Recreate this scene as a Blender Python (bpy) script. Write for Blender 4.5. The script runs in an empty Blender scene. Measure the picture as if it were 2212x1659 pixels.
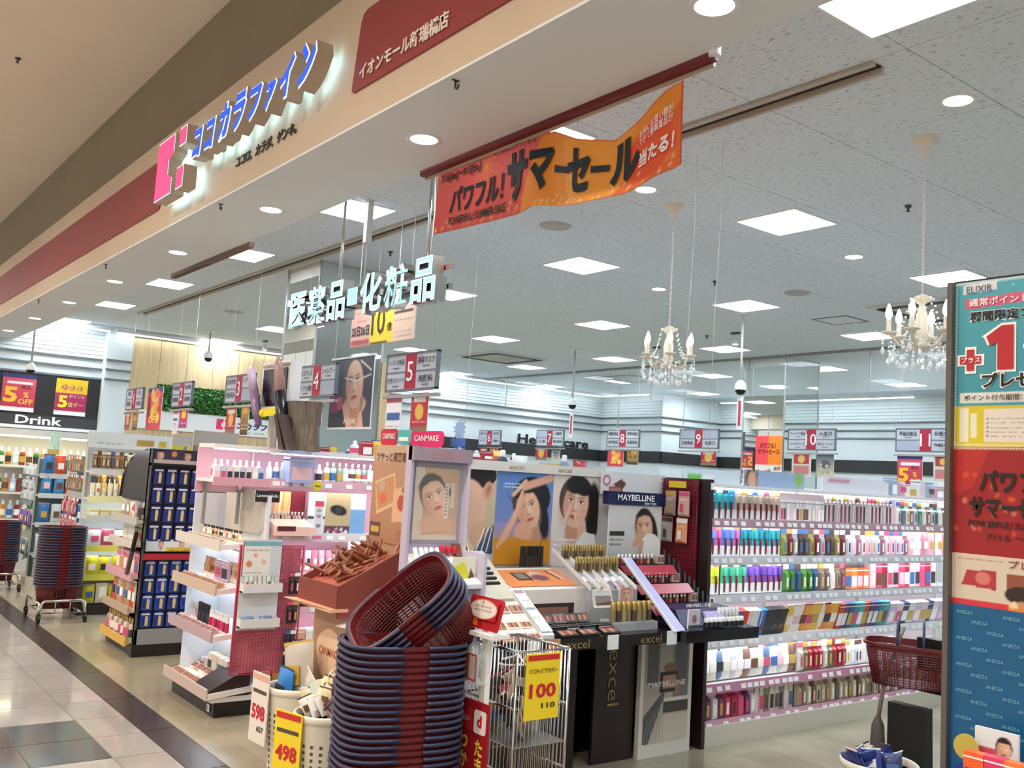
import bpy, math, random
import numpy as np
from mathutils import Matrix, Vector
S = bpy.context.scene
COL = S.collection
random.seed(11)
PI = math.pi
# ------------------------------------------------------------------ camera
cd = bpy.data.cameras.new('camera'); cam = bpy.data.objects.new('camera', cd); COL.objects.link(cam)
PAN, PITCH, ROLL = 0.920577, 0.098389, 0.05998
fw = Vector((-math.sin(PAN)*math.cos(PITCH), math.cos(PAN)*math.cos(PITCH), math.sin(PITCH)))
rt = Vector((math.cos(PAN), math.sin(PAN), 0)); up = rt.cross(fw)
r2 = math.cos(ROLL)*rt + math.sin(ROLL)*up; u2 = -math.sin(ROLL)*rt + math.cos(ROLL)*up
cam.matrix_world = Matrix(((r2.x, u2.x, -fw.x, 0), (r2.y, u2.y, -fw.y, 0), (r2.z, u2.z, -fw.z, 1.5), (0, 0, 0, 1)))
cd.sensor_width = 36; cd.lens = 2046.68*36/2212; cd.clip_start = .05; cd.clip_end = 200
S.camera = cam
# ------------------------------------------------------------------ world, exposure
w = bpy.data.worlds.new('world'); S.world = w; w.use_nodes = True
w.node_tree.nodes['Background'].inputs[0].default_value = (1, .95, .89, 1)
w.node_tree.nodes['Background'].inputs[1].default_value = .8
vs = S.view_settings
vs.view_transform = 'Standard'; vs.look = 'None'; vs.gamma = 1; vs.exposure = 0.22; vs.use_curve_mapping = False
S.cycles.max_bounces = 6; S.cycles.diffuse_bounces = 4; S.cycles.glossy_bounces = 3; S.cycles.transmission_bounces = 3; S.cycles.transparent_max_bounces = 8
S.cycles.caustics_reflective = False; S.cycles.caustics_refractive = False; S.cycles.adaptive_threshold = .03
LIGHT_PANEL = 28.0      # ceiling panels of the shop
SPOT_SOFFIT = 40.0      # warm downlights in the soffit (W)
MALL_FILL = 190.0       # added unseen fill lamps on the mall ceiling (W)
# ------------------------------------------------------------------ helpers
def lin(c):
    if isinstance(c, str):
        c = c.lstrip('#'); c = [int(c[i:i+2], 16)/255 for i in (0, 2, 4)]
        return tuple(((x+.055)/1.055)**2.4 if x > .04045 else x/12.92 for x in c)
    return tuple(c[:3])
MATS = {}
def mat(name, color='#808080', rough=.5, metal=0, emit=0, ecol=None, var=0, scale=20, bump=0, trans=0, alpha=1, spec=None, stretch=None, ior=None):
    if name in MATS: return MATS[name]
    m = bpy.data.materials.new(name); m.use_nodes = True; nt = m.node_tree; b = nt.nodes['Principled BSDF']
    c = lin(color); b.inputs['Base Color'].default_value = (*c, 1)
    b.inputs['Roughness'].default_value = rough; b.inputs['Metallic'].default_value = metal
    if spec is not None: b.inputs['Specular IOR Level'].default_value = spec
    if ior: b.inputs['IOR'].default_value = ior
    if emit:
        b.inputs['Emission Color'].default_value = (*lin(ecol or color), 1); b.inputs['Emission Strength'].default_value = emit
    if trans: b.inputs['Transmission Weight'].default_value = trans
    if alpha < 1: b.inputs['Alpha'].default_value = alpha
    if var or bump:
        tc = nt.nodes.new('ShaderNodeTexCoord'); n = nt.nodes.new('ShaderNodeTexNoise'); n.inputs['Scale'].default_value = scale; n.inputs['Detail'].default_value = 4
        if stretch:
            mp = nt.nodes.new('ShaderNodeMapping'); mp.inputs['Scale'].default_value = stretch
            nt.links.new(tc.outputs['Object'], mp.inputs[0]); nt.links.new(mp.outputs[0], n.inputs['Vector'])
        else: nt.links.new(tc.outputs['Object'], n.inputs['Vector'])
        if var:
            r = nt.nodes.new('ShaderNodeValToRGB'); r.color_ramp.elements[0].position = .3; r.color_ramp.elements[1].position = .7
            r.color_ramp.elements[0].color = (*[max(0, x*(1-var)) for x in c], 1); r.color_ramp.elements[1].color = (*[min(1, x*(1+var)) for x in c], 1)
            nt.links.new(n.outputs['Fac'], r.inputs[0]); nt.links.new(r.outputs[0], b.inputs['Base Color'])
        if bump:
            bp = nt.nodes.new('ShaderNodeBump'); bp.inputs['Strength'].default_value = bump; bp.inputs['Distance'].default_value = .01
            nt.links.new(n.outputs['Fac'], bp.inputs['Height']); nt.links.new(bp.outputs[0], b.inputs['Normal'])
    MATS[name] = m; return m
def flat(c, rough=.55):
    return mat('paint_' + c.lstrip('#') + ('' if rough == .55 else '_%d' % (rough*100)), c, rough)
def node_mat(name, rough, kind):
    m = bpy.data.materials.new(name); m.use_nodes = True; nt = m.node_tree; b = nt.nodes['Principled BSDF']; b.inputs['Roughness'].default_value = rough
    if kind == 'objcol':
        n = nt.nodes.new('ShaderNodeObjectInfo'); nt.links.new(n.outputs['Color'], b.inputs['Base Color'])
    elif kind == 'rand':
        n = nt.nodes.new('ShaderNodeObjectInfo'); r = nt.nodes.new('ShaderNodeValToRGB'); r.color_ramp.interpolation = 'CONSTANT'
        cs = ['#f4f0ee', '#d8557a', '#e9e2d0', '#34363f', '#f1c9d2', '#6f4a3c', '#ffffff', '#c9a64f', '#3f6fae', '#f4efe8']
        el = r.color_ramp.elements
        while len(el) < len(cs): el.new(.5)
        for i, c in enumerate(cs): el[i].position = i/len(cs); el[i].color = (*lin(c), 1)
        nt.links.new(n.outputs['Random'], r.inputs[0]); nt.links.new(r.outputs[0], b.inputs['Base Color'])
    elif kind == 'vcol':
        n = nt.nodes.new('ShaderNodeAttribute'); n.attribute_name = 'Col'; nt.links.new(n.outputs['Color'], b.inputs['Base Color'])
    MATS[name] = m; return m
GLOSS = node_mat('product_gloss', .3, 'objcol'); SOFTC = node_mat('product_matte', .65, 'objcol')
RANDL = node_mat('product_label', .5, 'rand'); PRINT = node_mat('printed_paper', .5, 'vcol')
def clear_mat(name, tint, amt, rough=.08):
    m = bpy.data.materials.new(name); m.use_nodes = True; nt = m.node_tree; b = nt.nodes['Principled BSDF']
    b.inputs['Base Color'].default_value = (*lin(tint), 1); b.inputs['Roughness'].default_value = rough; b.inputs['Alpha'].default_value = amt
    MATS[name] = m; return m
ACRYL = clear_mat('clear_acrylic', '#f4f6f8', .28); GLASSM = clear_mat('glass_pane', '#dfe9ea', .16, .03); FILM = clear_mat('clear_film', '#ffffff', .05, .1)
WHITE = mat('white_plastic', '#ebebea', .4); BLACK = mat('black_plastic', '#0d0c0d', .4); CHROME = mat('chrome', '#c9c9c9', .18, 1)
STEEL = mat('brushed_steel', '#b4b3b0', .35, .9); GREYM = mat('grey_plastic', '#8d8f92', .5)
LED = mat('led_white', '#ffffff', .5, emit=9, ecol='#f0fbff')

class MB:
    """collects shapes; build() links them as ONE mesh object"""
    def __init__(s): s.v = []; s.f = []; s.m = []; s.s = []
    def add(s, vs, fs, m=0, smooth=False, M=None):
        o = len(s.v)
        if M is not None: vs = [tuple(M @ Vector(p)) for p in vs]
        s.v += vs; s.f += [tuple(i+o for i in f) for f in fs]; s.m += [m]*len(fs); s.s += [smooth]*len(fs); return s
    def box(s, x0, x1, y0, y1, z0, z1, m=0, M=None):
        return s.add([(x0, y0, z0), (x1, y0, z0), (x1, y1, z0), (x0, y1, z0), (x0, y0, z1), (x1, y0, z1), (x1, y1, z1), (x0, y1, z1)],
                     [(0, 3, 2, 1), (4, 5, 6, 7), (0, 1, 5, 4), (1, 2, 6, 5), (2, 3, 7, 6), (3, 0, 4, 7)], m, False, M)
    def hexa(s, b, t, m=0, M=None):   # bottom quad, top quad (ccw from above)
        return s.add(list(b)+list(t), [(0, 3, 2, 1), (4, 5, 6, 7), (0, 1, 5, 4), (1, 2, 6, 5), (2, 3, 7, 6), (3, 0, 4, 7)], m, False, M)
    def lathe(s, prof, n=12, m=0, c=(0, 0, 0), M=None, smooth=True, sx=1, sy=1):
        vs = []; fs = []
        for r, z in prof:
            for k in range(n):
                a = 2*PI*k/n; vs.append((c[0]+r*sx*math.cos(a), c[1]+r*sy*math.sin(a), c[2]+z))
        for i in range(len(prof)-1):
            for k in range(n):
                fs.append((i*n+k, i*n+(k+1) % n, (i+1)*n+(k+1) % n, (i+1)*n+k))
        s.add(vs, fs, m, smooth, M)
        if prof[0][0] > 1e-5: s.add(vs[:n], [tuple(range(n-1, -1, -1))], m, False, M)
        if prof[-1][0] > 1e-5: s.add(vs[-n:], [tuple(range(n))], m, False, M)
        return s
    def tube(s, pts, r, n=6, m=0, M=None, closed=False):
        P = [Vector(p) for p in pts]; vs = []; N = len(P); u = None
        for i, p in enumerate(P):
            if closed: t = P[(i+1) % N]-P[i-1]
            else: t = P[min(i+1, N-1)]-P[max(i-1, 0)]
            t = t.normalized() if t.length > 1e-9 else Vector((0, 0, 1))
            if u is None:
                a = Vector((0, 0, 1)) if abs(t.z) < .9 else Vector((1, 0, 0)); u = t.cross(a).normalized()
            else:
                u = u - t*u.dot(t); u = u.normalized() if u.length > 1e-6 else t.orthogonal().normalized()
            q = t.cross(u); rr = r[i] if isinstance(r, (list, tuple)) else r
            for k in range(n):
                a = 2*PI*k/n; vs.append(tuple(p+u*(rr*math.cos(a))+q*(rr*math.sin(a))))
        fs = []
        for i in range(N if closed else N-1):
            j = (i+1) % N
            for k in range(n): fs.append((i*n+k, i*n+(k+1) % n, j*n+(k+1) % n, j*n+k))
        if not closed: fs += [tuple(range(n-1, -1, -1)), tuple(range((N-1)*n, N*n))]
        return s.add(vs, fs, m, True, M)
    def prism(s, poly, y0, y1, m=0, M=None, m2=None):   # polygon in xz (ccw seen from the front, -y), extruded along y
        n = len(poly)
        vs = [(x, y0, z) for x, z in poly]+[(x, y1, z) for x, z in poly]
        s.add(vs, [tuple(range(n)), tuple(range(2*n-1, n-1, -1))], m, False, M)
        return s.add(vs, [(i, i+n, (i+1) % n+n, (i+1) % n) for i in range(n)], m if m2 is None else m2, False, M)
    def sphere(s, c, r, m=0, n=10, k=6, sz=1, M=None):
        return s.lathe([(max(1e-6, r*math.sin(PI*i/k)), -r*sz*math.cos(PI*i/k)) for i in range(k+1)], n, m, c, M)
    def mesh(s, name, mats):
        me = bpy.data.meshes.new(name); me.from_pydata(s.v, [], s.f)
        for x in (mats if isinstance(mats, (list, tuple)) else [mats]): me.materials.append(x)
        me.polygons.foreach_set('material_index', s.m); me.polygons.foreach_set('use_smooth', s.s); me.update(); return me
    def build(s, name, mats, parent=None, loc=(0, 0, 0), rz=0, color=None):
        return link(name, s.mesh(name, mats), parent, loc, rz, color)
def link(name, me, parent=None, loc=(0, 0, 0), rz=0, color=None, rot=None):
    o = bpy.data.objects.new(name, me); COL.objects.link(o)
    if parent is not None: o.parent = parent
    o.location = loc; o.rotation_euler = rot if rot else (0, 0, rz)
    if color is not None: o.color = (*lin(color), 1)
    return o
def tag(o, label=None, cat=None, group=None, kind=None):
    if label: o['label'] = label
    if cat: o['category'] = cat
    if group: o['group'] = group
    if kind: o['kind'] = kind
    return o
def thing(name, label, cat, loc=(0, 0, 0), rz=0, group=None, rot=None):
    o = link(name, None, None, loc, rz, None, rot); o.empty_display_size = .05; return tag(o, label, cat, group)
def struct(name, mb, m, loc=(0, 0, 0), rz=0, label=None):
    o = mb.build(name, m, None, loc, rz); return tag(o, label, None, None, 'structure')
def bx(*a): return MB().box(*a)
def rrect(x0, x1, z0, z1, r, n=5, corners=(1, 1, 1, 1)):
    pts = []
    for (cx, cz, a0, on) in ((x0+r, z0+r, PI, corners[0]), (x1-r, z0+r, 1.5*PI, corners[1]), (x1-r, z1-r, 0, corners[2]), (x0+r, z1-r, .5*PI, corners[3])):
        if on: pts += [(cx+r*math.cos(a0+PI/2*k/n), cz+r*math.sin(a0+PI/2*k/n)) for k in range(n+1)]
        else: pts.append((x0 if cx < (x0+x1)/2 else x1, z0 if cz < (z0+z1)/2 else z1))
    return pts
R90 = PI/2
class Frame:   # local x along the face, local y into the fixture, z up; local -y looks at the shopper
    def __init__(s, x, y, rz, z=0): s.x, s.y, s.rz, s.z = x, y, rz, z; s.c, s.s = math.cos(rz), math.sin(rz)
    def p(s, u, v, z=0): return (s.x+u*s.c-v*s.s, s.y+u*s.s+v*s.c, s.z+z)
# ---- lettering: gathered here, converted to meshes in one go at the end
TXT = []
def text(parent, body, m, loc, w=None, h=None, size=None, ext=0, off=0, shear=0, name='lettering', rz=0, tilt=0, res=2, space=1, rot=None, fn=None):
    c = bpy.data.curves.new(name, 'FONT'); c.body = body; c.size = 1; c.resolution_u = res; c.offset = off; c.shear = shear
    c.align_x = 'CENTER'; c.space_line = .95; c.space_character = space
    o = bpy.data.objects.new(name, c); COL.objects.link(o)
    TXT.append((o, parent, m, loc, w, h, size, ext, rz, tilt, rot, fn)); return o
def finish_text():
    bpy.context.view_layer.update(); dg = bpy.context.evaluated_depsgraph_get()
    for (o, parent, m, loc, w, h, size, ext, rz, tilt, rot, fn) in TXT:
        me = bpy.data.meshes.new_from_object(o.evaluated_get(dg)); n = len(me.vertices); nm = o.name.split('.')[0]
        co = np.zeros(n*3); me.vertices.foreach_get('co', co); co = co.reshape(-1, 3)
        lo, hi = co.min(0), co.max(0); sz = np.maximum(hi-lo, 1e-6); mid = (lo+hi)/2
        if w and h: sx, sy = w/sz[0], h/sz[1]
        elif w: sx = sy = w/sz[0]
        elif h: sx = sy = h/sz[1]
        else: sx = sy = size
        q = np.zeros_like(co); q[:, 0] = (co[:, 0]-mid[0])*sx; q[:, 2] = (co[:, 1]-mid[1])*sy
        if fn is not None:
            a, b_, c_ = fn(q[:, 0]+loc[0], q[:, 1], q[:, 2]+loc[2]); q = np.stack([a, b_+loc[1], c_], -1); loc = (0, 0, 0)
        fs = [tuple(p.vertices) for p in me.polygons]; bpy.data.meshes.remove(me)
        me = bpy.data.meshes.new(nm)
        if ext:
            nf = len(q); v = np.concatenate([q, q+np.array([0, ext, 0])]); edges = {}
            for f in fs:
                for i in range(len(f)):
                    e = (f[i], f[(i+1) % len(f)]); edges[e] = edges.get(e, 0)+1
            side = [(b, a, a+nf, b+nf) for (a, b) in edges if (b, a) not in edges]
            ms = m if isinstance(m, (list, tuple)) else [m]
            me.from_pydata(v.tolist(), [], fs+[tuple(i+nf for i in reversed(f)) for f in fs]+side)
            for x in ms: me.materials.append(x)
            if len(ms) > 1:
                me.polygons.foreach_set('material_index', [0]*len(fs)+[min(2, len(ms)-1)]*len(fs)+[1]*len(side))
        else:
            me.from_pydata(q.tolist(), [], fs); me.materials.append(m)
        me.update()
        bpy.data.objects.remove(o)
        link(nm, me, parent, loc, rz, None, rot or (tilt, 0, rz))
# ---- flat print: a fine grid with painted vertex colours
class Art:
    def __init__(s, w, h, n=40, bg='#ffffff'):
        s.w, s.h = w, h; s.nx = n; s.ny = max(2, int(n*h/w)); s.a = np.zeros((s.ny+1, s.nx+1, 3)); s.a[:] = lin(bg)
        s.U, s.V = np.meshgrid(np.linspace(0, 1, s.nx+1), np.linspace(0, h/w, s.ny+1)); s.k = h/w; s.px = 1/s.nx
    def put(s, mask, c, al=1): mask = np.clip(mask, 0, 1)[..., None]*al; s.a = s.a*(1-mask)+np.array(lin(c))*mask; return s
    def sd(s, d, soft): return .5-d/(soft or s.px*.8)
    def rect(s, x0, z0, x1, z1, c, al=1):   # 0..1 both ways
        z0 *= s.k; z1 *= s.k; return s.put((s.U >= x0)*(s.U <= x1)*(s.V >= z0)*(s.V <= z1)*1., c, al)
    def grad(s, x0, z0, x1, z1, c0, c1):
        z0 *= s.k; z1 *= s.k; m = ((s.U >= x0)*(s.U <= x1)*(s.V >= z0)*(s.V <= z1)*1.)[..., None]; t = np.clip((s.V-z0)/(z1-z0), 0, 1)[..., None]
        g = np.array(lin(c0))*(1-t)+np.array(lin(c1))*t; s.a = s.a*(1-m)+g*m; return s
    def ell(s, cx, cz, rx, rz, c, rot=0, soft=0, al=1):   # radii in widths
        x = s.U-cx; z = s.V-cz*s.k; ca, sa = math.cos(rot), math.sin(rot); p = x*ca+z*sa; q = -x*sa+z*ca
        d = (np.sqrt((p/rx)**2+(q/rz)**2)-1)*min(rx, rz); return s.put(s.sd(d, soft), c, al)
    def line(s, x0, z0, x1, z1, wd, c, soft=0, al=1):
        z0 *= s.k; z1 *= s.k; dx, dz = x1-x0, z1-z0; t = np.clip(((s.U-x0)*dx+(s.V-z0)*dz)/(dx*dx+dz*dz+1e-9), 0, 1)
        d = np.hypot(s.U-x0-t*dx, s.V-z0-t*dz)-wd/2; return s.put(s.sd(d, soft), c, al)
    def poly(s, pts, c, al=1):
        ins = np.zeros(s.U.shape, bool); n = len(pts)
        for i in range(n):
            x0, z0 = pts[i][0], pts[i][1]*s.k; x1, z1 = pts[(i+1) % n][0], pts[(i+1) % n][1]*s.k
            if z0 == z1: continue
            c1 = ((z0 > s.V) != (z1 > s.V)) & (s.U < (x1-x0)*(s.V-z0)/(z1-z0)+x0); ins ^= c1
        return s.put(ins*1., c, al)
    def blots(s, x0, z0, x1, z1, n, r, cols, seed=1, al=1):
        R = random.Random(seed)
        for _ in range(n): s.ell(R.uniform(x0, x1), R.uniform(z0, z1), R.uniform(.5, 1)*r, R.uniform(.5, 1)*r, R.choice(cols), R.uniform(0, 3), 0, al)
        return s
    def scrawl(s, x0, x1, z, hh, c, n=6, seed=3):   # rows of unreadable small print
        R = random.Random(seed); x = x0
        while x < x1: 
            wd = R.uniform(.5, 1.2)*hh; s.rect(x, z, min(x1, x+wd), z+hh*.8, c, .8); x += wd*1.35
        return s
    def face(s, cx, cz, r, rot=0, skin='#d9a98a', hair='#1d1512', lip='#b4524c', yaw=0, hairshape=True, fringe=.34, side=1.2):
        """a generic portrait: hair, neck, oval face, brows, eyes, nose, lips; r = half face width"""
        ca, sa = math.cos(rot), math.sin(rot)
        def L(a, b): return (cx+(a*ca-b*sa)*r, cz+((a*sa+b*ca)*r)/s.k)
        def E(a, b, rx, rz, c, ro=0, soft=0, al=1): x, z = L(a, b); s.ell(x, z, rx*r, rz*r, c, rot+ro, soft*r, al)
        if hairshape: E(0, .3, side, 1.52, hair, 0, .1)
        E(0, -1.6, .55, .9, '#c08d70', 0, .2); E(0, 0, 1, 1.38, skin, 0, .08)
        E(.35+yaw*.2, -.2, .5, .9, '#f0cbb0', 0, .7, .55); E(-.8+yaw*.2, -.1, .35, 1.0, '#a8745a', 0, .6, .5)
        for sx in (-1, 1):
            E(sx*.42+yaw*.25, .26, .3, .2, '#b98468', 0, .3, .45); E(sx*.42+yaw*.25, .2, .21, .075, '#efe2da', 0, .05); E(sx*.42+yaw*.25, .205, .085, .08, '#20130e', 0, .05); E(sx*.42+yaw*.25, .285, .24, .04, '#2a1812', sx*.06, .05)
            E(sx*.42+yaw*.25, .47, .27, .045, '#3a241a', -sx*-.1, .07, .8); E(sx*.55, -.3, .3, .25, '#d98f7c', 0, .4, .4)
        E(yaw*.35+.05, -.12, .1, .35, '#f3d5bf', 0, .15, .7); E(yaw*.35, -.4, .2, .08, '#a86f58', 0, .12, .7)
        E(yaw*.25, -.95, .6, .3, '#a8745a', 0, .5, .3); E(yaw*.3-.14, -.1, .1, .4, '#b07c62', 0, .22, .45); E(yaw*.25, -.75, .32, .13, lip, 0, .06); E(yaw*.25, -.73, .3, .025, '#7a2f2d', 0, .04)
        if hairshape: E(-.25, 1.5-fringe*.75, .75, fringe, hair, .25, .12); E(.3, 1.5-fringe*.75, .7, fringe, hair, -.3, .12)
        return s
    def build(s, parent, loc=(0, 0, 0), name='print', rz=0, tilt=0, fn=None):
        nx, ny = s.nx, s.ny; X = (s.U-.5)*s.w; Z = s.V*s.w-s.h/2; Y = np.zeros_like(X)
        if fn: X, Y, Z = fn(X, Y, Z)
        v = np.stack([X, Y, Z], -1).reshape(-1, 3); i = np.arange((nx+1)*(ny+1)).reshape(ny+1, nx+1)
        f = np.stack([i[:-1, :-1], i[:-1, 1:], i[1:, 1:], i[1:, :-1]], -1).reshape(-1, 4)
        me = bpy.data.meshes.new(name); me.from_pydata(v.tolist(), [], f.tolist())
        at = me.color_attributes.new('Col', 'FLOAT_COLOR', 'POINT'); at.data.foreach_set('color', np.concatenate([s.a, np.ones(s.a.shape[:2]+(1,))], -1).ravel())
        me.materials.append(PRINT); me.update()
        if fn: me.polygons.foreach_set('use_smooth', [True]*len(me.polygons))
        return link(name, me, parent, loc, rz, None, (tilt, 0, rz))
def board(parent, w, h, t=.006, m=None, loc=(0, 0, 0), name='board', rz=0, tilt=0):
    return link(name, bx(-w/2, w/2, 0, t, -h/2, h/2).mesh(name, m or WHITE), parent, loc, rz, None, (tilt, 0, rz))
# ================================================================== structure
H = 3.2; XL = -13.6; YB = 14.2; XR = 1.6
def floor_mat():
    m = mat('shop_vinyl', '#b0a898', .16, var=.1, scale=.9); nt = m.node_tree; b = nt.nodes['Principled BSDF']
    tc = nt.nodes.new('ShaderNodeTexCoord'); br = nt.nodes.new('ShaderNodeTexBrick'); mp = nt.nodes.new('ShaderNodeMapping')
    br.inputs['Color1'].default_value = (*lin('#a19985'), 1); br.inputs['Color2'].default_value = (*lin('#938b77'), 1); br.inputs['Mortar'].default_value = (*lin('#90866e'), 1)
    br.inputs['Scale'].default_value = 1; br.inputs['Mortar Size'].default_value = .002; br.inputs['Brick Width'].default_value = .9; br.inputs['Row Height'].default_value = .3
    n = nt.nodes.new('ShaderNodeTexNoise'); n.inputs['Scale'].default_value = 3; mx = nt.nodes.new('ShaderNodeMixRGB'); mx.blend_type = 'OVERLAY'; mx.inputs[0].default_value = .25
    nt.links.new(tc.outputs['Object'], mp.inputs[0]); nt.links.new(mp.outputs[0], br.inputs['Vector']); nt.links.new(tc.outputs['Object'], n.inputs['Vector'])
    nt.links.new(br.outputs[0], mx.inputs[1]); nt.links.new(n.outputs['Fac'], mx.inputs[2]); nt.links.new(mx.outputs[0], b.inputs['Base Color'])
    return m
struct('floor', bx(XL-.2, XR+.2, 1.915, YB+.2, -.1, 0), floor_mat())
mf = struct('floor_mall', bx(-18, 8, -9, 1.915, -.1, -.004), mat('tile_grout', '#77706a', .6))
T1 = [mat('tile_light%d' % i, c, .07, var=.05, scale=6) for i, c in enumerate(('#a39e99', '#a8a39e', '#9e9994'))]
TD = mat('tile_slate', '#4d5456', .12, var=.1, scale=8); TB = mat('tile_brown', '#5d5350', .1, var=.08, scale=8); TS = mat('tile_threshold', '#3b332f', .25, var=.12, scale=5)
xs0 = -5.01; tw = .39; tiles = {}
def tile(x0, x1, y0, y1, m):
    w_, d_ = round(x1-x0-.004, 4), round(y1-y0-.004, 4); k = (w_, d_, m.name)
    if k not in tiles:
        b = .0015; q = MB().hexa([(0, 0, -.01), (w_, 0, -.01), (w_, d_, -.01), (0, d_, -.01)], [(b, b, 0), (w_-b, b, 0), (w_-b, d_-b, 0), (b, d_-b, 0)])
        tiles[k] = q.mesh('floor_tile', m)
    link('floor_tile', tiles[k], mf, (x0+.002, y0+.002, 0))
rows = [(1.466, 1.725), (1.091, 1.466), (.716, 1.091), (.341, .716), (-.034, .341)]
for j, (y0, y1) in enumerate(rows):
    for i in range(-22 if j < 2 else -19, 5 if j < 3 else 2):
        x0 = xs0+i*tw; mm = random.choice(T1)
        if j == 1 and i % 8 in (6, 7): mm = TD
        if j == 2 and i % 8 in (6, 7): mm = TB
        tile(x0, x0+tw, y0, y1, mm)
for i in range(-13, 8):
    x0 = xs0+.36+i*.78; tile(x0, x0+.78, 1.725, 1.915, TS)
struct('floor_mall_beyond', bx(-18, 8, -9, -.034, -.01, -.001), mat('tile_far', '#a39e99', .1, var=.06, scale=2))
# ceiling slab with separate mineral-fibre panels near the front
def ceil_mat():
    m = mat('ceiling_fibre', '#dce6ef', .9); nt = m.node_tree; b = nt.nodes['Principled BSDF']
    tc = nt.nodes.new('ShaderNodeTexCoord'); mp = nt.nodes.new('ShaderNodeMapping'); mp.inputs['Scale'].default_value = (30, 75, 30)
    n = nt.nodes.new('ShaderNodeTexNoise'); n.inputs['Scale'].default_value = 1; n.inputs['Detail'].default_value = 2
    r = nt.nodes.new('ShaderNodeValToRGB'); r.color_ramp.elements[0].position = .30; r.color_ramp.elements[0].color = (*lin('#a6a9b0'), 1); r.color_ramp.elements[1].position = .40; r.color_ramp.elements[1].color = (*lin('#dde8f2'), 1)
    bp = nt.nodes.new('ShaderNodeBump'); bp.inputs['Strength'].default_value = .5; bp.inputs['Distance'].default_value = .004
    nt.links.new(tc.outputs['Object'], mp.inputs[0]); nt.links.new(mp.outputs[0], n.inputs['Vector']); nt.links.new(n.outputs['Fac'], r.inputs[0]); nt.links.new(r.outputs[0], b.inputs['Base Color'])
    nt.links.new(r.outputs[0], bp.inputs['Height']); nt.links.new(bp.outputs[0], b.inputs['Normal'])
    return m
CM = ceil_mat()
ce = struct('ceiling', bx(XL-.2, XR+.2, 2.225, YB+.2, H+.012, H+.1), mat('ceiling_joint', '#8b8984', .9))
pm = bx(0, .721, 0, .721, 0, .012).mesh('ceiling_panel', CM)
y_cut = 2.225
for i in range(0, 17):
    for j in range(0, 9):
        x0 = -1.875+.725*(1-i)+.002; y0 = 3.2+.725*(j-1)+.002
        link('ceiling_panel', pm, ce, (x0, y0, H))
MB2 = MB().box(XL, -12.752, 2.23, YB, H, H+.012).box(-12.752, XR, 9.002, YB, H, H+.012).box(-.425, XR, 2.23, 9.002, H, H+.012).box(-12.752, -.425, 2.226, 2.475, H, H+.012)
o = MB2.build('ceiling_far_panels', CM, ce)
# walls: white clapboard upper zone with rails
WALLW = mat('wall_white', '#dfe6e7', .55, var=.02, scale=3); RAIL = mat('rail_grey', '#74797b', .35, .6); BANDK = mat('band_charcoal', '#2c2b2c', .5, var=.1, scale=4)
SLAT = mat('clapboard_white', '#dde6e8', .5)
wl = struct('wall_left', bx(XL-.1, XL, 1.915, YB+.1, 0, H), WALLW)
wb = struct('wall_back', bx(XL-.1, XR+.1, YB, YB+.1, 0, H), WALLW)
wc = struct('wall_corner', bx(XL, -12.0, 12.6, YB, 0, H), WALLW)
struct('wall_right', bx(XR, XR+.1, 1.915, YB+.1, 0, H), WALLW)
struct('wall_pier', bx(XL, -13.42, 3.33, 3.66, 0, H), WALLW)
zs = [2.76+.055*k for k in range(8)]
def slats(par, fx):   # fx(mb, z0, z1) adds a board
    for z in zs:
        if z+.05 < H: fx(z+.004, z+.051).build('clapboard', SLAT, par)
slats(wl, lambda a, b: MB().hexa([(XL, 2.0, a), (XL+.012, 2.0, a), (XL+.012, 3.33, a), (XL, 3.33, a)], [(XL, 2.0, b), (XL+.004, 2.0, b), (XL+.004, 3.33, b), (XL, 3.33, b)]))
slats(wl, lambda a, b: MB().hexa([(XL, 6.3, a), (XL+.012, 6.3, a), (XL+.012, 12.6, a), (XL, 12.6, a)], [(XL, 6.3, b), (XL+.004, 6.3, b), (XL+.004, 12.6, b), (XL, 12.6, b)]))
slats(wc, lambda a, b: MB().hexa([(XL, 12.588, a), (-12, 12.588, a), (-12, 12.6, a), (XL, 12.6, a)], [(XL, 12.596, b), (-12, 12.596, b), (-12, 12.6, b), (XL, 12.6, b)]))
slats(wb, lambda a, b: MB().hexa([(-12, YB-.012, a), (XR, YB-.012, a), (XR, YB, a), (-12, YB, a)], [(-12, YB-.004, b), (XR, YB-.004, b), (XR, YB, b), (-12, YB, b)]))
for k, z in enumerate((2.755, 2.625, 2.495)):
    t = MB().box(XL, XL+.03, 2.0, 3.33, z-.012, z+.012).box(-13.42, -13.39, 3.33, 3.66, z-.012, z+.012).box(XL, XL+.03, 6.3, 12.6, z-.012, z+.012)
    t.box(XL, -12, 12.57, 12.6, z-.012, z+.012).box(-12, -11.97, 12.6, YB, z-.012, z+.012).box(-12, XR, YB-.03, YB, z-.012, z+.012)
    struct('trim_%d' % (k+1), t, RAIL)
struct('trim_4', MB().box(XL, XL+.035, 6.3, 12.6, 1.92, 2.13).box(XL, -12, 12.565, 12.6, 1.92, 2.13).box(-12, -11.965, 12.6, YB, 1.92, 2.13).box(-12, XR, YB-.035, YB, 1.92, 2.13), BANDK)
# wood panelled feature wall on the left
WOOD = mat('oak_veneer', '#d9bd92', .5, var=.13, scale=3, stretch=(3, 9, .7))
wp = struct('wall_wood', bx(XL, -13.45, 3.66, 6.3, 0, 3.12), mat('oak_backing', '#8a6f4c', .7))
for k in range(7):
    y0 = 3.66+k*.377; MB().box(-13.45, -13.42, y0+.003, y0+.374, 0, 3.1).build('wood_panel', WOOD, wp)
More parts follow.
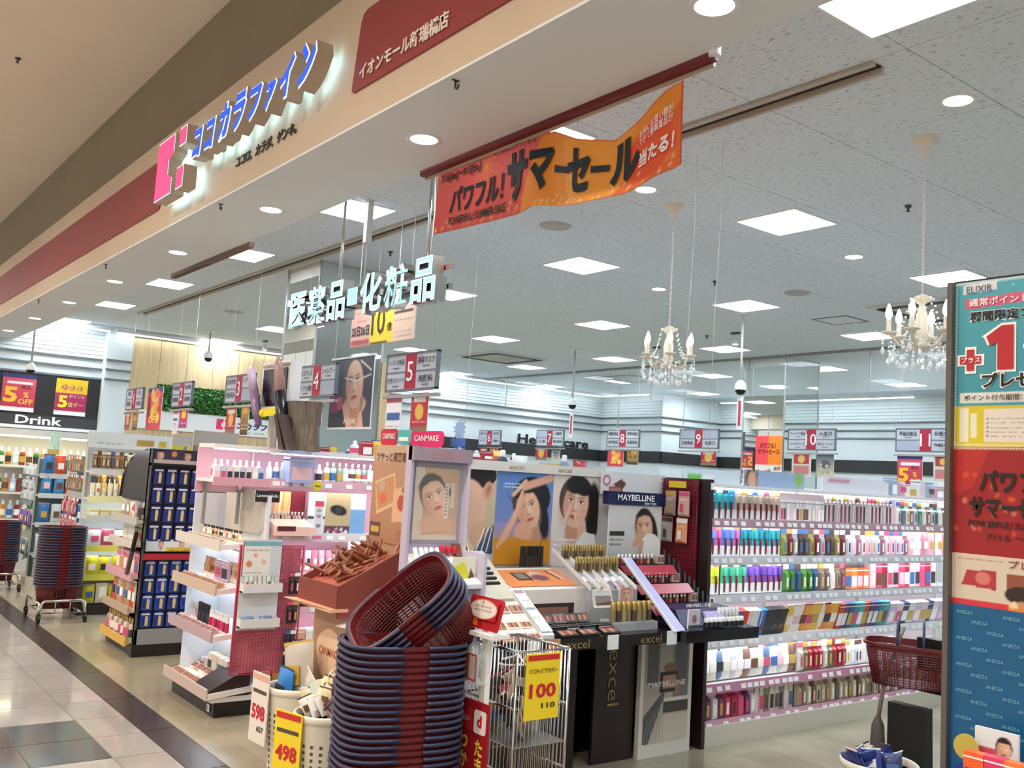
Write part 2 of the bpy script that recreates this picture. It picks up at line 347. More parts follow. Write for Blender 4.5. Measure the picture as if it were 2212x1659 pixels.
# green leaf band: real little leaves, uncountable
MBL = MB(); R = random.Random(5)
for k in range(2600):
    y = R.uniform(4.05, 6.12); z = R.uniform(2.14, 2.5); x = -13.41+R.uniform(.0, .07); a, b = R.uniform(0, 6.28), R.uniform(-.9, .9); L = R.uniform(.022, .042)
    u = Vector((math.sin(b), math.cos(a)*math.cos(b), math.sin(a)*math.cos(b)))*L; q = Vector((.25, -math.sin(a), math.cos(a)))*L*.42
    p = Vector((x, y, z)); MBL.add([tuple(p), tuple(p+u*.5+q), tuple(p+u), tuple(p+u*.5-q)], [(0, 1, 2, 3)], k % 3)
hedge = thing('green_wall', 'band of artificial green leaves along the wood wall above the white sign', 'green wall', (-13.42, 5.1, 2.32))
MB().box(-.0, .012, -1.06, 1.06, -.18, .18).build('backing', mat('hedge_backing', '#1f3a16', .9), hedge)
o = MBL.build('leaves', [flat('#2f6a22'), flat('#3f8a2c'), flat('#24531b')], hedge); o.location = (13.42, -5.1, -2.32); o['kind'] = 'stuff'
# shop front: fascia box, soffit, set-back wall above, mall ceiling
FASC = mat('fascia_beige', '#c9b49b', .5, var=.03, scale=2)
wf = struct('wall_front', MB().box(-18, 8, 1.73, 2.225, 2.91, 3.53), FASC)
struct('soffit', bx(-18, 8, 1.73, 2.225, 2.9, 2.91), mat('soffit_paint', '#dfe5e6', .6, var=.02, scale=2))
struct('wall_front_upper', bx(-18, 8, 1.9, 2.4, 3.53, 4.4), mat('cove_shade_brown', '#857a64', .7, var=.04, scale=2))  # shade of the set-back band is put into its colour
struct('ceiling_mall', bx(-18, 8, -9, 1.9, 4.33, 4.45), mat('mall_ceiling', '#f2e4d0', .8, var=.03, scale=1))
REDB = mat('band_red', '#8c2f33', .45, var=.04, scale=3)
MB().prism(rrect(-18, -6.03, 3.05, 3.385, .06, 5, (0, 1, 1, 0)), 1.722, 1.73).build('red_band', REDB, wf)
o = MB().prism([(-3.49+(z-3.05)*.11 if x < 0 else x, z) for x, z in [(-3.455, 3.05)]+[(8, 3.05), (8, 3.39), (-3.40, 3.39), (-3.46, 3.34), (-3.49, 3.07)]], 1.722, 1.73)
o = MB().prism([(-3.47, 3.05), (8, 3.05), (8, 3.39), (-3.40, 3.39), (-3.43, 3.38), (-3.448, 3.35), (-3.49, 3.075), (-3.487, 3.057)], 1.722, 1.73).build('red_band', REDB, wf)
# mirrored columns
MIRR = mat('mirror_glass', '#dfe6e4', .015, 1)
def column(x0, x1, y0, y1, n):
    c = struct('wall_column_%d' % n, bx(x0+.01, x1-.01, y0+.01, y1-.01, 0, H), mat('column_core', '#c8c4ba', .6))
    MB().box(x0+.008, x1-.008, y0, y0+.009, 1.0, H-.13).build('mirror_panel', MIRR, c)
    MB().box(x1-.009, x1, y0+.008, y1-.008, 1.0, H-.02).build('mirror_panel', MIRR, c)
    for (a, b) in ((x0, y0), (x1, y0), (x1, y1)): MB().box(a-.008, a+.008, b-.008, b+.008, 0, H).build('corner_bead', STEEL, c)
    return c
c1 = column(-7.76, -7.13, 3.37, 4.0, 1); column(-7.8, -7.17, 9.66, 10.35, 2)
MB().box(-7.22, -7.11, 4.0, 4.09, 0, 2.42).build('wood_edge', WOOD, c1)
# glass smoke barrier across the ceiling
gb = thing('smoke_barrier', 'clear glass smoke barrier hanging from the ceiling across the back of the shop', 'glass barrier', (-7, 9.62, H))
for k in range(5):
    x0 = -13.6+k*1.7+.8
    MB().box(x0+7+.004, x0+7+1.696, -.004, .004, -.5, -.02).build('glass_pane', GLASSM, gb)
for k in range(6): MB().box(-13.6+k*1.7+.8+7-.006, -13.6+k*1.7+.8+7+.006, -.01, .01, -.5, 0).build('mullion', STEEL, gb)
MB().box(-6.6, 8, -.015, .015, -.03, 0).build('top_rail', flat('#8e8f8d'), gb)
# ================================================================== lamps and ceiling fittings
PANEL = mat('panel_diffuser', '#ffffff', .6, emit=LIGHT_PANEL, ecol='#e4f3ff')
fr = MB().box(-.222, .222, -.222, -.212, -.012, 0).box(-.222, .222, .212, .222, -.012, 0).box(-.222, -.212, -.212, .212, -.012, 0).box(.212, .222, -.212, .212, -.012, 0).mesh('frame', WHITE)
df = bx(-.212, .212, -.212, .212, -.008, -.001).mesh('diffuser', PANEL)
ordn = ['first', 'second', 'third', 'fourth', 'fifth', 'sixth', 'seventh']
for j, y in enumerate((2.8, 4.83, 6.85, 8.87, 10.9, 12.9)):
    for i in range(-1, 7):
        x = -1.69-1.925*i
        if x < -13.5 or (j > 0 and i < 0): continue
        if y > 12.5 and x < -11.9: continue
        t = thing('ceiling_light', 'square white ceiling panel light, %s row from the shop front, %s from the right' % (ordn[j], (ordn+['eighth'])[i+1]), 'ceiling light', (x, y, H-.001), 0, 'ceiling panel lights, %s row' % ordn[j])
        link('frame', fr, t); link('diffuser', df, t)
def downlight_meshes(r):
    ring = MB().lathe([(r*.82, -.002), (r, -.004), (r*1.02, 0), (r*1.02, .001)], 20).lathe([(r*.82, -.002), (r*.78, .03)], 20).mesh('ring', WHITE)
    lamp = MB().lathe([(.0001, .025), (r*.78, .028)], 20).mesh('lamp', mat('downlight_warm', '#ffffff', .5, emit=14, ecol='#fff3df'))
    return ring, lamp
ring, lamp = downlight_meshes(.075)
def lamp_light(par, en, col, z, ang=1.5, kind='SPOT'):
    l = bpy.data.lights.new('lamp_light', kind); l.energy = en; l.color = lin(col); l.shadow_soft_size = .05
    if kind == 'SPOT': l.spot_size = ang; l.spot_blend = .5
    o = bpy.data.objects.new('lamp_light', l); COL.objects.link(o); o.parent = par; o.location = (0, 0, z); return o
for i, x in enumerate((-.2, -1.78, -3.36, -4.95, -6.52, -8.08, -9.64, -11.19, -12.72)):
    t = thing('downlight', 'round recessed soffit downlight, %s from the right end of the shop front' % (ordn+['eighth', 'ninth'])[i], 'downlight', (x, 2.01, 2.9), 0, 'soffit downlights')
    link('ring', ring, t); o = link('lamp', lamp, t); o.location.z = -.03
    lamp_light(t, SPOT_SOFFIT, '#ffe9c0', -.02, 1.35)
for i, (x, y) in enumerate(((-1.98, 3.785), (-3.82, 3.79), (-3.81, 5.87), (-5.7, 5.87))):
    t = thing('downlight', ['round downlight in the shop ceiling nearest the camera', 'round downlight in the shop ceiling below the orange banner corner', 'small round downlight in the shop ceiling between panel lights', 'small round downlight deeper in the shop ceiling'][i], 'downlight', (x, y, H), 0, 'ceiling downlights')
    link('ring', ring, t); o = link('lamp', lamp, t); o.location.z = -.03
# added fill lamps that light the mall side, unseen on the mall ceiling
for i, (x, y) in enumerate([(a, b) for a in (-12, -9, -6, -3, 0, 3) for b in (-3.0, -.6)]):
    t = thing('mall_fill_lamp', 'recessed downlight in the mall ceiling', 'downlight', (x, y, 4.33), 0, 'mall ceiling downlights')
    link('ring', ring, t); o = link('lamp', lamp, t); o.location.z = -.03
    lamp_light(t, MALL_FILL, '#fff0e0', -.03, 2.6)
# strip lights along the walls
def strip(label, x0, x1, y0, y1, z):
    t = thing('strip_light', label, 'strip light', ((x0+x1)/2, (y0+y1)/2, z)); a, b = (x1-x0)/2, (y1-y0)/2
    MB().box(-a, a, -b, b, .012, .05).build('housing', WHITE, t); MB().box(-a*.98, a*.98, -b*.98, b*.98, 0, .012).build('tube', mat('strip_tube', '#ffffff', .5, emit=6, ecol='#eaf8ff'), t)
strip('long white strip light along the left wall from the drink sign to the wood panelling', -13.42, -13.35, 2.3, 3.33, 3.13)
strip('long white strip light along the left wall above the wood panelling', -13.38, -13.31, 3.4, 6.3, 3.12)
strip('long white strip light along the white wall behind the health care sign', -13.42, -13.35, 6.4, 12.4, 3.14)
strip('short strip light in front of the corner wall', -13.3, -12.1, 12.3, 12.37, 3.14)
strip('strip light along the back wall left of the mirrored column', -11.8, -7.9, 13.9, 13.97, 3.12)
strip('strip light along the back wall right of the mirrored column', -7.0, 1.2, 13.9, 13.97, 3.12)
# slot diffusers
for lab, x0, x1, y, z, w_ in (('long grey slot diffuser in the ceiling near the shop front', -11.7, -2.02, 3.245, H, .045),):
    t = thing('slot_diffuser', lab, 'air diffuser', ((x0+x1)/2, y, z)); L = (x1-x0)/2
    MB().box(-L, L, -w_, -w_*.35, -.015, 0).box(-L, L, w_*.6, w_, -.03, 0).build('frame', flat('#b9b3a6'), t)
    MB().box(-L, L, -w_*.35, w_*.6, -.004, 0).build('slot', flat('#2a2a2a'), t)
t = thing('banner_rail', 'dark red rail along the back edge of the soffit holding the sale banner', 'rail', (-2.9, 2.235, 2.9))
MB().box(-.85, .92, 0, .03, -.02, .01).build('rail', flat('#6d1016'), t); MB().box(-.85, .9, .03, .04, -.03, .0).build('lip', flat('#b7a58c'), t)
MB().lathe([(.02, 0), (.02, .03)], 10, 0, (.93, .0, -.015)).build('end_cap', WHITE, t)
t = thing('track_rail', 'brown lighting track along the soffit edge at the far left', 'rail', (-6.6, 2.24, 2.9))
MB().box(-.78, .78, 0, .035, -.025, .01).build('track', flat('#6b4a3c'), t); MB().box(-.74, .0, .005, .03, -.028, -.024).build('slot', flat('#2a1512'), t)
# air conditioner cassettes, hatch, vents, smoke heads
def cassette(x, y, lab):
    t = thing('air_conditioner', lab, 'air conditioner', (x, y, H))
    MB().prism(rrect(-.48, .48, -.48, .48, .02), 0, .02, 0, Matrix.Rotation(-R90, 4, 'X')).build('panel', flat('#d6d8d6'), t)
    for k in range(4):
        a = Matrix.Rotation(k*R90, 4, 'Z'); MB().box(-.4, .4, .34, .43, -.024, -.019, 0, a).build('air_outlet', flat('#1d1e1f'), t)
    for k in range(7): MB().box(-.28, .28, -.27+k*.085, -.22+k*.085, -.03, -.018).build('grille_slat', flat('#c6cac9'), t)
cassette(-10.8, 8.0, 'ceiling cassette air conditioner above the health care sign'); cassette(-4.25, 7.97, 'ceiling cassette air conditioner behind the right chandelier'); cassette(-10.8, 10.6, 'far ceiling cassette air conditioner beyond the glass barrier')
t = thing('ceiling_hatch', 'square access hatch outlined in the ceiling left of the right chandelier', 'hatch', (-5.29, 7.95, H))
MB().box(-.17, .17, -.17, .17, -.004, 0).build('lid', CM, t); MB().box(-.19, .19, -.19, -.172, -.006, 0).box(-.19, .19, .172, .19, -.006, 0).box(-.19, -.172, -.172, .172, -.006, 0).box(.172, .19, -.172, .172, -.006, 0).build('rim', flat('#84847f'), t)
sp = MB().lathe([(.0001, -.012), (.1, -.01), (.11, 0)], 18).mesh('ceiling_speaker', flat('#b2b1ad'))
for (x, y, lab) in ((-4.82, 3.95, 'round ceiling speaker to the right of the sale banner'), (-4.85, 6.66, 'round ceiling speaker above the right hand security camera pole'), (-10.5, 3.93, 'round ceiling speaker near the wood panelling')):
    tag(link('ceiling_speaker', sp, None, (x, y, H)), lab, 'speaker', 'ceiling speakers')
hd = MB().lathe([(.02, 0), (.018, -.012), (.008, -.016), (.006, -.035), (.014, -.036), (.0001, -.04)], 10).mesh('sprinkler', flat('#4e4b45'))
for (x, y) in ((-2.9, 5.0), (-5.1, 5.9), (-6.4, 3.6), (-8.3, 5.0), (-7.0, 8.0)):
    tag(link('sprinkler', hd, None, (x, y, H)), 'tiny fire sprinkler head in the shop ceiling', 'sprinkler', 'ceiling sprinklers')
tag(link('sprinkler', hd, None, (-7.58, 1.06, 4.33)), 'tiny sprinkler head in the mall ceiling above the shop sign', 'sprinkler')
# little hooks on the fascia edge
hk = MB().tube([(0, 0, 0), (0, 0, -.03), (.0, -.012, -.036), (0, -.02, -.03), (0, -.02, -.022)], .004, 6).box(-.014, .014, -.004, .004, -.004, .004).mesh('hook', flat('#3d3a36'))
for i, x in enumerate((-2.76, -5.06, -7.4, -9.75)):
    tag(link('hook', hk, None, (x, 1.765, 2.9), R90), 'small metal hook under the front edge of the fascia, %s from the right' % ordn[i], 'hook', 'fascia hooks')
# security cameras on poles
def cctv(x, y, z, lab, signz=None):
    t = thing('security_camera', lab, 'security camera', (x, y, H)); d = z-H
    MB().lathe([(.06, -.012), (.06, 0)], 14).build('ceiling_plate', WHITE, t)
    MB().tube([(0, 0, 0), (0, 0, d+.08)], .012, 8).build('pole', flat('#b9b7b2'), t)
    MB().lathe([(.02, d+.1), (.05, d+.07), (.058, d+.03), (.056, d+.005)], 16).build('housing', WHITE, t)
    MB().lathe([(.0001, d-.045), (.03, d-.04), (.048, d-.015), (.05, d+.006)], 16).build('dome', mat('smoked_dome', '#101214', .08), t)
    if signz:
        MB().box(-.035, .035, -.003, .003, signz-H-.16, signz-H+.16).build('sign', WHITE, t); MB().box(-.014, .014, -.006, -.003, signz-H-.12, signz-H+.12).build('sign_print', flat('#c1404c'), t)
        MB().tube([(0, 0, d-.04), (0, 0, signz-H+.16)], .002, 4).build('cord', GREYM, t)
cctv(-9.21, 8.0, 2.47, 'dome security camera on a ceiling pole above aisle sign seven', 2.22); cctv(-5.92, 7.28, 2.47, 'dome security camera on a white pole near the mirrored column', 2.25)
cctv(-12.4, 4.35, 2.83, 'white dome security camera in front of the wood panelling'); cctv(-13.0, 2.35, 2.47, 'dome security camera at the far left above the drink sign'); cctv(-11.9, 11.4, 2.35, 'small black dome camera near the corner wall')
# chandeliers
CREAM = mat('chandelier_cream', '#e6dccb', .3); BULB = mat('candle_bulb', '#ffffff', .4, emit=7, ecol='#fff2d8'); CRY = mat('crystal', '#eef2f4', .05, .35, emit=.15)  # crystals are no lamps; a faint glow is put into their material
def chandelier(x, y, rot, lab):
    t = thing('chandelier', lab, 'chandelier', (x, y, H), rot)
    MB().lathe([(.005, -.09), (.012, -.075), (.02, -.05), (.045, -.03), (.05, -.012), (.062, -.005), (.062, 0)], 16).build('ceiling_cup', CREAM, t)
    ch = MB(); z = -.09; k = 0
    while z > -.74:
        a = Matrix.Translation((0, 0, z-.011)) @ Matrix.Rotation((k % 2)*R90, 4, 'Z'); ch.tube([(.005*math.cos(q*PI/4), 0, .011*math.sin(q*PI/4)) for q in range(8)], .0016, 4, 0, a, True); z -= .017; k += 1
    ch.build('chain', CREAM, t)
    MB().lathe([(.003, -.74), (.05, -.765), (.035, -.775), (.014, -.79), (.014, -.81), (.022, -.83), (.03, -.87), (.026, -.92), (.034, -.945), (.02, -.965), (.05, -.985), (.03, -1.0), (.0001, -1.02)], 14).build('stem', CREAM, t)
    n = 6
    for k in range(n):
        a = 2*PI*k/n; M = Matrix.Rotation(a, 4, 'Z')
        arm = MB().tube([(.02, 0, -.975), (.06, 0, -.995), (.1, 0, -.985), (.13, 0, -.945), (.145, 0, -.93), (.15, 0, -.935)], .006, 6, 0, M).tube([(.05, 0, -.97), (.075, 0, -.955), (.085, 0, -.97), (.075, 0, -.985)], .004, 5, 0, M)
        A = arm.lathe([(.01, -.94), (.038, -.928), (.034, -.924), (.012, -.926)], 12, 0, (.145, 0, 0), M).lathe([(.011, -.925), (.011, -.87), (.009, -.868)], 10, 0, (.145, 0, 0), M).build('arm', CREAM, t)
        MB().lathe([(.006, -.868), (.015, -.85), (.016, -.835), (.01, -.81), (.004, -.795), (.0001, -.79)], 10, 0, (.145, 0, 0), M).build('candle_bulb', BULB, A)
        bead = MB()
        for q in range(11):
            s_ = q/10; bead.sphere((.05+.07*s_, 0, -.765-.16*s_-.05*math.sin(s_*PI)), .0055, 0, 6, 4, 1, M)
        bead.build('bead_string', CRY, t)
        for q, (rr, zz) in enumerate(((.145, -.955), (.17, -.95), (.11, -1.0), (.07, -1.0), (.14, -.96))):
            M2 = Matrix.Rotation(a+(.25, .0, .2, -.2, -.3)[q], 4, 'Z'); L = (.07, .05, .06, .07, .085)[q]
            MB().sphere((rr, 0, zz-L*.35), .005, 0, 6, 4, 1, M2).sphere((rr, 0, zz-L*.6), .006, 0, 6, 4, 1, M2).lathe([(.0001, zz-L-.035), (.011, zz-L-.018), (.007, zz-L-.002), (.0001, zz-L+.008)], 6, 0, (rr, 0, 0), M2, False).tube([(rr, 0, zz), (rr, 0, zz-L)], .0008, 3, 0, M2).build('crystal_drop', CRY, t)
chandelier(-3.9, 4.12, .3, 'white candle chandelier with crystal drops above the excel display'); chandelier(-2.3, 4.1, .75, 'white candle chandelier with crystal drops beside the turquoise poster')
# spotlights on small ceiling tracks
for i, (x, y, lab) in enumerate(((-8.1, 8.35, 'small white spotlight left of the second mirrored column'), (-6.6, 8.0, 'small white spotlight in front of the second mirrored column'), (-12.6, 5.2, 'small white spotlight in front of the wood panelling'))):
    t = thing('spotlight', lab, 'spotlight', (x, y, H)); MB().box(-.05, .05, -.02, .02, -.02, 0).build('base', flat('#4a4a4a'), t)
    MB().tube([(0, 0, -.02), (0, 0, -.06)], .006, 6).lathe([(.03, -.13), (.035, -.1), (.025, -.06), (.0001, -.055)], 12).build('head', WHITE, t)
    MB().lathe([(.0001, -.131), (.03, -.131)], 12).build('lens', mat('spot_lens', '#ffffff', .4, emit=6), t)
# ================================================================== signs
BLUEF = mat('sign_blue', '#0a3fe0', .4, emit=1.0, ecol='#0a4dff'); PINKF = mat('sign_pink', '#ff3a72', .4, emit=1.0, ecol='#ff3f74')
SRIM = mat('sign_rim', '#ffffff', .4, emit=1.2, ecol='#e8f4ff'); SSIDE = mat('sign_return', '#b7a694', .5); SBACK = mat('sign_backlight', '#ffffff', .5, emit=4.5, ecol='#a6e6ff')
INK = flat('#15141a'); WT = flat('#f6f6f6'); REDT = flat('#c3122c'); GOLD = mat('gold_print', '#a58a5a', .4, .3)
fs_ = thing('fascia_sign', 'backlit channel letter sign with pink mark and blue katakana on the beige fascia', 'shop sign', (-4.7, 1.61, 3.2))
def ch_poly(par, name, pts, face):
    cx = sum(p[0] for p in pts)/len(pts); cz = sum(p[1] for p in pts)/len(pts)
    big = pts; ins = [(cx+(x-cx)*.95 if 0 else x+(.006 if x < cx else -.006), z+(.006 if z < cz else -.006)) for x, z in pts]
    o = MB().prism(big, .002, .08, 0, None, 1).build(name, [SRIM, SSIDE], par); MB().prism(ins, 0, .003).build('face', face, o)
    MB().prism([(x*.985+cx*.015, z*.985+cz*.015) for x, z in pts], .081, .084).build('backlight', SBACK, o)
x0, z0, W_, H_ = -5.78+4.7, 3.01-3.2, .51, .36
q = lambda pts: [(x0+u*W_, z0+v*H_) for u, v in pts]
ch_poly(fs_, 'mark_block', q([(0, 0), (.6, 0), (.6, .26), (.44, .34), (.44, .62), (.6, .7), (.6, 1), (0, 1)]), PINKF)
ch_poly(fs_, 'mark_bar', q([(.77, .7), (1, .7), (1, 1), (.77, 1)]), PINKF); ch_poly(fs_, 'mark_bar', q([(.77, 0), (1, 0), (1, .36), (.77, .36)]), PINKF)
ws = [('コ', .155, .17), ('コ', .155, .17), ('カ', .18, .2), ('ラ', .165, .2), ('フ', .165, .17), ('ァ', .13, .14), ('イ', .16, .2), ('ン', .18, .2)]
x = -5.15+4.7; gap = (1.53-sum(a[1] for a in ws))/7
for c, w_, h_ in ws:
    xc = x+w_/2; zc = (3.125 if c != 'ァ' else 3.12)+h_/2-3.2
    text(fs_, c, [SRIM, SSIDE, SBACK], (xc, .004, zc), w_, h_, None, .076, .075, .22, 'letter'); text(fs_, c, BLUEF, (xc, .0, zc), w_*.945, h_*.93, None, 0, .055, .22, 'letter_face')
    x += w_+gap
text(fs_, 'ココロ、カラダ、ゲンキ。', INK, (-4.40+4.7, .112, 3.055-3.2), .74, .062, None, .004, .02, .15, 'tagline')
text(wf, 'イオンモール新瑞橋店', flat('#e9ddd2'), (-3.09, 1.716, 3.118), .66, .068, None, .004, .02, 0, 'branch_name')
# sale banner
bn = thing('sale_banner', 'red and orange cloth sale banner sagging below the soffit', 'banner', (-2.915, 2.285, 2.742))
bw, bh = 1.52, .29
TU = np.array([0, .32, .525, .55, .65, .79, .87, .965, 1]); TZ = np.array([2.887, 2.879, 2.874, 2.868, 2.795, 2.735, 2.78, 2.862, 2.866]); BU = np.array([0, .27, .44, .5, .65, .83, .93, 1]); BZ = np.array([2.588, 2.572, 2.562, 2.572, 2.537, 2.524, 2.556, 2.574])
def drape(X, Y, Z):
    u = X/bw+.5; zt = np.interp(u, TU, TZ)-2.73; zb = np.interp(u, BU, BZ)-2.73; t = Z/bh+.5
    fold = .018*np.sin(u*23+t*2)*np.exp(-((u-.53)/.1)**2)+.012*np.sin(u*40)*np.exp(-((u-.98)/.06)**2)+.006*np.sin(u*9+t)
    return X, Y+fold, zb+t*(zt-zb)
A = Art(bw, bh, 150, '#e2524f'); A.grad(0, 0, .5, 1, '#d84f4a', '#e86a68'); A.poly([(.44, 0), (1, 0), (1, 1), (.5, 1)], '#f0922c'); A.poly([(.62, 0), (.8, 0), (.86, 1), (.6, 1)], '#f7a63c', .6)
A.poly([(.78, 0), (1, .0), (1, .8), (.93, .55)], '#e8622c', .8); A.ell(.9, .42, .075, .075, '#ec5a2e')
for k in range(14): A.line(.26, .8, .26+.06*math.cos(k*PI/7), .8+.32*math.sin(k*PI/7), .004, '#f59a4e', 0, .7)
for k in range(14): A.line(.66, .3, .66+.05*math.cos(k*PI/7), .3+.25*math.sin(k*PI/7), .003, '#ffc766', 0, .7)
A.blots(0, .02, .45, .19, 40, .003, ['#ffe2c0', '#ffd24d']); A.blots(.5, .02, 1, .19, 40, .003, ['#fff1d0', '#ffd24d'], 4)
A.build(bn, (0, 0, 0), 'cloth', fn=drape)
Bk = Art(bw, bh, 40, '#e77e58'); Bk.build(bn, (0, .004, 0), 'lining', fn=drape)
NAVY = flat('#10242e'); 
for s_, xx, zz, ww, hh, ofs in (('7/16[sat]～9/15[thu]', -.56, .095, .32, .045, .02), ('パワフル！', -.43, -.015, .42, .115, .03), ('POWERFUL! SUMMER SALE', -.42, -.105, .44, .036, .02)):
    text(bn, s_, NAVY, (xx, -.006, zz), ww, hh, None, 0, ofs, .1, 'lettering', fn=drape)
for c, xx, ww, hh in (('サ', -.125, .14, .2), ('マ', .02, .13, .17), ('ー', .145, .1, .03), ('セ', .25, .13, .2), ('ー', .37, .1, .035), ('ル', .5, .15, .2)):
    text(bn, c, NAVY, (xx, -.006, -.0), ww, hh, None, 0, .05, 0, 'letter', fn=drape)
text(bn, 'マツキヨココカラフェス', flat('#4a2030'), (-.16, -.006, .125), .28, .022, None, 0, .01, 0, fn=drape)
text(bn, 'お得にお買い物が\nできて豪華賞品が', WT, (.645, -.006, .05), .15, .065, None, 0, .01, 0, fn=drape); text(bn, '当たる！', WT, (.65, -.006, -.045), .16, .065, None, 0, .04, .1, fn=drape)
for u in (0, .53, .97): MB().tube([(bw*(u-.5), .0, np.interp(u, TU, TZ)-2.73-.01), (bw*(u-.5)+.004, .0, 2.88-2.73)], .003, 5).build('tie', flat('#cfc9c0'), bn)
# hanging glowing sign
GLOW = mat('sign_glow', '#5a7078', .4, emit=.8, ecol='#bdf6f6'); GRIM = mat('sign_glow_rim', '#8f9a9c', .4, emit=1.1, ecol='#f4ffff')
hs = thing('hanging_sign', 'glowing white kanji channel letters hanging from the ceiling on steel poles', 'shop sign', (-4.83, 2.5, 2.48))
x = -5.70+4.83
for c, w_, h_ in (('医', .235, .225), ('薬', .24, .235), ('品', .23, .235), ('■', .12, .1), ('化', .25, .23), ('粧', .25, .235), ('品', .235, .235)):
    text(hs, c, [GRIM, CHROME, CHROME], (x+w_/2, 0, 0), w_, h_, None, .07, .032, 0, 'letter'); text(hs, c, GLOW, (x+w_/2, -.003, 0), w_*.95, h_*.95, None, 0, -.002, 0, 'letter_face'); x += w_+.028
MB().box(-.87, .87, .075, .1, -.05, -.02).box(-.87, .87, .075, .1, .05, .08).build('carrier_bar', CHROME, hs)
for xx in (-5.207, -4.21): MB().tube([(xx+4.83, .09, .05), (xx+4.83, .09, .715)], .009, 8).build('pole', CHROME, hs)
MB().tube([(.62, .1, .1), (.63, .11, .4), (.61, .1, .71)], .005, 6).build('cable', flat('#d9d8d4'), hs)
tag(MB().box(-.02, .02, -.02, .02, -.28, 0).tube([(0, 0, -.28), (0, 0, -.62)], .003, 5).build('sensor_pole', flat('#d6d6d2'), None, (-5.27, 2.79, H)), 'white ceiling sensor box above the glowing kanji sign', 'sensor')
# aisle signs
SGREY = flat('#c3c6cf'); SFR = flat('#70747b'); SRED = flat('#b3203c')
def aisle_sign(n, xa, xb, y, cells, label, det):
    w_ = xb-xa; h_ = .24; t = thing('aisle_sign', label, 'aisle sign', ((xa+xb)/2, y, 2.145), 0, 'hanging aisle signs')
    MB().box(-w_/2, w_/2, 0, .02, -h_/2, h_/2).build('board', SGREY, t)
    MB().box(-w_/2-.006, w_/2+.006, -.004, .022, h_/2-.008, h_/2+.006).box(-w_/2-.006, w_/2+.006, -.004, .022, -h_/2-.006, -h_/2+.008).box(-w_/2-.006, -w_/2+.008, -.004, .022, -h_/2, h_/2).box(w_/2-.008, w_/2+.006, -.004, .022, -h_/2, h_/2).box(-w_/2, w_/2, -.003, .0, -.004, .004).build('frame', SFR, t)
    MB().box(-.062, .062, -.005, 0, -h_/2+.006, h_/2-.006).build('number_panel', SRED, t)
    MB().box(-w_/2-.02, w_/2+.02, -.01, .03, -h_/2-.05, -h_/2-.03).build('poster_rail', STEEL, t)
    text(t, str(n), WT, (0, -.007, 0), None, .13, None, 0, .004, 0, 'number')
    for s_, cx, cz in zip(cells, (-1, -1, 1, 1), (1, -1, 1, -1)):
        if s_:
            ww = min(.2, .05*len(s_)+.02); text(t, s_, INK, (cx*(w_/4+.03), -.004, cz*.06+.008), ww, .036 if len(s_) > 5 else .048, None, 0, .012)
            if det: MB().box(cx*(w_/4+.03)-.04, cx*(w_/4+.03)+.04, -.003, -.001, cz*.06-.033, cz*.06-.028).build('small_print', flat('#5a5d66'), t)
        else: MB().box(cx*(w_/4+.032)-.115, cx*(w_/4+.032)+.115, -.002, 0, cz*.058-.05, cz*.058+.05).build('blank_cell', flat('#aeb2c4'), t)
    for s_ in (-1, 1):
        MB().tube([(s_*w_*.42, .01, h_/2), (s_*w_*.42, .01, H-2.145)], .0014, 4).build('wire', flat('#d8d6d0'), t)
F = 3.17
aisle_sign(5, -5.565, -4.95, F, ('シーズン化粧品', '女性カミソリ', '美容マスク', '洗顔料'), 'hanging aisle sign number five below the yellow ten times poster', 1)
aisle_sign(4, -6.93, -6.316, F, ('バスグッズ', 'ヘア小物', 'シャンプー', ''), 'hanging aisle sign number four in front of the portrait poster', 1)
aisle_sign(3, -8.5, -7.856, F, ('口中洗浄', '衛生用品', 'ヘアピン', ''), 'hanging aisle sign number three left of the black screen', 0)
aisle_sign(2, -10.01, -9.42, F, ('基礎医薬', '胃腸薬', '風邪薬', '目薬類'), 'hanging aisle sign number two in front of the leaf band', 0)
aisle_sign(1, -11.69, -11.05, F, ('雑貨', '紙製品', '洗剤', '消臭剤'), 'hanging aisle sign number one beside the red and blue poster', 0)
B = 9.4
aisle_sign(6, -13.2, -12.59, B, ('健康食品', 'サプリ', '栄養剤', '健康食'), 'small hanging aisle sign number six left of the health care lettering', 0)
aisle_sign(7, -11.63, -10.99, B, ('', 'のど飴', '介護用', '衛生用品'), 'small hanging aisle sign number seven overlapping the health care lettering', 0)
aisle_sign(8, -10.02, -9.38, B, ('家庭用品', '台所用品', '掃除用品', '洗濯用品'), 'small hanging aisle sign number eight right of the health care lettering', 0)
aisle_sign(9, -8.62, -7.97, B, ('', '生理用品', '', '洗濯剤'), 'small hanging aisle sign number nine below the right chandelier pair', 0)
aisle_sign(10, -6.91, -6.28, B, ('フットケア用品', 'ハンドソープ', '入浴剤', 'ボディソープ'), 'hanging aisle sign number ten in front of the mirrored column', 1)
aisle_sign(11, -5.54, -4.88, B, ('基礎化粧品', '', '化粧小物', '敏感肌化粧品'), 'hanging aisle sign number eleven beside the tall poster stand', 1)
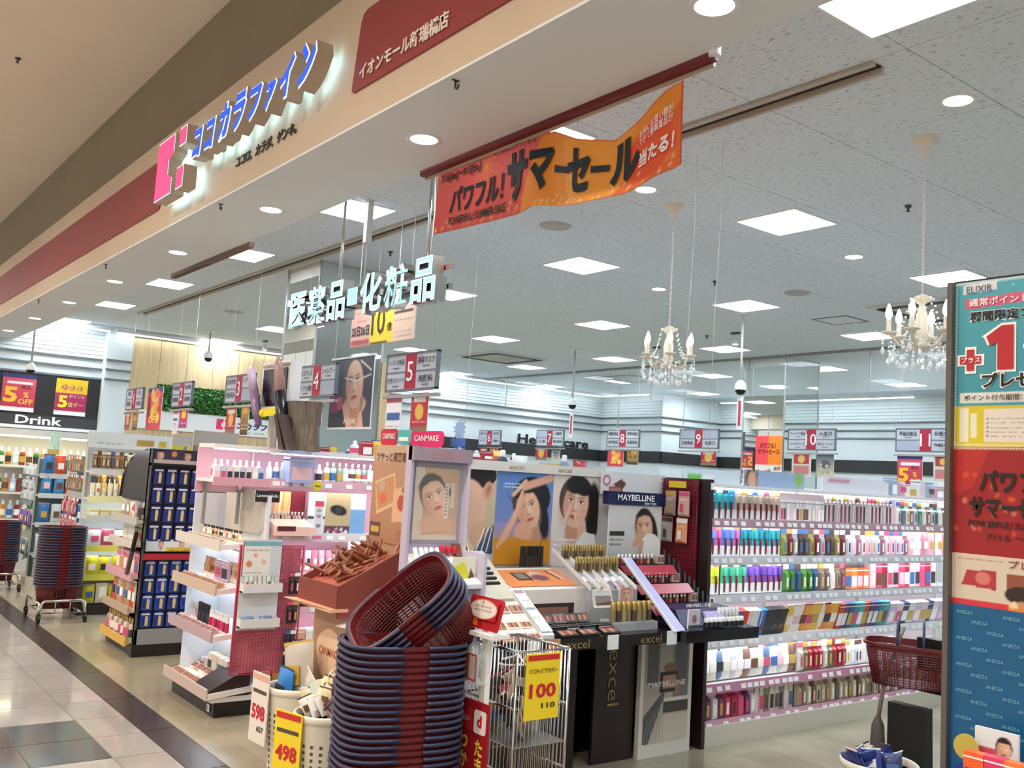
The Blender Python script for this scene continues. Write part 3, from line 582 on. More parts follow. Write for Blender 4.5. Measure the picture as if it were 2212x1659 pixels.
# posters: generic small prints
def poster(name, label, x, y, z, w_, h_, kind, rz=0, cat='poster', seed=1):
    t = thing(name, label, cat, (x, y, z), rz); board(t, w_, h_)
    n = 26; A = Art(w_, h_, n)
    if kind == 'five_off':
        A.grad(0, .1, 1, 1, '#c42c48', '#e0556a'); A.rect(0, .9, 1, 1, '#34306a'); A.rect(.12, .72, .9, .8, '#f4ecec'); A.rect(0, 0, 1, .09, '#f2f2f2')
        A.build(t, (0, -.001, 0)); text(t, '5', flat('#ffc23a'), (-.24*w_, -.004, -.06*h_), .42*w_, .42*h_, None, 0, .04); text(t, '%\nOFF', flat('#ffb04a'), (.22*w_, -.004, -.14*h_), .44*w_, .34*h_, None, 0, .04); text(t, '商品', INK, (.2*w_, -.004, .16*h_), .28*w_)
    elif kind == 'five_day':
        A.grad(0, .1, 1, .62, '#b02050', '#b3305a'); A.rect(0, .62, 1, 1, '#f0c21c'); A.rect(0, 0, 1, .09, '#f2f2f2'); 
        for k in range(3): A.ell(.28+.23*k, .76, .1, .1, '#b32d62')
        A.build(t, (0, -.001, 0)); text(t, 'お客様', flat('#f7d94a'), (.0, -.004, .26*h_), .6*w_); text(t, '5', flat('#ffe02e'), (-.25*w_, -.004, -.13*h_), .3*w_, .34*h_, None, 0, .04); text(t, 'ポイント', WT, (.18*w_, -.004, .03*h_), .5*w_); text(t, '倍デー', flat('#ffe9a0'), (.16*w_, -.004, -.2*h_), .5*w_)
    elif kind == 'redblue':
        A.rect(0, 0, 1, 1, '#d83f52'); A.rect(0, .88, 1, 1, '#2b3a86'); A.rect(.3, .68, .75, .8, '#f6f2f2'); A.blots(.2, .25, .8, .9, 18, .12, ['#ffb347', '#ffd24d', '#f2735a'], 3); A.build(t, (0, -.001, 0)); text(t, '%\nOFF', flat('#ffdc5a'), (0, -.004, -.15*h_), .6*w_, .4*h_, None, 0, .03)
    elif kind == 'red':
        A.rect(0, 0, 1, 1, '#b3243a'); A.rect(0, 0, 1, .2, '#8f6a52'); A.ell(.5, .55, .25, .25, '#d9b04a'); A.rect(.15, .78, .85, .92, '#d9d2c8'); A.scrawl(.1, .9, .3, .05, '#e9c9b0', seed=seed); A.build(t, (0, -.001, 0))
    elif kind == 'brown':
        A.grad(0, 0, 1, 1, '#3d2e1c', '#c78d3a'); A.blots(.2, .5, .8, 1.0, 8, .15, ['#e0a548', '#8a5a22'], seed); A.scrawl(.1, .9, .2, .06, '#e4cfa0', seed=seed); A.scrawl(.1, .9, .32, .06, '#f1e2c0', seed=seed+1); A.build(t, (0, -.001, 0))
    elif kind == 'price':
        A.rect(0, 0, 1, 1, '#e9e6ea'); A.rect(0, .86, 1, 1, '#b7566a'); A.rect(.05, .55, .95, .68, '#3f5f9a'); 
        for k in range(6): A.scrawl(.08, .92, .08+.07*k, .035, '#8f8a94', seed=seed+k)
        A.build(t, (0, -.001, 0))
    elif kind == 'pinkyel':
        A.rect(0, 0, 1, 1, '#c22a52'); A.rect(.3, .5, .8, .9, '#f2cf2e'); A.rect(0, .1, 1, .35, '#a33a8a'); A.scrawl(.1, .9, .2, .07, '#f0c0d0', seed=seed); A.build(t, (0, -.001, 0))
    elif kind == 'ten':
        pass
    elif kind == 'summer':
        A.rect(0, 0, 1, 1, '#ff4b52'); A.rect(.5, .28, 1, 1, '#ff8f1f'); A.rect(0, 0, 1, .28, '#f4ece4'); A.blots(.08, .05, .92, .22, 9, .09, ['#7a3a22', '#e0702e', '#5a5f66'], 4); A.build(t, (0, -.001, 0)); text(t, 'パワフル！\nサマーセール', flat('#7d1a22'), (0, -.004, .18*h_), .82*w_, .3*h_, None, 0, .03)
    elif kind == 'beige':
        A.rect(0, 0, 1, 1, '#d8d0c0'); A.rect(.1, .55, .9, .95, '#b33a44'); A.ell(.5, .75, .18, .18, '#e3b860'); A.rect(.1, .08, .9, .45, '#c97f7c'); A.build(t, (0, -.001, 0))
    elif kind == 'navy':
        A.grad(0, 0, 1, 1, '#d8c8a4', '#3b4a6e'); A.ell(.5, .55, .3, .22, '#55606f'); A.blots(.1, .1, .9, .6, 9, .08, ['#e8d8b0', '#8d97a8'], 5); A.build(t, (0, -.001, 0))
    return t
poster('drink_poster', 'red five percent off poster on the black drink board, left of the yellow one', XL+.05, 2.34, 2.21, .39, .48, 'five_off', R90)
poster('drink_poster', 'yellow and crimson five times points poster on the black drink board', XL+.05, 2.97, 2.21, .39, .48, 'five_day', R90)
poster('wall_poster', 'red poster with blue top behind aisle sign one', -10.85, 3.25, 2.03, .52, .47, 'redblue')
poster('sign_poster', 'white price list poster hanging under aisle sign five', -5.44, F, 1.81, .19, .38, 'price'); poster('sign_poster', 'dark red poster hanging under aisle sign five', -5.12, F, 1.865, .2, .27, 'red')
poster('sign_poster', 'magenta and yellow poster hanging under aisle sign four', -6.82, F, 1.89, .25, .21, 'pinkyel'); poster('sign_poster', 'narrow brown poster hanging under aisle sign four', -6.545, F, 1.9, .1, .2, 'brown', seed=4)
poster('sign_poster', 'dark red poster hanging under aisle sign three', -8.31, F, 1.855, .23, .25, 'red', seed=5); poster('sign_poster', 'brown and gold poster hanging under aisle sign three', -7.99, F, 1.855, .17, .25, 'brown', seed=6)
poster('sign_poster', 'grey price list poster hanging under aisle sign two', -9.84, F, 1.86, .14, .24, 'price', seed=7); poster('sign_poster', 'crimson poster with yellow square hanging under aisle sign two', -9.6, F, 1.9, .24, .2, 'pinkyel', seed=8)
poster('sign_poster', 'dark red poster hanging under aisle sign one', -11.55, F, 1.89, .22, .21, 'red', seed=9); poster('sign_poster', 'brown poster hanging under aisle sign one', -11.25, F, 1.89, .2, .21, 'brown', seed=10)
poster('sign_poster', 'orange food poster hanging under aisle sign eight', -9.83, B, 1.87, .32, .25, 'redblue'); poster('sign_poster', 'gold food poster hanging under aisle sign eight', -9.49, B, 1.89, .22, .22, 'brown', seed=12)
poster('sign_poster', 'red character free sale card hanging under aisle sign nine', -8.12, B, 1.9, .25, .19, 'red', seed=13); poster('sign_poster', 'red and white poster hanging under aisle sign ten', -6.72, B, 1.85, .26, .27, 'beige'); poster('sign_poster', 'blue and sand poster hanging under aisle sign ten', -6.4, B, 1.85, .22, .27, 'navy')
poster('sign_poster', 'crimson five percent off poster hanging under aisle sign eleven', -5.38, B, 1.8, .28, .36, 'five_off'); poster('sign_poster', 'pale red poster hanging under aisle sign eleven', -5.02, B, 1.86, .2, .26, 'beige')
poster('sign_poster', 'red poster hanging under aisle sign seven', -11.5, B, 1.9, .28, .19, 'red', seed=15); poster('sign_poster', 'grey poster hanging under aisle sign seven', -11.15, B, 1.89, .2, .2, 'navy')
poster('sign_poster', 'small red poster hanging under aisle sign six', -13.05, B, 1.88, .2, .18, 'red', seed=16); poster('sign_poster', 'small pink poster hanging under aisle sign six', -12.75, B, 1.9, .2, .16, 'beige')
poster('column_poster', 'bright red and orange sale poster on the mirrored column', -7.36, 9.63, 1.955, .4, .49, 'summer')
# ten times board
t = thing('points_board', 'salmon and yellow ten times points board hanging under the glowing sign', 'poster', (-5.6, 3.12, 2.485)); board(t, .86, .275, .008)
A = Art(.86, .275, 90, '#e8b7a4'); A.rect(.33, 0, .68, 1, '#f0d23c'); A.rect(.68, 0, 1, 1, '#ecc7ad'); A.rect(0, 0, .33, .16, '#d88a86'); A.rect(.7, .9, .97, .98, '#8a7a70'); A.rect(.7, .66, .97, .73, '#4a423e'); A.rect(.34, .0, .6, .07, '#6a5a20')
for k in range(5): A.scrawl(.71, .97, .1+.1*k, .02, '#b08f7e', seed=k)
A.scrawl(.03, .3, .84, .03, '#c06a5c'); A.scrawl(.1, .25, .62, .04, '#d85a52', seed=5); A.build(t, (0, -.001, 0))
text(t, '10', flat('#3a2f14'), (-.04, -.004, .02), .18, .19, None, 0, .005); text(t, '倍', flat('#3a2f14'), (.115, -.004, -.03), .06, None, None, 0, .02); text(t, '最大', flat('#5a3a2a'), (.115, -.004, .09), .06); text(t, '25日26日', flat('#22304a'), (-.285, -.004, -.03), .25, .07, None, 0, .03); text(t, '化粧品全品', flat('#b03a44'), (-.285, -.004, -.105), .24, .035, None, 0, .01)
for s_ in (-.35, .35): MB().tube([(s_, 0, .137), (s_, 0, H-2.485)], .002, 4).build('wire', flat('#d8d6d0'), t)
# wall signs
db = thing('drink_board', 'black wall board lettered Drink at the far left', 'wall sign', (XL+.02, 2.72, 2.08), R90)
MB().box(-.72, .71, -.02, .0, -.14, .4).build('upper_board', mat('board_black', '#242122', .5, var=.1, scale=5), db); MB().box(-.72, .69, -.035, .0, -.28, -.14).build('lettering_board', mat('board_grey', '#3c3a3b', .5), db); MB().box(-.72, .69, -.06, .0, -.32, -.28).build('ledge', WHITE, db); MB().box(-.72, .71, -.03, 0, .4, .425).build('top_edge', SFR, db)
text(db, 'Drink', WT, (-.11, -.04, -.205), .56, .11, None, .004, .025)
hb = thing('health_care_sign', 'black Health care lettering on the white wall above the charcoal band', 'wall sign', (XL+.01, 11.4, 2.22), R90); text(hb, 'Health care', INK, (0, -.01, 0), 1.72, .17, None, .008, .025); 
tv = thing('logo_board', 'long white wall board with pink and navy shop logo under the leaves', 'wall sign', (-13.385, 5.06, 1.99), R90)
MB().box(-1.25, 1.25, 0, .03, -.12, .14).build('board', mat('board_white', '#f4f4f4', .5), tv); text(tv, 'ココカラファイン', flat('#20246a'), (.5, -.004, .02), .95, .1, None, .004, .04, .15)
MB().prism([(-.16, -.05), (-.06, -.05), (-.06, -.02), (-.09, 0), (-.09, .04), (-.06, .06), (-.06, .1), (-.16, .1)], -.004, 0).box(-.035, .0, -.004, 0, .06, .1).box(-.035, .0, -.004, 0, -.05, .0).build('mark', flat('#f0386c'), tv); text(tv, 'ココロ、カラダ、ゲンキ。', INK, (.5, -.004, -.075), .6, .03)
# framed beauty poster hanging between aisle signs four and five
t = thing('portrait_poster', 'large hanging beauty poster of a face with a tattooed neck, lettered AUBE', 'poster', (-6.35, 3.32, 2.06)); board(t, .66, .52, .01)
A = Art(.66, .52, 90, '#4c4f5a'); A.ell(.62, .1, .34, .3, '#e2b49e', 0, .04); A.face(.58, .62, .2, .12, '#e6bda6', '#3a3a44', '#c9706a', -.2, False); A.poly([(0, 0), (.45, 0), (.3, .35), (0, .45)], '#3c3f4a'); A.poly([(.85, 0), (1, 0), (1, .5), (.8, .2)], '#4a4c56'); A.ell(.25, .35, .08, .08, '#c75a78'); A.rect(0, .2, .2, .45, '#a3446a', .6)
for k in range(6): A.line(.74, .22+.035*k, .8, .26+.03*k, .012, '#3a3a44')
A.line(.35, .72, .6, .66, .015, '#f3eee6'); A.line(.6, .66, .95, .74, .015, '#f3eee6'); A.line(.7, .95, .95, .8, .02, '#e9dfd6'); A.build(t, (0, -.001, 0)); text(t, 'AUBE', WT, (.02, -.004, -.215), .2, .035, None, 0, .01)
MB().box(-.34, .34, -.006, .014, -.275, -.26).box(-.34, .34, -.006, .014, .26, .275).build('frame', WHITE, t)
for s_ in (-.3, .3): MB().tube([(s_, 0, .27), (s_, 0, H-2.06)], .002, 4).build('wire', flat('#d8d6d0'), t)
# long loose hanging wires with nothing on them
wm = MB().tube([(0, 0, 0), (.004, 0, -.4), (-.01, 0, -.8), (-.02, 0, -1.5)], .0018, 4).mesh('hanging_wire', flat('#dddbd6'))
for (x, y, lab) in ((-3.21, 3.54, 'loose white wire hanging from the ceiling to the right of the left chandelier'), (-5.25, 3.63, 'loose white wire hanging from the ceiling right of the glowing sign'), (-2.99, 3.48, 'thin wire hanging from the ceiling right of the banner corner')):
    tag(link('hanging_wire', wm, None, (x, y, H)), lab, 'wire')
# ================================================================== product shapes (shared meshes, coloured per object)
MC = {}
BROWNC = flat('#8f5f48')
DARKRED = flat('#7d1526'); DKBROWN = mat('dark_brown_laminate', '#2c1a1c', .35, var=.1, scale=5); SILVER = mat('silver_cap', '#c9c8c6', .25, .8); GOLDC = mat('gold_cap', '#b59a5a', .3, .7)
def shape(kind, w_=.05, d=.03, h=.12, v=0):
    k = (kind, w_, d, h, v)
    if k in MC: return MC[k]
    a = w_/2; b = MB(); cap = (WHITE, SILVER, BLACK, GOLDC, BROWNC)[v % 5]
    if kind == 'box':
        b.box(-a, a, 0, d, 0, h).box(-a*.82, a*.82, -.0012, 0, h*.12, h*.62, 1).box(-a, a, -.001, d+.001, h*.86, h*.9, 2); ms = [GLOSS, RANDL, cap]
    elif kind == 'bottle':
        b.lathe([(a*.9, 0), (a, h*.05), (a, h*.62), (a*.75, h*.72), (a*.4, h*.76)], 12, 0, (0, a, 0)).lathe([(a*.45, h*.75), (a*.45, h*.97), (a*.3, h)], 10, 2, (0, a, 0)).lathe([(a*1.01, h*.16), (a*1.01, h*.5)], 12, 1, (0, a, 0)); ms = [GLOSS, RANDL, cap]
    elif kind == 'tube':
        b.lathe([(a*.8, 0), (a*.8, h*.2)], 10, 2, (0, a, 0)); n = 10
        b.add([(a*.75*math.cos(2*PI*k/n), a+a*.75*math.sin(2*PI*k/n), h*.2) for k in range(n)]+[(a*.98*math.cos(2*PI*k/n), a+a*.7*math.sin(2*PI*k/n), h*.5) for k in range(n)]+[(a*math.cos(2*PI*k/n), a+.003*math.sin(2*PI*k/n), h) for k in range(n)],
              [(i*n+q, i*n+(q+1) % n, (i+1)*n+(q+1) % n, (i+1)*n+q) for i in (0, 1) for q in range(n)], 0, True); b.box(-a*.5, a*.5, a-.016*0-a*.76, a-a*.74, h*.35, h*.6, 1); ms = [GLOSS, RANDL, cap]
    elif kind == 'stick':
        b.lathe([(a, 0), (a, h*.55)], 10, 0, (0, a, 0)).lathe([(a*.88, h*.55), (a*.88, h*.97), (a*.7, h)], 10, 2, (0, a, 0)); ms = [GLOSS, RANDL, cap]
    elif kind == 'pack':      # hanging blister card
        b.box(-a, a, 0, .003, 0, h).box(-a, a, -.001, 0, h*.8, h*.97, 1)
        b.hexa([(-a*.7, -d, h*.08), (a*.7, -d, h*.08), (a*.8, 0, h*.05), (-a*.8, 0, h*.05)], [(-a*.6, -d, h*.62), (a*.6, -d, h*.62), (a*.75, 0, h*.7), (-a*.75, 0, h*.7)], 2).box(-a*.3, a*.3, -d-.001, -d, h*.16, h*.5, 1); ms = [SOFTC, RANDL, GLOSS]
    elif kind == 'brushpack':  # tinted card with a dark red handled tool behind film
        b.box(-a, a, 0, .004, h*.35, h).box(-a, a, 0, .003, 0, h*.34, 3).box(-a*.8, a*.8, -.001, 0, h*.86, h*.96, 1)
        b.tube([(0, -.006, h*.06), (0, -.007, h*.42), (0, -.006, h*.62)], [a*.16, a*.24, a*.14], 6, 2).hexa([(-a*.45, -.014, h*.58), (a*.45, -.014, h*.58), (a*.5, 0, h*.56), (-a*.5, 0, h*.56)], [(-a*.4, -.012, h*.8), (a*.4, -.012, h*.8), (a*.5, 0, h*.82), (-a*.5, 0, h*.82)], 0); ms = [GLOSS, RANDL, DARKRED, flat('#dfe5e2')]
    elif kind == 'pouch':      # pillow bag with crimped ends
        n, m_ = 6, 8; vs = []; fs = []
        for sgn in (-1, 1):
            o = len(vs)
            for j in range(m_+1):
                for i in range(n+1):
                    u, q = i/n, j/m_; pf = (math.sin(PI*u)**.6)*(math.sin(PI*q)**.5); vs.append(((u-.5)*w_*(1-.06*math.sin(PI*q)), sgn*pf*d/2+d/2, q*h))
            for j in range(m_):
                for i in range(n):
                    f = (o+j*(n+1)+i, o+j*(n+1)+i+1, o+(j+1)*(n+1)+i+1, o+(j+1)*(n+1)+i); fs.append(f if sgn < 0 else f[::-1])
        b.add(vs, fs, 0, True); b.box(-a*.55, a*.55, -.002, .001, h*.3, h*.62, 1); b.box(-a, a, d/2-.002, d/2+.002, h*.97, h*1.03, 1); ms = [GLOSS, RANDL]
    elif kind == 'case':       # soft cosmetics case / compact standing on edge
        b.prism(rrect(-a, a, 0, h, min(a, h/2)*.35, 4), 0, d).box(-a*.5, a*.5, -.001, 0, h*.2, h*.4, 1); ms = [GLOSS, RANDL]
    elif kind == 'palette':
        b.prism(rrect(-a, a, 0, h, h*.08, 3), 0, d)
        for i in range(4): b.box(-a*.85+i*a*.44, -a*.85+i*a*.44+a*.38, -.0015, 0, h*.2, h*.8, 1+i % 2)
        ms = [GLOSS, flat('#b7836c'), flat('#8a5347')]
    elif kind == 'brush':
        b.tube([(0, a, 0), (0, a, h*.55), (0, a, h*.62)], [a*.35, a*.4, a*.5], 8, 0).tube([(0, a, h*.6), (0, a, h*.72)], [a*.55, a*.6], 8, 2).tube([(0, a, h*.72), (0, a, h*.88), (0, a, h)], [a*.6, a, a*.3], 8, 1); ms = [GLOSS, RANDL, SILVER]
    elif kind == 'jar':
        b.lathe([(a, 0), (a, h*.6)], 14, 0, (0, a, 0)).lathe([(a*1.04, h*.6), (a*1.04, h), (a*.9, h*1.02)], 14, 2, (0, a, 0)); ms = [GLOSS, RANDL, cap]
    elif kind == 'bluepack':   # pouch shaped blue shaver pack with pale bottle print
        b.prism([(-a, .03*h), (-a*.9, 0), (a*.9, 0), (a, .03*h), (a, h*.9), (a*.6, h), (-a*.6, h), (-a, h*.9)], 0, .012).prism([(-a*.05, h*.1), (a*.45, h*.1), (a*.5, h*.62), (a*.3, h*.75), (.05*a, h*.75), (-a*.05, h*.6)], -.006, 0, 1).box(-a*.8, a*.8, -.001, 0, h*.8, h*.9, 2).box(-a*.75, -a*.2, -.001, 0, h*.15, h*.7, 3); ms = [GLOSS, flat('#d9bf7d'), flat('#e9dfd6'), flat('#1c2f8a')]
    me = b.mesh(kind, ms); MC[k] = me; return me
card_m = bx(-.024, .024, -.0015, 0, -.014, .014).mesh('price_card', flat('#efeeee'))
ORD = lambda k: '%d%s' % (k, 'th' if 10 < k % 100 < 20 else {1: 'st', 2: 'nd', 3: 'rd'}.get(k % 10, 'th'))
def row(fr, name, cat, group, label, me, x0, x1, v, z, pitch, cols, lean=0, jit=.12, seed=0, yaw=0):
    R = random.Random(seed+int(x0*100)+int(z*1000)); x = x0+pitch/2; i = 0
    while x < x1-pitch*.3:
        m_ = me[i % len(me)] if isinstance(me, list) else me; c = cols[i % len(cols)] if jit >= 0 else cols[int((x-x0)/(x1-x0)*len(cols)) % len(cols)]
        o = link(name, m_, None, fr.p(x+R.uniform(-1, 1)*abs(jit)*pitch*.3, v+R.uniform(0, .006), z), fr.rz, c, (lean, 0, fr.rz+yaw+R.uniform(-1, 1)*.04)); tag(o, label+', %s from left' % ORD(i+1) if len(label.split()) < 14 else label, cat, group); x += pitch; i += 1
def blocks(fr, spec, z, v, label_tail, x0, lean=0):
    """spec: (name, category, mesh, colours, count, pitch, words) laid one after another along the shelf"""
    x = x0
    for (name, cat, me, cols, n, pitch, words) in spec:
        row(fr, name, cat, words+' '+label_tail, words+' '+label_tail, me, x, x+n*pitch+.001, v, z, pitch, cols, lean); x += n*pitch+.012
def unit(fr, name, label, L, D, top, levels, bcol='#e9e4e6', scol='#e6e4e2', rails=('#c9c4c8',), base=.1, basecol='#d9d3c6', light=True, bays=1, cards=True, backz=.1, cat='shelf unit', ends=True):
    t = thing(name, label, cat, (fr.x, fr.y, 0), fr.rz); sm = flat(scol)
    MB().box(0, L, .0, D, 0, base).build('base', flat(basecol), t)
    MB().box(0, L, D-.025, D, base, top).build('back_panel', flat(bcol), t)
    for k in range(bays+1): MB().box(k*L/bays-.012*(k > 0), k*L/bays+.012*(k < bays), D-.05, D-.02, base, top).build('upright', sm, t)
    for i, (z, d, *q) in enumerate(levels):
        v0 = D-.025-d; rc = rails[i % len(rails)]
        for kb in range(bays):
            xa, xb = kb*L/bays+.003, (kb+1)*L/bays-.003
            sh = MB().box(xa, xb, v0, D-.025, z-.018, z).build('shelf', sm, t)
            if q: MB().box(xa, xb, v0-.004, v0, z-.02, z+.004).build('lip', sm, sh)
            else: MB().hexa([(xa, v0-.014, z-.035), (xb, v0-.014, z-.035), (xb, v0, z-.035), (xa, v0, z-.035)], [(xa, v0-.002, z+.02), (xb, v0-.002, z+.02), (xb, v0+.002, z+.02), (xa, v0+.002, z+.02)]).build('price_rail', flat(rc, .25), sh)
            if cards and not q:
                x = xa+.05; R = random.Random(i*7+kb)
                while x < xb-.04:
                    o = link('price_card', card_m, sh, (x, v0-.011, z-.009)); o.rotation_euler = (-.25, 0, 0); x += R.choice((.06, .075, .09, .15))
            if light and z > .4: MB().box(xa+.02, xb-.02, v0+.002, v0+.02, z-.026, z-.0185).build('shelf_light', LEDS, sh)
    return t
LEDS = mat('shelf_led', '#ffffff', .5, emit=14, ecol='#f4faff')
# ================================================================== right-hand gondola run (faces the aisle)
RG = Frame(-3.78, 4.44, R90)
unit(RG, 'cosmetics_gondola', 'long white gondola of brushes, sponges and make-up with lit shelves and pink price rails', 3.45, .52, 1.55,
     [(.125, .47), (.33, .46), (.585, .43), (.84, .39), (1.075, .36), (1.305, .33), (1.535, .26, 1)], '#f0dfe5', '#e9e6e4', ('#c993a8', '#c07f98', '#dcdadd', '#d0ccd2', '#cfcbd0', '#b58a98'), .115, '#cfc8ba', True, 3)  # topmost level: added canopy whose strip lights the top row
BP = shape('brushpack', .064, .01, .2); PK = shape('pack', .062, .018, .19); PKs = shape('pack', .05, .014, .14); POU = shape('pouch', .105, .035, .18); CAS = shape('case', .1, .05, .17)
gt = 'on the right gondola'
def rg(z, v, *spec, x0=.03, lean=0, tail=''): blocks(RG, spec, z, v, tail+gt, x0, lean)
rg(1.31, .25, ('makeup_brush_pack', 'brush pack', BP, ['#3fa7b3', '#3d95b5', '#46b0b8'], 8, .058, 'turquoise carded cosmetic tool with dark handle, top shelf'), ('makeup_brush_pack', 'brush pack', BP, ['#b9a79a', '#c4ada0', '#a89a90'], 8, .058, 'taupe carded cosmetic tool with red handle, top shelf'),
   ('slim_pack', 'cosmetic pack', shape('box', .03, .02, .15, 1), ['#dcd6d6', '#cfc9cc', '#e6e0e0'], 14, .036, 'slim pale boxed liner, top shelf'), ('makeup_brush', 'brush', shape('brush', .035, .03, .22), ['#5a4a46', '#8a3a44', '#3c3636', '#c9c2be'], 18, .05, 'loose standing make-up brush, top shelf'), ('eyelash_pack', 'cosmetic pack', PK, ['#d8c9c4', '#3a8a86', '#e4ddd9', '#8a6a60'], 12, .062, 'beige carded eyelash pack, top shelf'))
rg(1.08, .25, ('sponge_pack', 'sponge pack', BP, ['#c9d234', '#b8ce3a'], 3, .058, 'lime carded cosmetic tool with red handle, second shelf'), ('sponge_pack', 'sponge pack', BP, ['#5d7cc4', '#6f8ad0', '#c46aa8'], 6, .058, 'blue and pink carded cosmetic tool, second shelf'), ('sponge_pack', 'sponge pack', BP, ['#2f93a3', '#2a8598', '#3aa3ad'], 7, .058, 'teal carded cosmetic tool, second shelf'),
   ('hair_clip_pack', 'cosmetic pack', PK, ['#8a8f4a', '#6a2a3a', '#a7a9ad', '#4a3c3c', '#5a4844'], 12, .062, 'dark carded hair accessory, second shelf'), ('eyelash_curler_pack', 'cosmetic pack', PK, ['#c9ccd2', '#e5d7dc', '#9a6a7a', '#eceaee', '#f3c4d2'], 13, .064, 'silver and pink carded beauty tool, second shelf'), ('puff_pack', 'sponge pack', POU, ['#e8b9c6', '#f2eef0', '#d98aa2'], 6, .11, 'pink puff bag, second shelf'))
rg(.845, .22, ('puff_pack', 'sponge pack', BP, ['#d7dc3c', '#c3d84a', '#aed262'], 5, .062, 'yellow green carded cosmetic tool, third shelf'), ('puff_pack', 'sponge pack', BP, ['#4bb08a', '#3fa58e', '#62b894'], 4, .062, 'green carded cosmetic tool, third shelf'), ('puff_pack', 'sponge pack', BP, ['#7a55b8', '#8a64c8', '#6a4aa8'], 6, .062, 'purple carded cosmetic tool, third shelf'),
   ('hair_roller_pack', 'cosmetic pack', PK, ['#4f8a3f', '#3c6f2f', '#284f7a'], 6, .064, 'green and navy carded roller, third shelf'), ('comb_pack', 'cosmetic pack', PK, ['#8c7a6a', '#6f5a50', '#f0e6e0'], 5, .064, 'brown carded comb, third shelf'), ('cotton_box', 'box', shape('box', .07, .04, .15), ['#ea7a3a', '#f09a4a', '#e2603a'], 4, .075, 'orange boxed cotton, third shelf'), ('pink_box', 'box', shape('box', .076, .05, .18), ['#f4c2d0', '#e84f7f', '#c21f3f', '#fbe5ea'], 12, .078, 'pink gift style cosmetic box, third shelf'))
rg(.59, .15, ('makeup_case', 'case', CAS, ['#f3e9c2', '#f0d14a', '#f2a7b0', '#ee8a2a', '#e8562c', '#2f6fc0', '#d23a34', '#f4d6d6', '#e8e8ea', '#2f78c8', '#2a2a30', '#1f2024', '#35353b'], 13, .068, 'leaning colourful soft make-up case, fourth shelf'), ('sheet_mask', 'sheet mask', shape('pouch', .12, .012, .19), ['#f2c65a', '#f7efe8', '#ee8e3c', '#f5b04a'], 8, .07, 'orange and cream sheet mask sachet, fourth shelf'), ('blade_pack', 'box', shape('box', .064, .03, .18), ['#c8402c', '#5a3a6e', '#2c4f8e', '#1f8fa0', '#3fb4b8'], 10, .064, 'upright multicoloured slim box, fourth shelf'), ('lilac_box', 'box', shape('box', .086, .05, .16), ['#d7c7e8', '#f3d5e2', '#2c3a6c', '#f2eef4'], 12, .088, 'lilac and white cosmetic box, fourth shelf'), x0=.02, lean=.28)
rg(.46, .3, ('wipes_pack', 'box', shape('box', .075, .04, .12, 1), ['#f2f3ef', '#eef1ee', '#f6f4ec'], 11, .085, 'white upright pack on the back riser, fifth shelf'), tail='')
rg(.34, .12, ('cotton_bag', 'cotton bag', POU, ['#8a6a58', '#d4d2ce', '#e9e3d2', '#5f7fa8', '#e5eae2', '#c9cacb', '#efeade'], 15, .066, 'upright cotton puff bag, fifth shelf'), ('razor_pack', 'cosmetic pack', PK, ['#c9c4bd', '#6f6a4f', '#b3202c', '#8c1f30', '#a52a3a'], 10, .055, 'dark red carded razor, fifth shelf'), ('white_card_pack', 'cosmetic pack', shape('pack', .055, .008, .17), ['#f0f0f2', '#e4e5ea', '#d9dce4'], 12, .05, 'white carded eyelid tape, fifth shelf'), ('pen_set', 'cosmetic pack', shape('stick', .018, .018, .14, 1), ['#6d6a7c', '#3d5a92', '#c9a94a', '#8a8a96'], 24, .024, 'slim cosmetic pencil, fifth shelf'))
rg(.13, .06, ('net_pack', 'cosmetic pack', shape('pack', .07, .03, .2), ['#6a2c5e', '#d9cfd2', '#7a3a6a', '#c24a6a', '#b5274a', '#d25a78'], 8, .06, 'purple and pink carded body sponge, bottom shelf'), ('cream_box', 'box', shape('box', .04, .04, .17), ['#e2dccb', '#d7cfbd', '#8f8a80'], 8, .05, 'cream slim box, bottom shelf'), ('gold_pack', 'cosmetic pack', shape('pack', .055, .025, .19), ['#b5a68e', '#8c7a5e', '#d3c6b2', '#6a5c4a', '#c7b294'], 42, .052, 'beige and gold carded bottle, bottom shelf'))
# signs and stock on top of the gondola
def topper(name, label, fr, x, v, z, w_, h_, fn, cat='shelf sign', t=.008, n=30):
    q = fr.p(x, v, z); o = thing(name, label, cat, q, fr.rz); board(o, w_, h_, t, None, (0, 0, h_/2)); A = Art(w_, h_, n); fn(A); A.build(o, (0, -.001, h_/2)); return o
topper('shelf_sign', 'white shelf sign with a green patch on top of the right gondola', RG, .3, .28, 1.537, .55, .09, lambda A: (A.rect(0, 0, 1, 1, '#d7e4ee'), A.rect(.1, .1, .32, .5, '#6cc04a'), A.rect(.34, .1, .55, .5, '#eef0f2'), A.blots(.36, .02, .54, .08, 8, .02, ['#d65a6a', '#3a3f4a'])))
topper('shelf_sign', 'pale blue shelf sign with a woman on top of the right gondola', RG, .95, .28, 1.537, .66, .11, lambda A: (A.rect(0, 0, 1, 1, '#9fb4d4'), A.ell(.12, .45, .1, .13, '#5a3524'), A.ell(.13, .35, .07, .1, '#dcae92'), A.ell(.9, .6, .07, .07, '#8cc63f'), A.scrawl(.3, .75, .8, .03, '#e8eef6')))
topper('shelf_sign', 'white pink lined shelf sign on top of the right gondola', RG, 1.9, .28, 1.537, .8, .11, lambda A: (A.rect(0, 0, 1, 1, '#e6e2ea'), A.rect(.05, .3, .95, .4, '#d67f98'), A.rect(.05, .1, .95, .16, '#c9a5b2'), A.rect(.1, .7, .4, .8, '#c98a9c')))
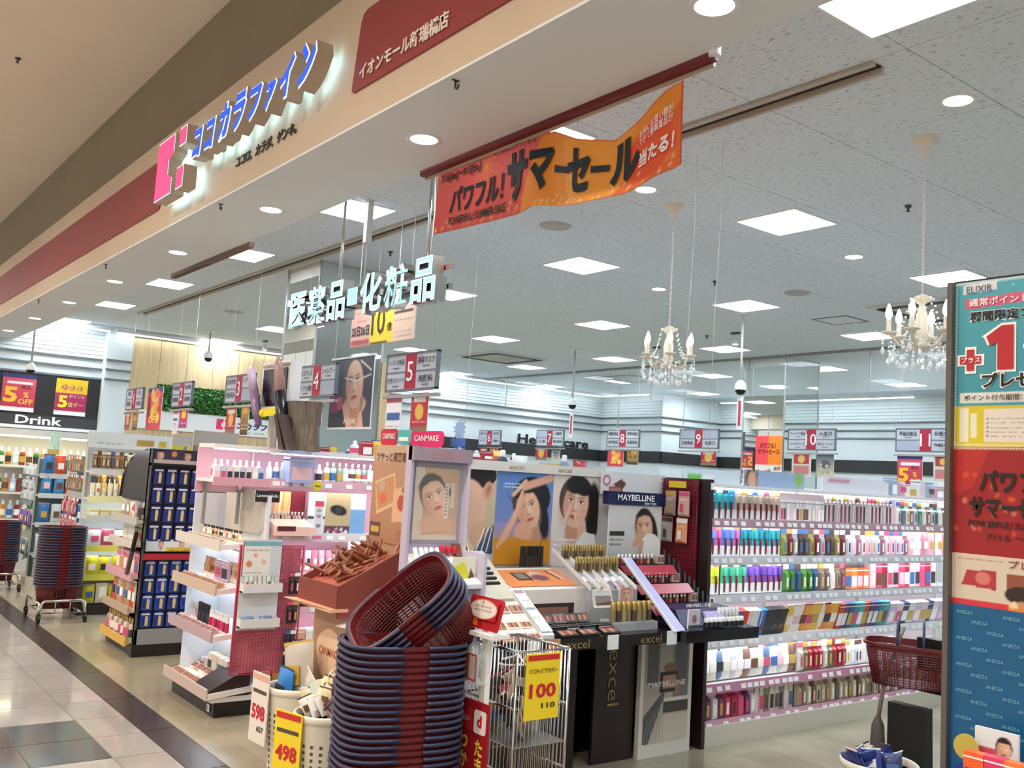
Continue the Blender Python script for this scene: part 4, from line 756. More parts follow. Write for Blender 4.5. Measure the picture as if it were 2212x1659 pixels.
row(RG, 'stock_box', 'box', 'stock boxes on top of the right gondola', 'small stock box standing on top of the right gondola', [shape('box', .12, .08, .1), shape('box', .08, .08, .14), shape('pouch', .12, .05, .12)], 2.3, 3.4, .32, 1.537, .14, ['#e9e4e4', '#9fb0c4', '#d9a6b4', '#f2f0ee'])
# black divider panel and red mesh panel
t = thing('divider_panel', 'tall dark brown divider panel between the make-up counter and the right gondola', 'panel', (-3.8, 4.41, 0), R90)
MB().box(-.014, .014, -.03, .45, 0, 1.56).build('panel', DKBROWN, t); MB().box(-.012, .012, -.033, -.03, 1.5, 1.54).build('sticker', WT, t)
# ================================================================== gondola run behind the make-up counter, plus generic runs
def run_core(name, label, x0, x1, y0, y1, top, col):
    t = thing(name, label, 'shelf unit', ((x0+x1)/2, y0, 0)); w_ = (x1-x0)/2
    MB().box(-w_, w_, 0, y1-y0, 0, .1).build('base', flat('#cfc8ba'), t); MB().box(-.02, .02, .02, y1-y0, .1, top).build('back_panel', flat(col), t)
    for z in (.45, .8, 1.15): MB().box(-w_+.04, -.02, .02, y1-y0, z-.02, z).build('shelf', WHITE, t)
    MB().box(-w_+.06, .02, .02, y1-y0, top-.03, top).build('shelf', WHITE, t)
    return t
run_core('gondola_back', 'rear half of the gondola run behind the make-up counter', -4.72, -4.34, 2.75, 7.9, 1.5, '#e4e2e2')
row(Frame(-4.45, 3.2, R90), 'stock_box', 'box', 'assorted stock on the run behind the make-up counter', 'assorted stock standing on top of the run behind the make-up counter', [shape('box', .1, .08, .1), shape('bottle', .07, .07, .16), shape('pouch', .12, .06, .13), shape('box', .14, .1, .07)], .0, 1.1, 0, 1.5, .12, ['#b92f3a', '#2a3550', '#dfe4e6', '#3f8a4a', '#c9b06a', '#7a8fa8'])
# ================================================================== run four: white end display and lit make-up shelves (gondola facing the aisle)
G4 = Frame(-5.6, 2.42, R90)
unit(G4, 'makeup_gondola', 'lit pink and white make-up gondola behind the dark red mesh rack', 2.2, .36, 1.6,
     [(.3, .32), (.6, .32), (.82, .32), (1.055, .34), (1.385, .3), (1.585, .28, 1)], '#efb9c8', '#eef0f2', ('#e0aab8', '#d8b7c2', '#e6a9ba', '#d9d3d6', '#d7a2b0'), .1, '#3a2c2e', True, 2)
g4 = 'on the pink lit gondola'
def f4(z, v, *spec, x0=.02, lean=0): blocks(G4, spec, z, v, g4, x0, lean)
f4(1.39, .1, ('lotion_bottle', 'bottle', shape('bottle', .04, .04, .12), ['#f2f4f6', '#e8dfe8', '#b8c8e4', '#e878a8'], 9, .043, 'white and pink lotion bottle, top shelf'), ('spray_can', 'bottle', shape('bottle', .045, .045, .14, 1), ['#cfd6d2', '#b9c9c2', '#8a9f94', '#c4d4c4'], 10, .046, 'grey green spray bottle, top shelf'), ('red_box', 'box', shape('box', .06, .04, .11), ['#c23a44', '#f0e6e2', '#d9525c', '#efc9cc'], 12, .065, 'red and white small box, top shelf'))
row(G4, 'cleansing_pack', 'jar', 'cleansing jars on the pink gondola', 'pale peach jar in the front row of the top shelf on the pink gondola', shape('jar', .05, .05, .04), .55, 1.1, .03, 1.39, .056, ['#e9c9b4', '#e4bda6', '#d8e4e0'])
f4(.825, .08, ('pink_tube', 'tube', shape('tube', .045, .045, .13), ['#f6b9c6', '#f39ab0', '#f7d2da', '#ef8aa4'], 12, .05, 'pink squeeze tube, middle shelf'), ('pink_pouch', 'pouch', POU, ['#f4a9bc', '#bfe6ea', '#f8d7df'], 9, .1, 'pink refill pouch, middle shelf'))
f4(.605, .08, ('skincare_bottle', 'bottle', shape('bottle', .05, .05, .15), ['#f2f2f2', '#f4e0e4', '#2a2a2e', '#e9d9a8'], 12, .056, 'white skincare bottle, lower shelf'), ('soap_box', 'box', shape('box', .08, .06, .1), ['#d4c29a', '#c9d8b4', '#f0e8dc'], 9, .088, 'cream soap box, lower shelf'))
f4(.305, .04, ('bath_box', 'box', shape('box', .1, .07, .16), ['#f6d3c6', '#fbe9e4', '#f5b59a', '#ffffff'], 15, .108, 'peach bath salt box, low shelf')); f4(.1, .03, ('pink_carton', 'box', shape('box', .1, .08, .17), ['#f4d6dc', '#e8793a', '#f2b3c0'], 15, .108, 'pink carton, bottom shelf'))
# displays standing on the shelf at counter height
t = thing('lipstick_display', 'peach counter display with a dark red back and a picture panel on the pink gondola', 'display stand', G4.p(.16, -.02, 1.06), R90)
MB().hexa([(-.13, -.06, 0), (.13, -.06, 0), (.13, .16, 0), (-.13, .16, 0)], [(-.13, -.06, .055), (.13, -.06, .055), (.13, .16, .115), (-.13, .16, .115)]).build('stand', flat('#f0c9ba'), t)
MB().box(-.1, .15, .15, .17, .1, .27).build('back_board', flat('#7b1426'), t); A = Art(.17, .15, 24, '#f3c98f'); A.rect(0, 0, .4, 1, '#c99a86'); 
for k in range(5): A.line(.45+.11*k, .05, .5+.11*k, .95, .06, ['#e9a45a', '#f7dfa8', '#d98a3a', '#f2c06a', '#eab26a'][k])
A.build(t, (-.04, .145, .19)); MB().box(-.12, .0, -.063, -.05, .03, .058).build('swatch_card', flat('#5a1c22'), t)
row(Frame(*G4.p(.04, .02)[:2], R90), 'lipstick', 'lipstick', 'lipsticks in the peach counter display', 'small lipstick standing in the peach counter display', shape('stick', .016, .016, .05, 1), 0, .24, .04, 1.15, .024, ['#3a3a40', '#8f9a8a', '#b5b0a8'])
t = topper('eye_poster', 'counter card with a close-up of a mascara eye on the pink gondola', G4, .53, .1, 1.06, .42, .27, lambda A: (A.rect(0, 0, 1, 1, '#d7dde2'), A.rect(.3, .2, .72, 1, '#b9a67c'), A.ell(.52, .58, .15, .08, '#141010', -.2), A.ell(.52, .58, .06, .06, '#3a3a3a'), A.rect(.74, 0, 1, .62, '#78a4cf'), A.rect(0, .35, .28, .42, '#2a2c3a'), A.rect(0, .45, .28, .9, '#e9ebee'), A.rect(.3, 0, .72, .2, '#5a3a4a'), A.blots(.32, .02, .7, .12, 14, .03, ['#f0e6ea', '#a8385a', '#3a2a30'])), 'counter card', n=50)
topper('slim_standee', 'slim leaning white and pink standee in front of the eye card', G4, .32, -.06, 1.04, .06, .24, lambda A: (A.rect(0, 0, 1, 1, '#e4e6ee'), A.rect(0, .85, 1, 1, '#e8556a'), A.rect(0, 0, 1, .1, '#e8759a'), A.ell(.5, .6, .3, .2, '#9aa0b8'), A.ell(.5, .35, .3, .2, '#8890a8'), A.ell(.5, .75, .3, .2, '#a8aec4')), 'counter card')
t = thing('new_tag', 'round yellow shelf tag lettered New on the pink gondola rail', 'shelf tag', G4.p(.31, -.03, 1.375), R90); MB().lathe([(.033, 0), (.033, .002)], 20, 0, (0, 0, 0), Matrix.Rotation(R90, 4, 'X')).build('disc', flat('#e3d72c'), t); text(t, 'New', INK, (0, -.004, -.002), .04, None, None, 0, .01)
topper('brand_card', 'black shelf card lettered Lavons Holic at the end of the pink gondola', G4, -.02, -.03, 1.26, .16, .07, lambda A: A.rect(0, 0, 1, 1, '#1c1a20'), 'shelf sign'); 
t = thing('brand_lettering', 'white Lavons Holic lettering on the black shelf card', 'lettering', G4.p(-.02, -.033, 1.3), R90); text(t, 'Lavons Holic', WT, (0, 0, 0), .14, None, None, 0, .01)
# top-of-run clutter
row(Frame(-5.75, 2.6, R90), 'stock_bottle', 'bottle', 'stock bottles on top of the pink gondola', 'stock bottle standing on top of the pink gondola', [shape('bottle', .06, .06, .1), shape('box', .08, .06, .1), shape('pouch', .1, .05, .11), shape('jar', .07, .07, .06)], .45, 1.9, 0, 1.587, .085, ['#d9dfe2', '#b5313f', '#e8d24a', '#dfe8ea', '#3a4a8a', '#c9dfd2'], 0, .3)
topper('blue_header', 'blue shelf header with a dark haired face and a sunburst top on the pink gondola', Frame(-5.95, 3.0, R90), .55, 0, 1.587, .5, .12, lambda A: (A.grad(0, 0, 1, .62, '#e8eef4', '#2f6cb0'), A.rect(0, .62, 1, 1, '#2a2a2c'), A.ell(.5, .35, .05, .07, '#2a1c18'), A.ell(.5, .3, .03, .045, '#d9a88a'), *[A.line(.28, .62, .28+.08*math.cos(k*PI/9), .62+.35*math.sin(k*PI/9), .012, '#cdd9e4') for k in range(10)]), n=60)
run_core('gondola_back', 'rear half of the pink make-up gondola run', -6.3, -5.97, 2.5, 4.7, 1.38, '#e6e6ea')
# ------------------------------------------------ white end display of run four (faces the mall)
E4 = Frame(-6.25, 2.14, 0); LED4 = mat('tray_led', '#ffffff', .5, emit=6, ecol='#eef6ff')
t = thing('end_display', 'white end display of make-up trays facing the mall on a black base', 'display stand', (E4.x, E4.y, 0))
MB().box(-.02, .72, .02, .27, 0, .085).build('base', mat('base_black', '#1d1718', .4), t); MB().box(-.04, .72, .0, .28, .085, .115).build('plinth', WHITE, t)
MB().box(-.0, .7, .26, .28, .115, 1.3).build('back_panel', mat('panel_cool_white', '#dfe4ec', .5), t)
MB().prism(rrect(.08, .66, .0, .27, .05), .24, .262, 0, Matrix.Translation((0, 0, 1.06))).build('header_panel', flat('#cfc9bf'), t)
for xx in (.0,): MB().box(xx, xx+.015, .05, .27, .115, 1.28).build('side_panel', mat('panel_pale', '#dbe2ea', .4), t)
for i, z in enumerate((.14, .47, .74, 1.0)):
    s_ = MB().hexa([(-.04, -.03, z-.03), (.74, -.03, z-.03), (.74, .26, z), (-.04, .26, z)], [(-.04, -.03, z), (.74, -.03, z), (.74, .26, z+.03), (-.04, .26, z+.03)]).build('tray', WHITE, t)
    MB().box(-.04, .74, -.04, -.03, z-.035, z+.03).build('tray_lip', flat(['#c9b4ae', '#b59aa2', '#c9b09a', '#d9d0c4'][i], .3), s_)
    if i: MB().box(.0, .7, .2, .225, z-.042, z-.032).build('shelf_light', LED4, s_)
e4 = 'on the white end display'
blocks(E4, [('testers_card', 'compact', shape('palette', .09, .012, .06), ['#e9dcd4', '#cdb5a8', '#f2ebe4'], 6, .085, 'flat make-up palette card, bottom tray'), ('eyeliner', 'eyeliner', shape('stick', .016, .016, .1, 2), ['#1c1c1f'], 5, .036, 'black eyeliner on a white tester card, bottom tray')], .145, -.01, e4, .0, -1.2)
blocks(E4, [('foundation_box', 'box', shape('box', .07, .05, .11), ['#f0e2cc', '#e9d4b8', '#f4ede0'], 4, .085, 'cream foundation box, bottom tray')], .17, .15, e4, .2)
blocks(E4, [('mascara', 'mascara', shape('stick', .024, .024, .12, 2), ['#3a3c48', '#22242c'], 5, .04, 'dark mascara, second tray'), ('lip_tint', 'lip tint', shape('stick', .024, .024, .1, 0), ['#c21f4a', '#e23a6a', '#8a2a4a'], 7, .045, 'red lip tint, second tray')], .48, .06, e4, .18)
blocks(E4, [('swatch_strip', 'compact', shape('palette', .07, .014, .05), ['#d8ccd4', '#c7b0c0'], 8, .085, 'pale eye shadow palette, second tray')], .475, -.02, e4, .0, -.9)
blocks(E4, [('foundation_tube', 'tube', shape('tube', .035, .035, .12), ['#c98a5a', '#d9a070', '#b5764a'], 5, .042, 'tan foundation tube, third tray'), ('lilac_card', 'box', shape('box', .1, .02, .12), ['#c8a8d0', '#d2b8da'], 2, .11, 'lilac boxed palette, third tray')], .76, .1, e4, .1)
blocks(E4, [('price_palette', 'compact', shape('palette', .08, .012, .05), ['#d6b78c', '#c99a7a', '#b98a90'], 8, .088, 'gold toned palette card, third tray')], .745, -.02, e4, .0, -.9)
blocks(E4, [('nail_bottle', 'nail polish', shape('bottle', .024, .024, .06, 2), ['#d6b494', '#e4cbb0', '#c7a07c', '#efe2d2'], 22, .03, 'nail polish bottle, top tray')], 1.02, .1, e4, .03)
blocks(E4, [('sample_card', 'compact', shape('palette', .1, .01, .05), ['#d9d4b4', '#c9c39a', '#e2d2c0'], 6, .11, 'pale swatch card, top tray')], 1.0, -.02, e4, .02, -.9)
t = thing('dark_box', 'dark brown sloped cosmetic display box on the end display base', 'display box', (-5.66, 2.12, .115)); MB().hexa([(-.13, 0, 0), (.13, 0, 0), (.13, .25, 0), (-.13, .25, 0)], [(-.13, 0, .035), (.13, 0, .035), (.13, .25, .17), (-.13, .25, .17)]).build('box', DKBROWN, t); text(t, 'EXCEL', flat('#c9b9a0'), (.06, -.002, .018), .07, None, None, 0, 0)
t = thing('base_tag', 'small white code tag on the black base of the white end display', 'tag', (-5.6, 2.155, .045)); MB().box(-.018, .018, -.003, 0, -.02, .02).build('tag', WT, t); MB().box(-.01, .01, -.0045, -.003, -.012, .012).build('code', flat('#8a8a8a'), t)
# top shelf of the pink run carried out over the end display
t = thing('top_shelf_display', 'lit pink backed top shelf above the white end display', 'shelf unit', (-5.6, 2.07, 0), R90)
MB().box(0, .345, .03, .33, 1.367, 1.385).build('shelf', WHITE, t); MB().box(0, .345, .32, .335, 1.3, 1.6).build('back_panel', flat('#efb9c8'), t); MB().box(0, .345, .05, .33, 1.575, 1.6).build('canopy', WHITE, t); MB().box(.01, .33, .06, .08, 1.566, 1.575).build('shelf_light', LEDS, t); MB().box(0, .345, .016, .03, 1.35, 1.4).build('price_rail', flat('#d7a2b0', .25), t); MB().box(.05, .07, .3, .32, 1.1, 1.37).build('bracket', STEEL, t); MB().box(.27, .29, .3, .32, 1.1, 1.37).build('bracket', STEEL, t)
TS4 = Frame(-5.6, 2.07, R90); blocks(TS4, [('toner_bottle', 'bottle', shape('bottle', .036, .036, .12), ['#eef2f6', '#dfe6f2', '#e878a8', '#f4f4f4'], 8, .04, 'white and pink toner bottle, lit top shelf')], 1.387, .08, 'above the end display', .01); blocks(TS4, [('toner_box', 'box', shape('box', .036, .03, .08), ['#f4f4f6', '#c8d4ee', '#f6dfe8'], 8, .04, 'small white toner box, lit top shelf')], 1.387, .045, 'above the end display', .01)
tag(link('lilac_box', shape('box', .17, .1, .16), None, (-5.58, 2.62, 1.387), R90, '#aebdec'), 'pale lilac display box on the top shelf of the pink gondola', 'display box')
blocks(E4, [('lip_card', 'compact', shape('palette', .08, .012, .06), ['#e6d8d0', '#b98f86', '#f0e8e0', '#d9c2b8'], 8, .082, 'flat white and rose card, bottom tray back row')], .165, .1, e4, .02, -1.1); blocks(E4, [('gloss_tube', 'lip gloss', shape('stick', .022, .022, .1, 1), ['#c9a8b8', '#e0c4d0', '#a87f94'], 6, .034, 'pale rose lip gloss, second tray left')], .48, .09, e4, -.01); blocks(E4, [('beige_tube', 'tube', shape('tube', .034, .034, .12), ['#d9b48e', '#c99b70', '#e2c4a4'], 6, .04, 'beige foundation tube, third tray right')], .76, .12, e4, .44); blocks(E4, [('clear_case', 'box', shape('box', .06, .05, .07), ['#ece8e2', '#e0d4c4'], 5, .07, 'small ivory box, bottom tray')], .15, .17, e4, .02)
# ------------------------------------------------ dark red mesh rack
t = thing('mesh_rack', 'dark red wire mesh rack hanging beside the white end display', 'wire rack', (-5.36, 2.37, .645), R90)
MESHR = mat('mesh_red', '#bb3c58', .35); RW = MB()
w_, h_ = .4, .74
MB().tube([(-w_/2, 0, -h_/2), (w_/2, 0, -h_/2), (w_/2, 0, h_/2), (-w_/2, 0, h_/2)], .006, 6, 0, None, True).build('frame', MESHR, t)
for k in range(1, 20): RW.tube([(-w_/2+k*w_/20, .001, -h_/2), (-w_/2+k*w_/20, .001, h_/2)], .0014, 4)
for k in range(1, 37): RW.tube([(-w_/2, -.002, -h_/2+k*h_/37), (w_/2, -.002, -h_/2+k*h_/37)], .0014, 4)
o = RW.build('wire_mesh', MESHR, t); o['kind'] = 'stuff'
for xx in (-.15, .15): MB().box(xx-.006, xx+.006, .0, .23, h_/2-.05, h_/2-.04).build('bracket', STEEL, t)
MB().box(-w_/2+.004, w_/2-.004, .02, .026, -h_/2+.004, h_/2-.004).build('back_sheet', mat('sheet_red', '#d27a8c', .5, var=.3, scale=14), t)
# acrylic tray set on the rack
ac = thing('acrylic_tray', 'pale two tier acrylic tray with an illustrated card on the dark red mesh rack', 'display tray', (-5.345, 2.30, .79), R90)
MB().box(-.12, .12, .0, .006, -.26, .26).build('back_plate', mat('plate_pale', '#d9dde2', .4), ac)
for z in (-.04, -.24): MB().box(-.12, .12, -.05, 0, z, z+.008).box(-.12, .12, -.056, -.05, z, z+.05).box(-.12, -.115, -.05, 0, z, z+.05).box(.115, .12, -.05, 0, z, z+.05).build('tray', mat('tray_pale', '#e3e4e6', .35), ac)
A = Art(.24, .2, 50, '#eceae6'); A.rect(0, .86, 1, 1, '#79b6c4'); A.ell(.18, .35, .08, .08, '#e08a62'); A.ell(.33, .6, .05, .05, '#e6a27e'); A.ell(.55, .4, .06, .06, '#f0b9a8'); A.rect(.72, 0, 1, .86, '#cfd8de'); A.scrawl(.1, .7, .72, .05, '#b59aa0'); A.scrawl(.08, .5, .08, .04, '#6a7a80', seed=6); A.rect(.0, 0, .03, 1, '#c23a4a'); A.build(ac, (0, -.003, .15))
row(Frame(-5.31, 2.2, R90), 'eye_cream', 'tube', 'tubes in the acrylic tray', 'small pale tube standing in the upper acrylic tray', shape('tube', .024, .02, .08), 0, .21, .01, .762, .027, ['#cfe2d6', '#e6e9e4', '#b9d4c6', '#efd9dc'])
row(Frame(-5.31, 2.2, R90), 'eye_drops', 'box', 'boxes in the acrylic tray', 'small blue box lying in the lower acrylic tray', shape('box', .03, .03, .05), 0, .21, .01, .56, .036, ['#8fb9d8', '#6fa4cc', '#e6d5dc'])
for k, z in enumerate((.86, .69, .52, .4)):
    for dy in (0, .036): tag(link('puff_card', shape('pack', .034, .012, .13), None, (-5.345, 2.5+dy, z-.13), R90, '#3a3034', None), 'black carded puff hanging on the right side of the mesh rack', 'cosmetic pack', 'carded puffs on the mesh rack')
# ================================================================== run three: black end unit with blue packs
t = thing('blue_pack_unit', 'black display unit filled with blue blister packs facing the aisle', 'display stand', (-7.4, 2.24, 0), R90)
MB().box(-.02, .46, .0, .08, 0, .09).build('base', mat('base_black', '#1d1718', .4), t); MB().box(0, .44, .05, .08, .09, 1.56).build('back_panel', BLACK, t)
for xx in (0, .43): MB().box(xx, xx+.012, .0, .08, .09, 1.56).build('side_panel', BLACK, t)
MB().box(0, .44, -.01, .05, 1.43, 1.45).build('shelf', BLACK, t)
A = Art(.42, .12, 60, '#20222e'); A.rect(0, 0, 1, 1, '#33304a')
for k in range(4): A.face(.13+.25*k, .6, .06, 0, '#dba98c', '#1c1412', '#c26a62') if k % 2 == 0 else A.ell(.13+.25*k, .7, .05, .05, '#d98a4a')
A.rect(0, 0, 1, .3, '#c9b9b4'); A.build(t, (.22, .02, 1.5), 'header_print')
A = Art(.42, .09, 50, '#dfe3e6'); A.rect(.0, .0, .33, 1, '#cfd9e4'); A.face(.3, .62, .045, 0, '#dba98c', '#1c1412'); A.face(.68, .62, .045, 0, '#dba98c', '#1c1412'); A.rect(.4, 0, 1, .35, '#e2bf3e'); A.scrawl(.45, .95, .1, .03, '#5a4a20'); A.build(t, (.22, .03, .825), 'strip_print')
MB().box(.0, .44, .0, .03, .09, .2).build('wire_front', flat('#8d8f90'), t); MB().box(.0, .44, -.01, .0, .72, .765).build('red_strip', flat('#a91d2c'), t)
bp = shape('bluepack', .08, .012, .13); bp2 = shape('bluepack', .078, .012, .115, 1)
for r_ in range(4):
    for c_ in range(4):
        tag(link('shaver_pack', bp, None, (-7.43, 2.29+c_*.098+.02, 1.285-r_*.143), R90, ['#1d2a72', '#20307e', '#182258'][(r_+c_) % 3]), 'dark blue gold printed blister pack on the black unit, %s column, %s upper row' % (ORD(c_+1), ORD(r_+1)), 'blister pack', 'upper blue blister packs')
        tag(link('toothbrush_pack', bp2, None, (-7.43, 2.29+c_*.098+.02, .595-r_*.128), R90, ['#2648a8', '#1f3c92', '#2a52b8'][(r_+c_) % 3]), 'bright blue blister pack on the black unit, %s column, %s lower row' % (ORD(c_+1), ORD(r_+1)), 'blister pack', 'lower blue blister packs')
# end of run three facing the mall
E3 = Frame(-8.17, 2.22, 0)
t = thing('hair_care_end', 'black edged end display with a glossy dark curved header facing the mall', 'display stand', (E3.x, E3.y, 0))
MB().box(0, .7, .02, .3, 0, .07).build('base', mat('base_black', '#1d1718', .4), t); MB().box(0, .7, .28, .31, .07, 1.5).build('back_panel', flat('#6f5f56'), t)
for xx in (0, .69): MB().box(xx, xx+.015, .1, .3, .07, 1.5).build('side_panel', BLACK, t)
MB().tube([(.02, .3, 1.53), (.02, .2, 1.55), (.02, .08, 1.47), (.02, .03, 1.33), (.02, .02, 1.16)], .012, 6).build('header_edge', BLACK, t)
n = 8; pts = [(.3, 1.53), (.2, 1.55), (.12, 1.52), (.06, 1.44), (.03, 1.33), (.02, 1.16)]
MB().add([(x_, y_, z_) for (y_, z_) in pts for x_ in (.02, .7)], [(2*i, 2*i+1, 2*i+3, 2*i+2) for i in range(5)], 0, True).add([(x_, y_+.012, z_-.01) for (y_, z_) in pts for x_ in (.02, .7)], [(2*i+2, 2*i+3, 2*i+1, 2*i) for i in range(5)], 0, True).build('curved_header', mat('header_gloss', '#170c0a', .5, var=.5, scale=4), t)
for i, z in enumerate((.1, .33, .58, .82, 1.0)):
    s_ = MB().box(0, .7, -.02, .28, z-.015, z).build('shelf', flat('#b9b2aa'), t); MB().box(0, .7, -.035, -.02, z-.03, z+.03).build('shelf_lip', flat(['#d9a93a', '#b59a80', '#cf9aa8', '#cfc6bb', '#b0b0aa'][i], .3), s_)
e3 = 'on the black edged end display'
blocks(E3, [('shampoo_bottle', 'bottle', shape('bottle', .06, .06, .17, 3), ['#a8937c', '#cbb9a2', '#8a6f60', '#d8cfc4'], 10, .066, 'small brown shampoo bottle, bottom shelf')], .1, .0, e3, .01); blocks(E3, [('orange_pouch', 'pouch', shape('pouch', .12, .04, .2), ['#d9622a', '#c9bfae', '#d88a3a', '#bfae96'], 6, .11, 'orange refill pouch, second shelf')], .33, .02, e3, .01)
blocks(E3, [('pink_shampoo_box', 'box', shape('box', .09, .06, .17), ['#f08a9a', '#f7b3c4', '#ee6f80'], 7, .097, 'pink shampoo carton, third shelf')], .58, .04, e3, .01); blocks(E3, [('white_carton', 'box', shape('box', .15, .1, .13), ['#d8d3c6', '#e6e2d8'], 2, .17, 'large white carton, fourth shelf'), ('green_bottle', 'bottle', shape('bottle', .05, .05, .16), ['#8a9a62', '#a4a87c'], 4, .06, 'olive green bottle, fourth shelf')], .82, .05, e3, .05)
blocks(E3, [('grey_pouch', 'pouch', shape('pouch', .13, .04, .16), ['#b8b6ae', '#9a978e'], 5, .125, 'grey refill pouch, upper shelf')], 1.0, .03, e3, .03)
tag(link('hair_iron', shape('stick', .035, .035, .36, 2), None, (-7.55, 2.16, .6), 0, '#57504c', (0, .42, 0)), 'long grey hair tool leaning across the black edged end display', 'hair tool')
topper('corner_card', 'small white and orange triangular card on the black edged end display', E3, .52, -.02, 1.02, .12, .12, lambda A: (A.rect(0, 0, 1, 1, '#e8e4e0'), A.poly([(0, 0), (1, 0), (.2, .5)], '#ee8a3a'), A.poly([(.3, .5), (1, 1), (1, .4)], '#c93a54')), 'shelf sign')
for (n_, x_, z_, w_, h_, c0, c1) in (('grey and yellow', -7.75, 1.56, .42, .12, '#b9b4ae', '#d9cf3c'), ('pale photo', -7.35, 1.56, .36, .16, '#a9a6a0', '#7e7a76')):
    topper('run_header', n_+' header card on top of the black display unit', Frame(x_, 2.6, R90), .1, 0, z_, w_, h_, lambda A, c0=c0, c1=c1: (A.rect(0, 0, 1, 1, c0), A.rect(0, 0, 1, .25, c1), A.blots(.2, .1, .8, .3, 6, .06, ['#5a6aa8', '#e6d2a0'])))
tag(link('yellow_carton', shape('box', .22, .12, .13), None, (-7.6, 3.0, 1.42), R90, '#e6cf58'), 'pale yellow carton on top of the run behind the black display unit', 'box')
run_core('gondola_back', 'gondola run behind the black display unit', -8.0, -7.5, 2.7, 3.3, 1.42, '#8f8a86')
# ================================================================== run two: grey gondola with yellow lit trays
G2 = Frame(-9.45, 2.3, R90)
unit(G2, 'oral_care_gondola', 'grey gondola with brown hanging packs and lit yellow trays under a white header', .95, .2, 1.55, [(.35, .17), (.62, .17), (.9, .19), (1.08, .19), (1.33, .15)], '#c9cfd0', '#c7cccc', ('#c9c34a', '#d6cf58', '#bcbcb4', '#e2d9a0', '#c9c4c0'), .09, '#241f20', True, 1, False)
topper('white_header', 'long white header panel above the grey gondola', G2, .42, .05, 1.55, .9, .15, lambda A: (A.rect(0, 0, 1, 1, '#d6dcdd'), A.rect(.5, .25, .68, .62, '#b08f3a'), A.rect(.72, .25, .8, .65, '#c2a83c'), A.scrawl(.1, .45, .65, .03, '#8f979a'), A.scrawl(.1, .35, .3, .03, '#9aa2a4', seed=8)), 'shelf header', n=60)
g2 = 'on the grey gondola'
blocks(G2, [('hair_colour_pack', 'cosmetic pack', shape('pack', .036, .015, .16), ['#8a6a3e', '#6a4e2c', '#a08050'], 18, .04, 'slim brown hanging pack, top row')], 1.36, .06, g2, .03); blocks(G2, [('dark_pack', 'cosmetic pack', shape('pack', .04, .015, .12), ['#3a2a22', '#5a4030', '#d98a2a'], 10, .048, 'dark brown hanging pack, second row')], 1.2, .06, g2, .03)
blocks(G2, [('cream_tube', 'tube', shape('tube', .045, .045, .13), ['#f6ecc0', '#f9f0d4', '#f2d27a'], 12, .052, 'cream tube in the lit yellow tray')], 1.09, .0, g2, .02); blocks(G2, [('yellow_card', 'box', shape('box', .09, .05, .07), ['#f2dc8a', '#e8c862'], 5, .1, 'yellow box under the lit tray')], .905, -.01, g2, .02)
blocks(G2, [('white_pouch', 'pouch', shape('pouch', .12, .05, .16), ['#dfe6ec', '#c24f6a', '#f0f0ee', '#7a8a90'], 6, .12, 'white refill pouch, middle shelf')], .625, .03, g2, .05); blocks(G2, [('yellow_pouch', 'pouch', shape('pouch', .11, .05, .18), ['#d2c62a', '#d8cf3e', '#c9bc22'], 7, .115, 'bright yellow pouch, low shelf')], .355, .02, g2, .05); blocks(G2, [('yellow_pouch', 'pouch', shape('pouch', .11, .05, .18), ['#cfc43a', '#e9e4d0'], 7, .115, 'pale yellow pouch, bottom shelf')], .1, .02, g2, .05)
MB2 = MB().box(-.02, .02, -.06, .3, .09, 1.3); o = MB2.build('grey_post', mat('post_bluegrey', '#8fa3ab', .4), None, (-9.42, 2.93, 0), R90); tag(o, 'blue grey end panel at the right of the grey gondola', 'panel')
tag(link('snack_bag', shape('pouch', .3, .12, .34), None, (-9.3, 2.75, 1.15), R90+.3, '#d9c59a'), 'large crinkled cream bag hanging at the end of the grey gondola', 'bag')
E2 = Frame(-10.3, 2.24, 0)
unit(E2, 'oral_care_end', 'end display of brown and pink hanging packs facing the mall', .63, .3, 1.5, [(.3, .25), (.72, .22), (1.1, .2)], '#5a4a3c', '#b9b9b4', ('#2c3a7a', '#d9c94a', '#8a8a86'), .08, '#e6e2da', False, 1, False)
e2 = 'on the end display by the cart'
for k, (z, cols, wd) in enumerate(((1.3, ['#8f7448', '#7a6038', '#a58c5e'], 'upper row'), (1.12, ['#86703e', '#6f5a30', '#9a8454'], 'second row'))): blocks(E2, [('brown_pack', 'cosmetic pack', shape('pack', .036, .015, .16), cols, 15, .04, 'slim brown hanging pack, '+wd)], z, .06, e2, .02)
for k, (z, cols, wd) in enumerate(((.9, ['#d98a90', '#e0a0a4', '#c43a4a', '#b8303e', '#3a4a6a'], 'third row'), (.72, ['#dd9096', '#c9404e', '#cfa0a0', '#2f4a7c'], 'fourth row'))): blocks(E2, [('pink_pack', 'cosmetic pack', shape('pack', .036, .015, .16), cols, 15, .04, 'slim pink and red hanging pack, '+wd)], z, .04, e2, .02)
blocks(E2, [('pink_pack', 'cosmetic pack', shape('pack', .036, .015, .16), ['#df9a9e', '#d88a90'], 7, .039, 'slim pale pink hanging pack, fifth row'), ('yellow_pack', 'cosmetic pack', shape('pack', .04, .015, .2), ['#d9b62a', '#e0c23c'], 7, .042, 'slim yellow hanging pack, fifth row')], .5, .04, e2, .02); blocks(E2, [('navy_box', 'box', shape('box', .07, .05, .14), ['#22386e', '#e9e9e4', '#d9b62a'], 7, .082, 'navy and white box, bottom shelf')], .31, .0, e2, .02); blocks(E2, [('navy_box', 'box', shape('box', .07, .05, .16), ['#2a4a80', '#dfe3e4'], 7, .082, 'pale and navy box, base shelf')], .08, .0, e2, .02)
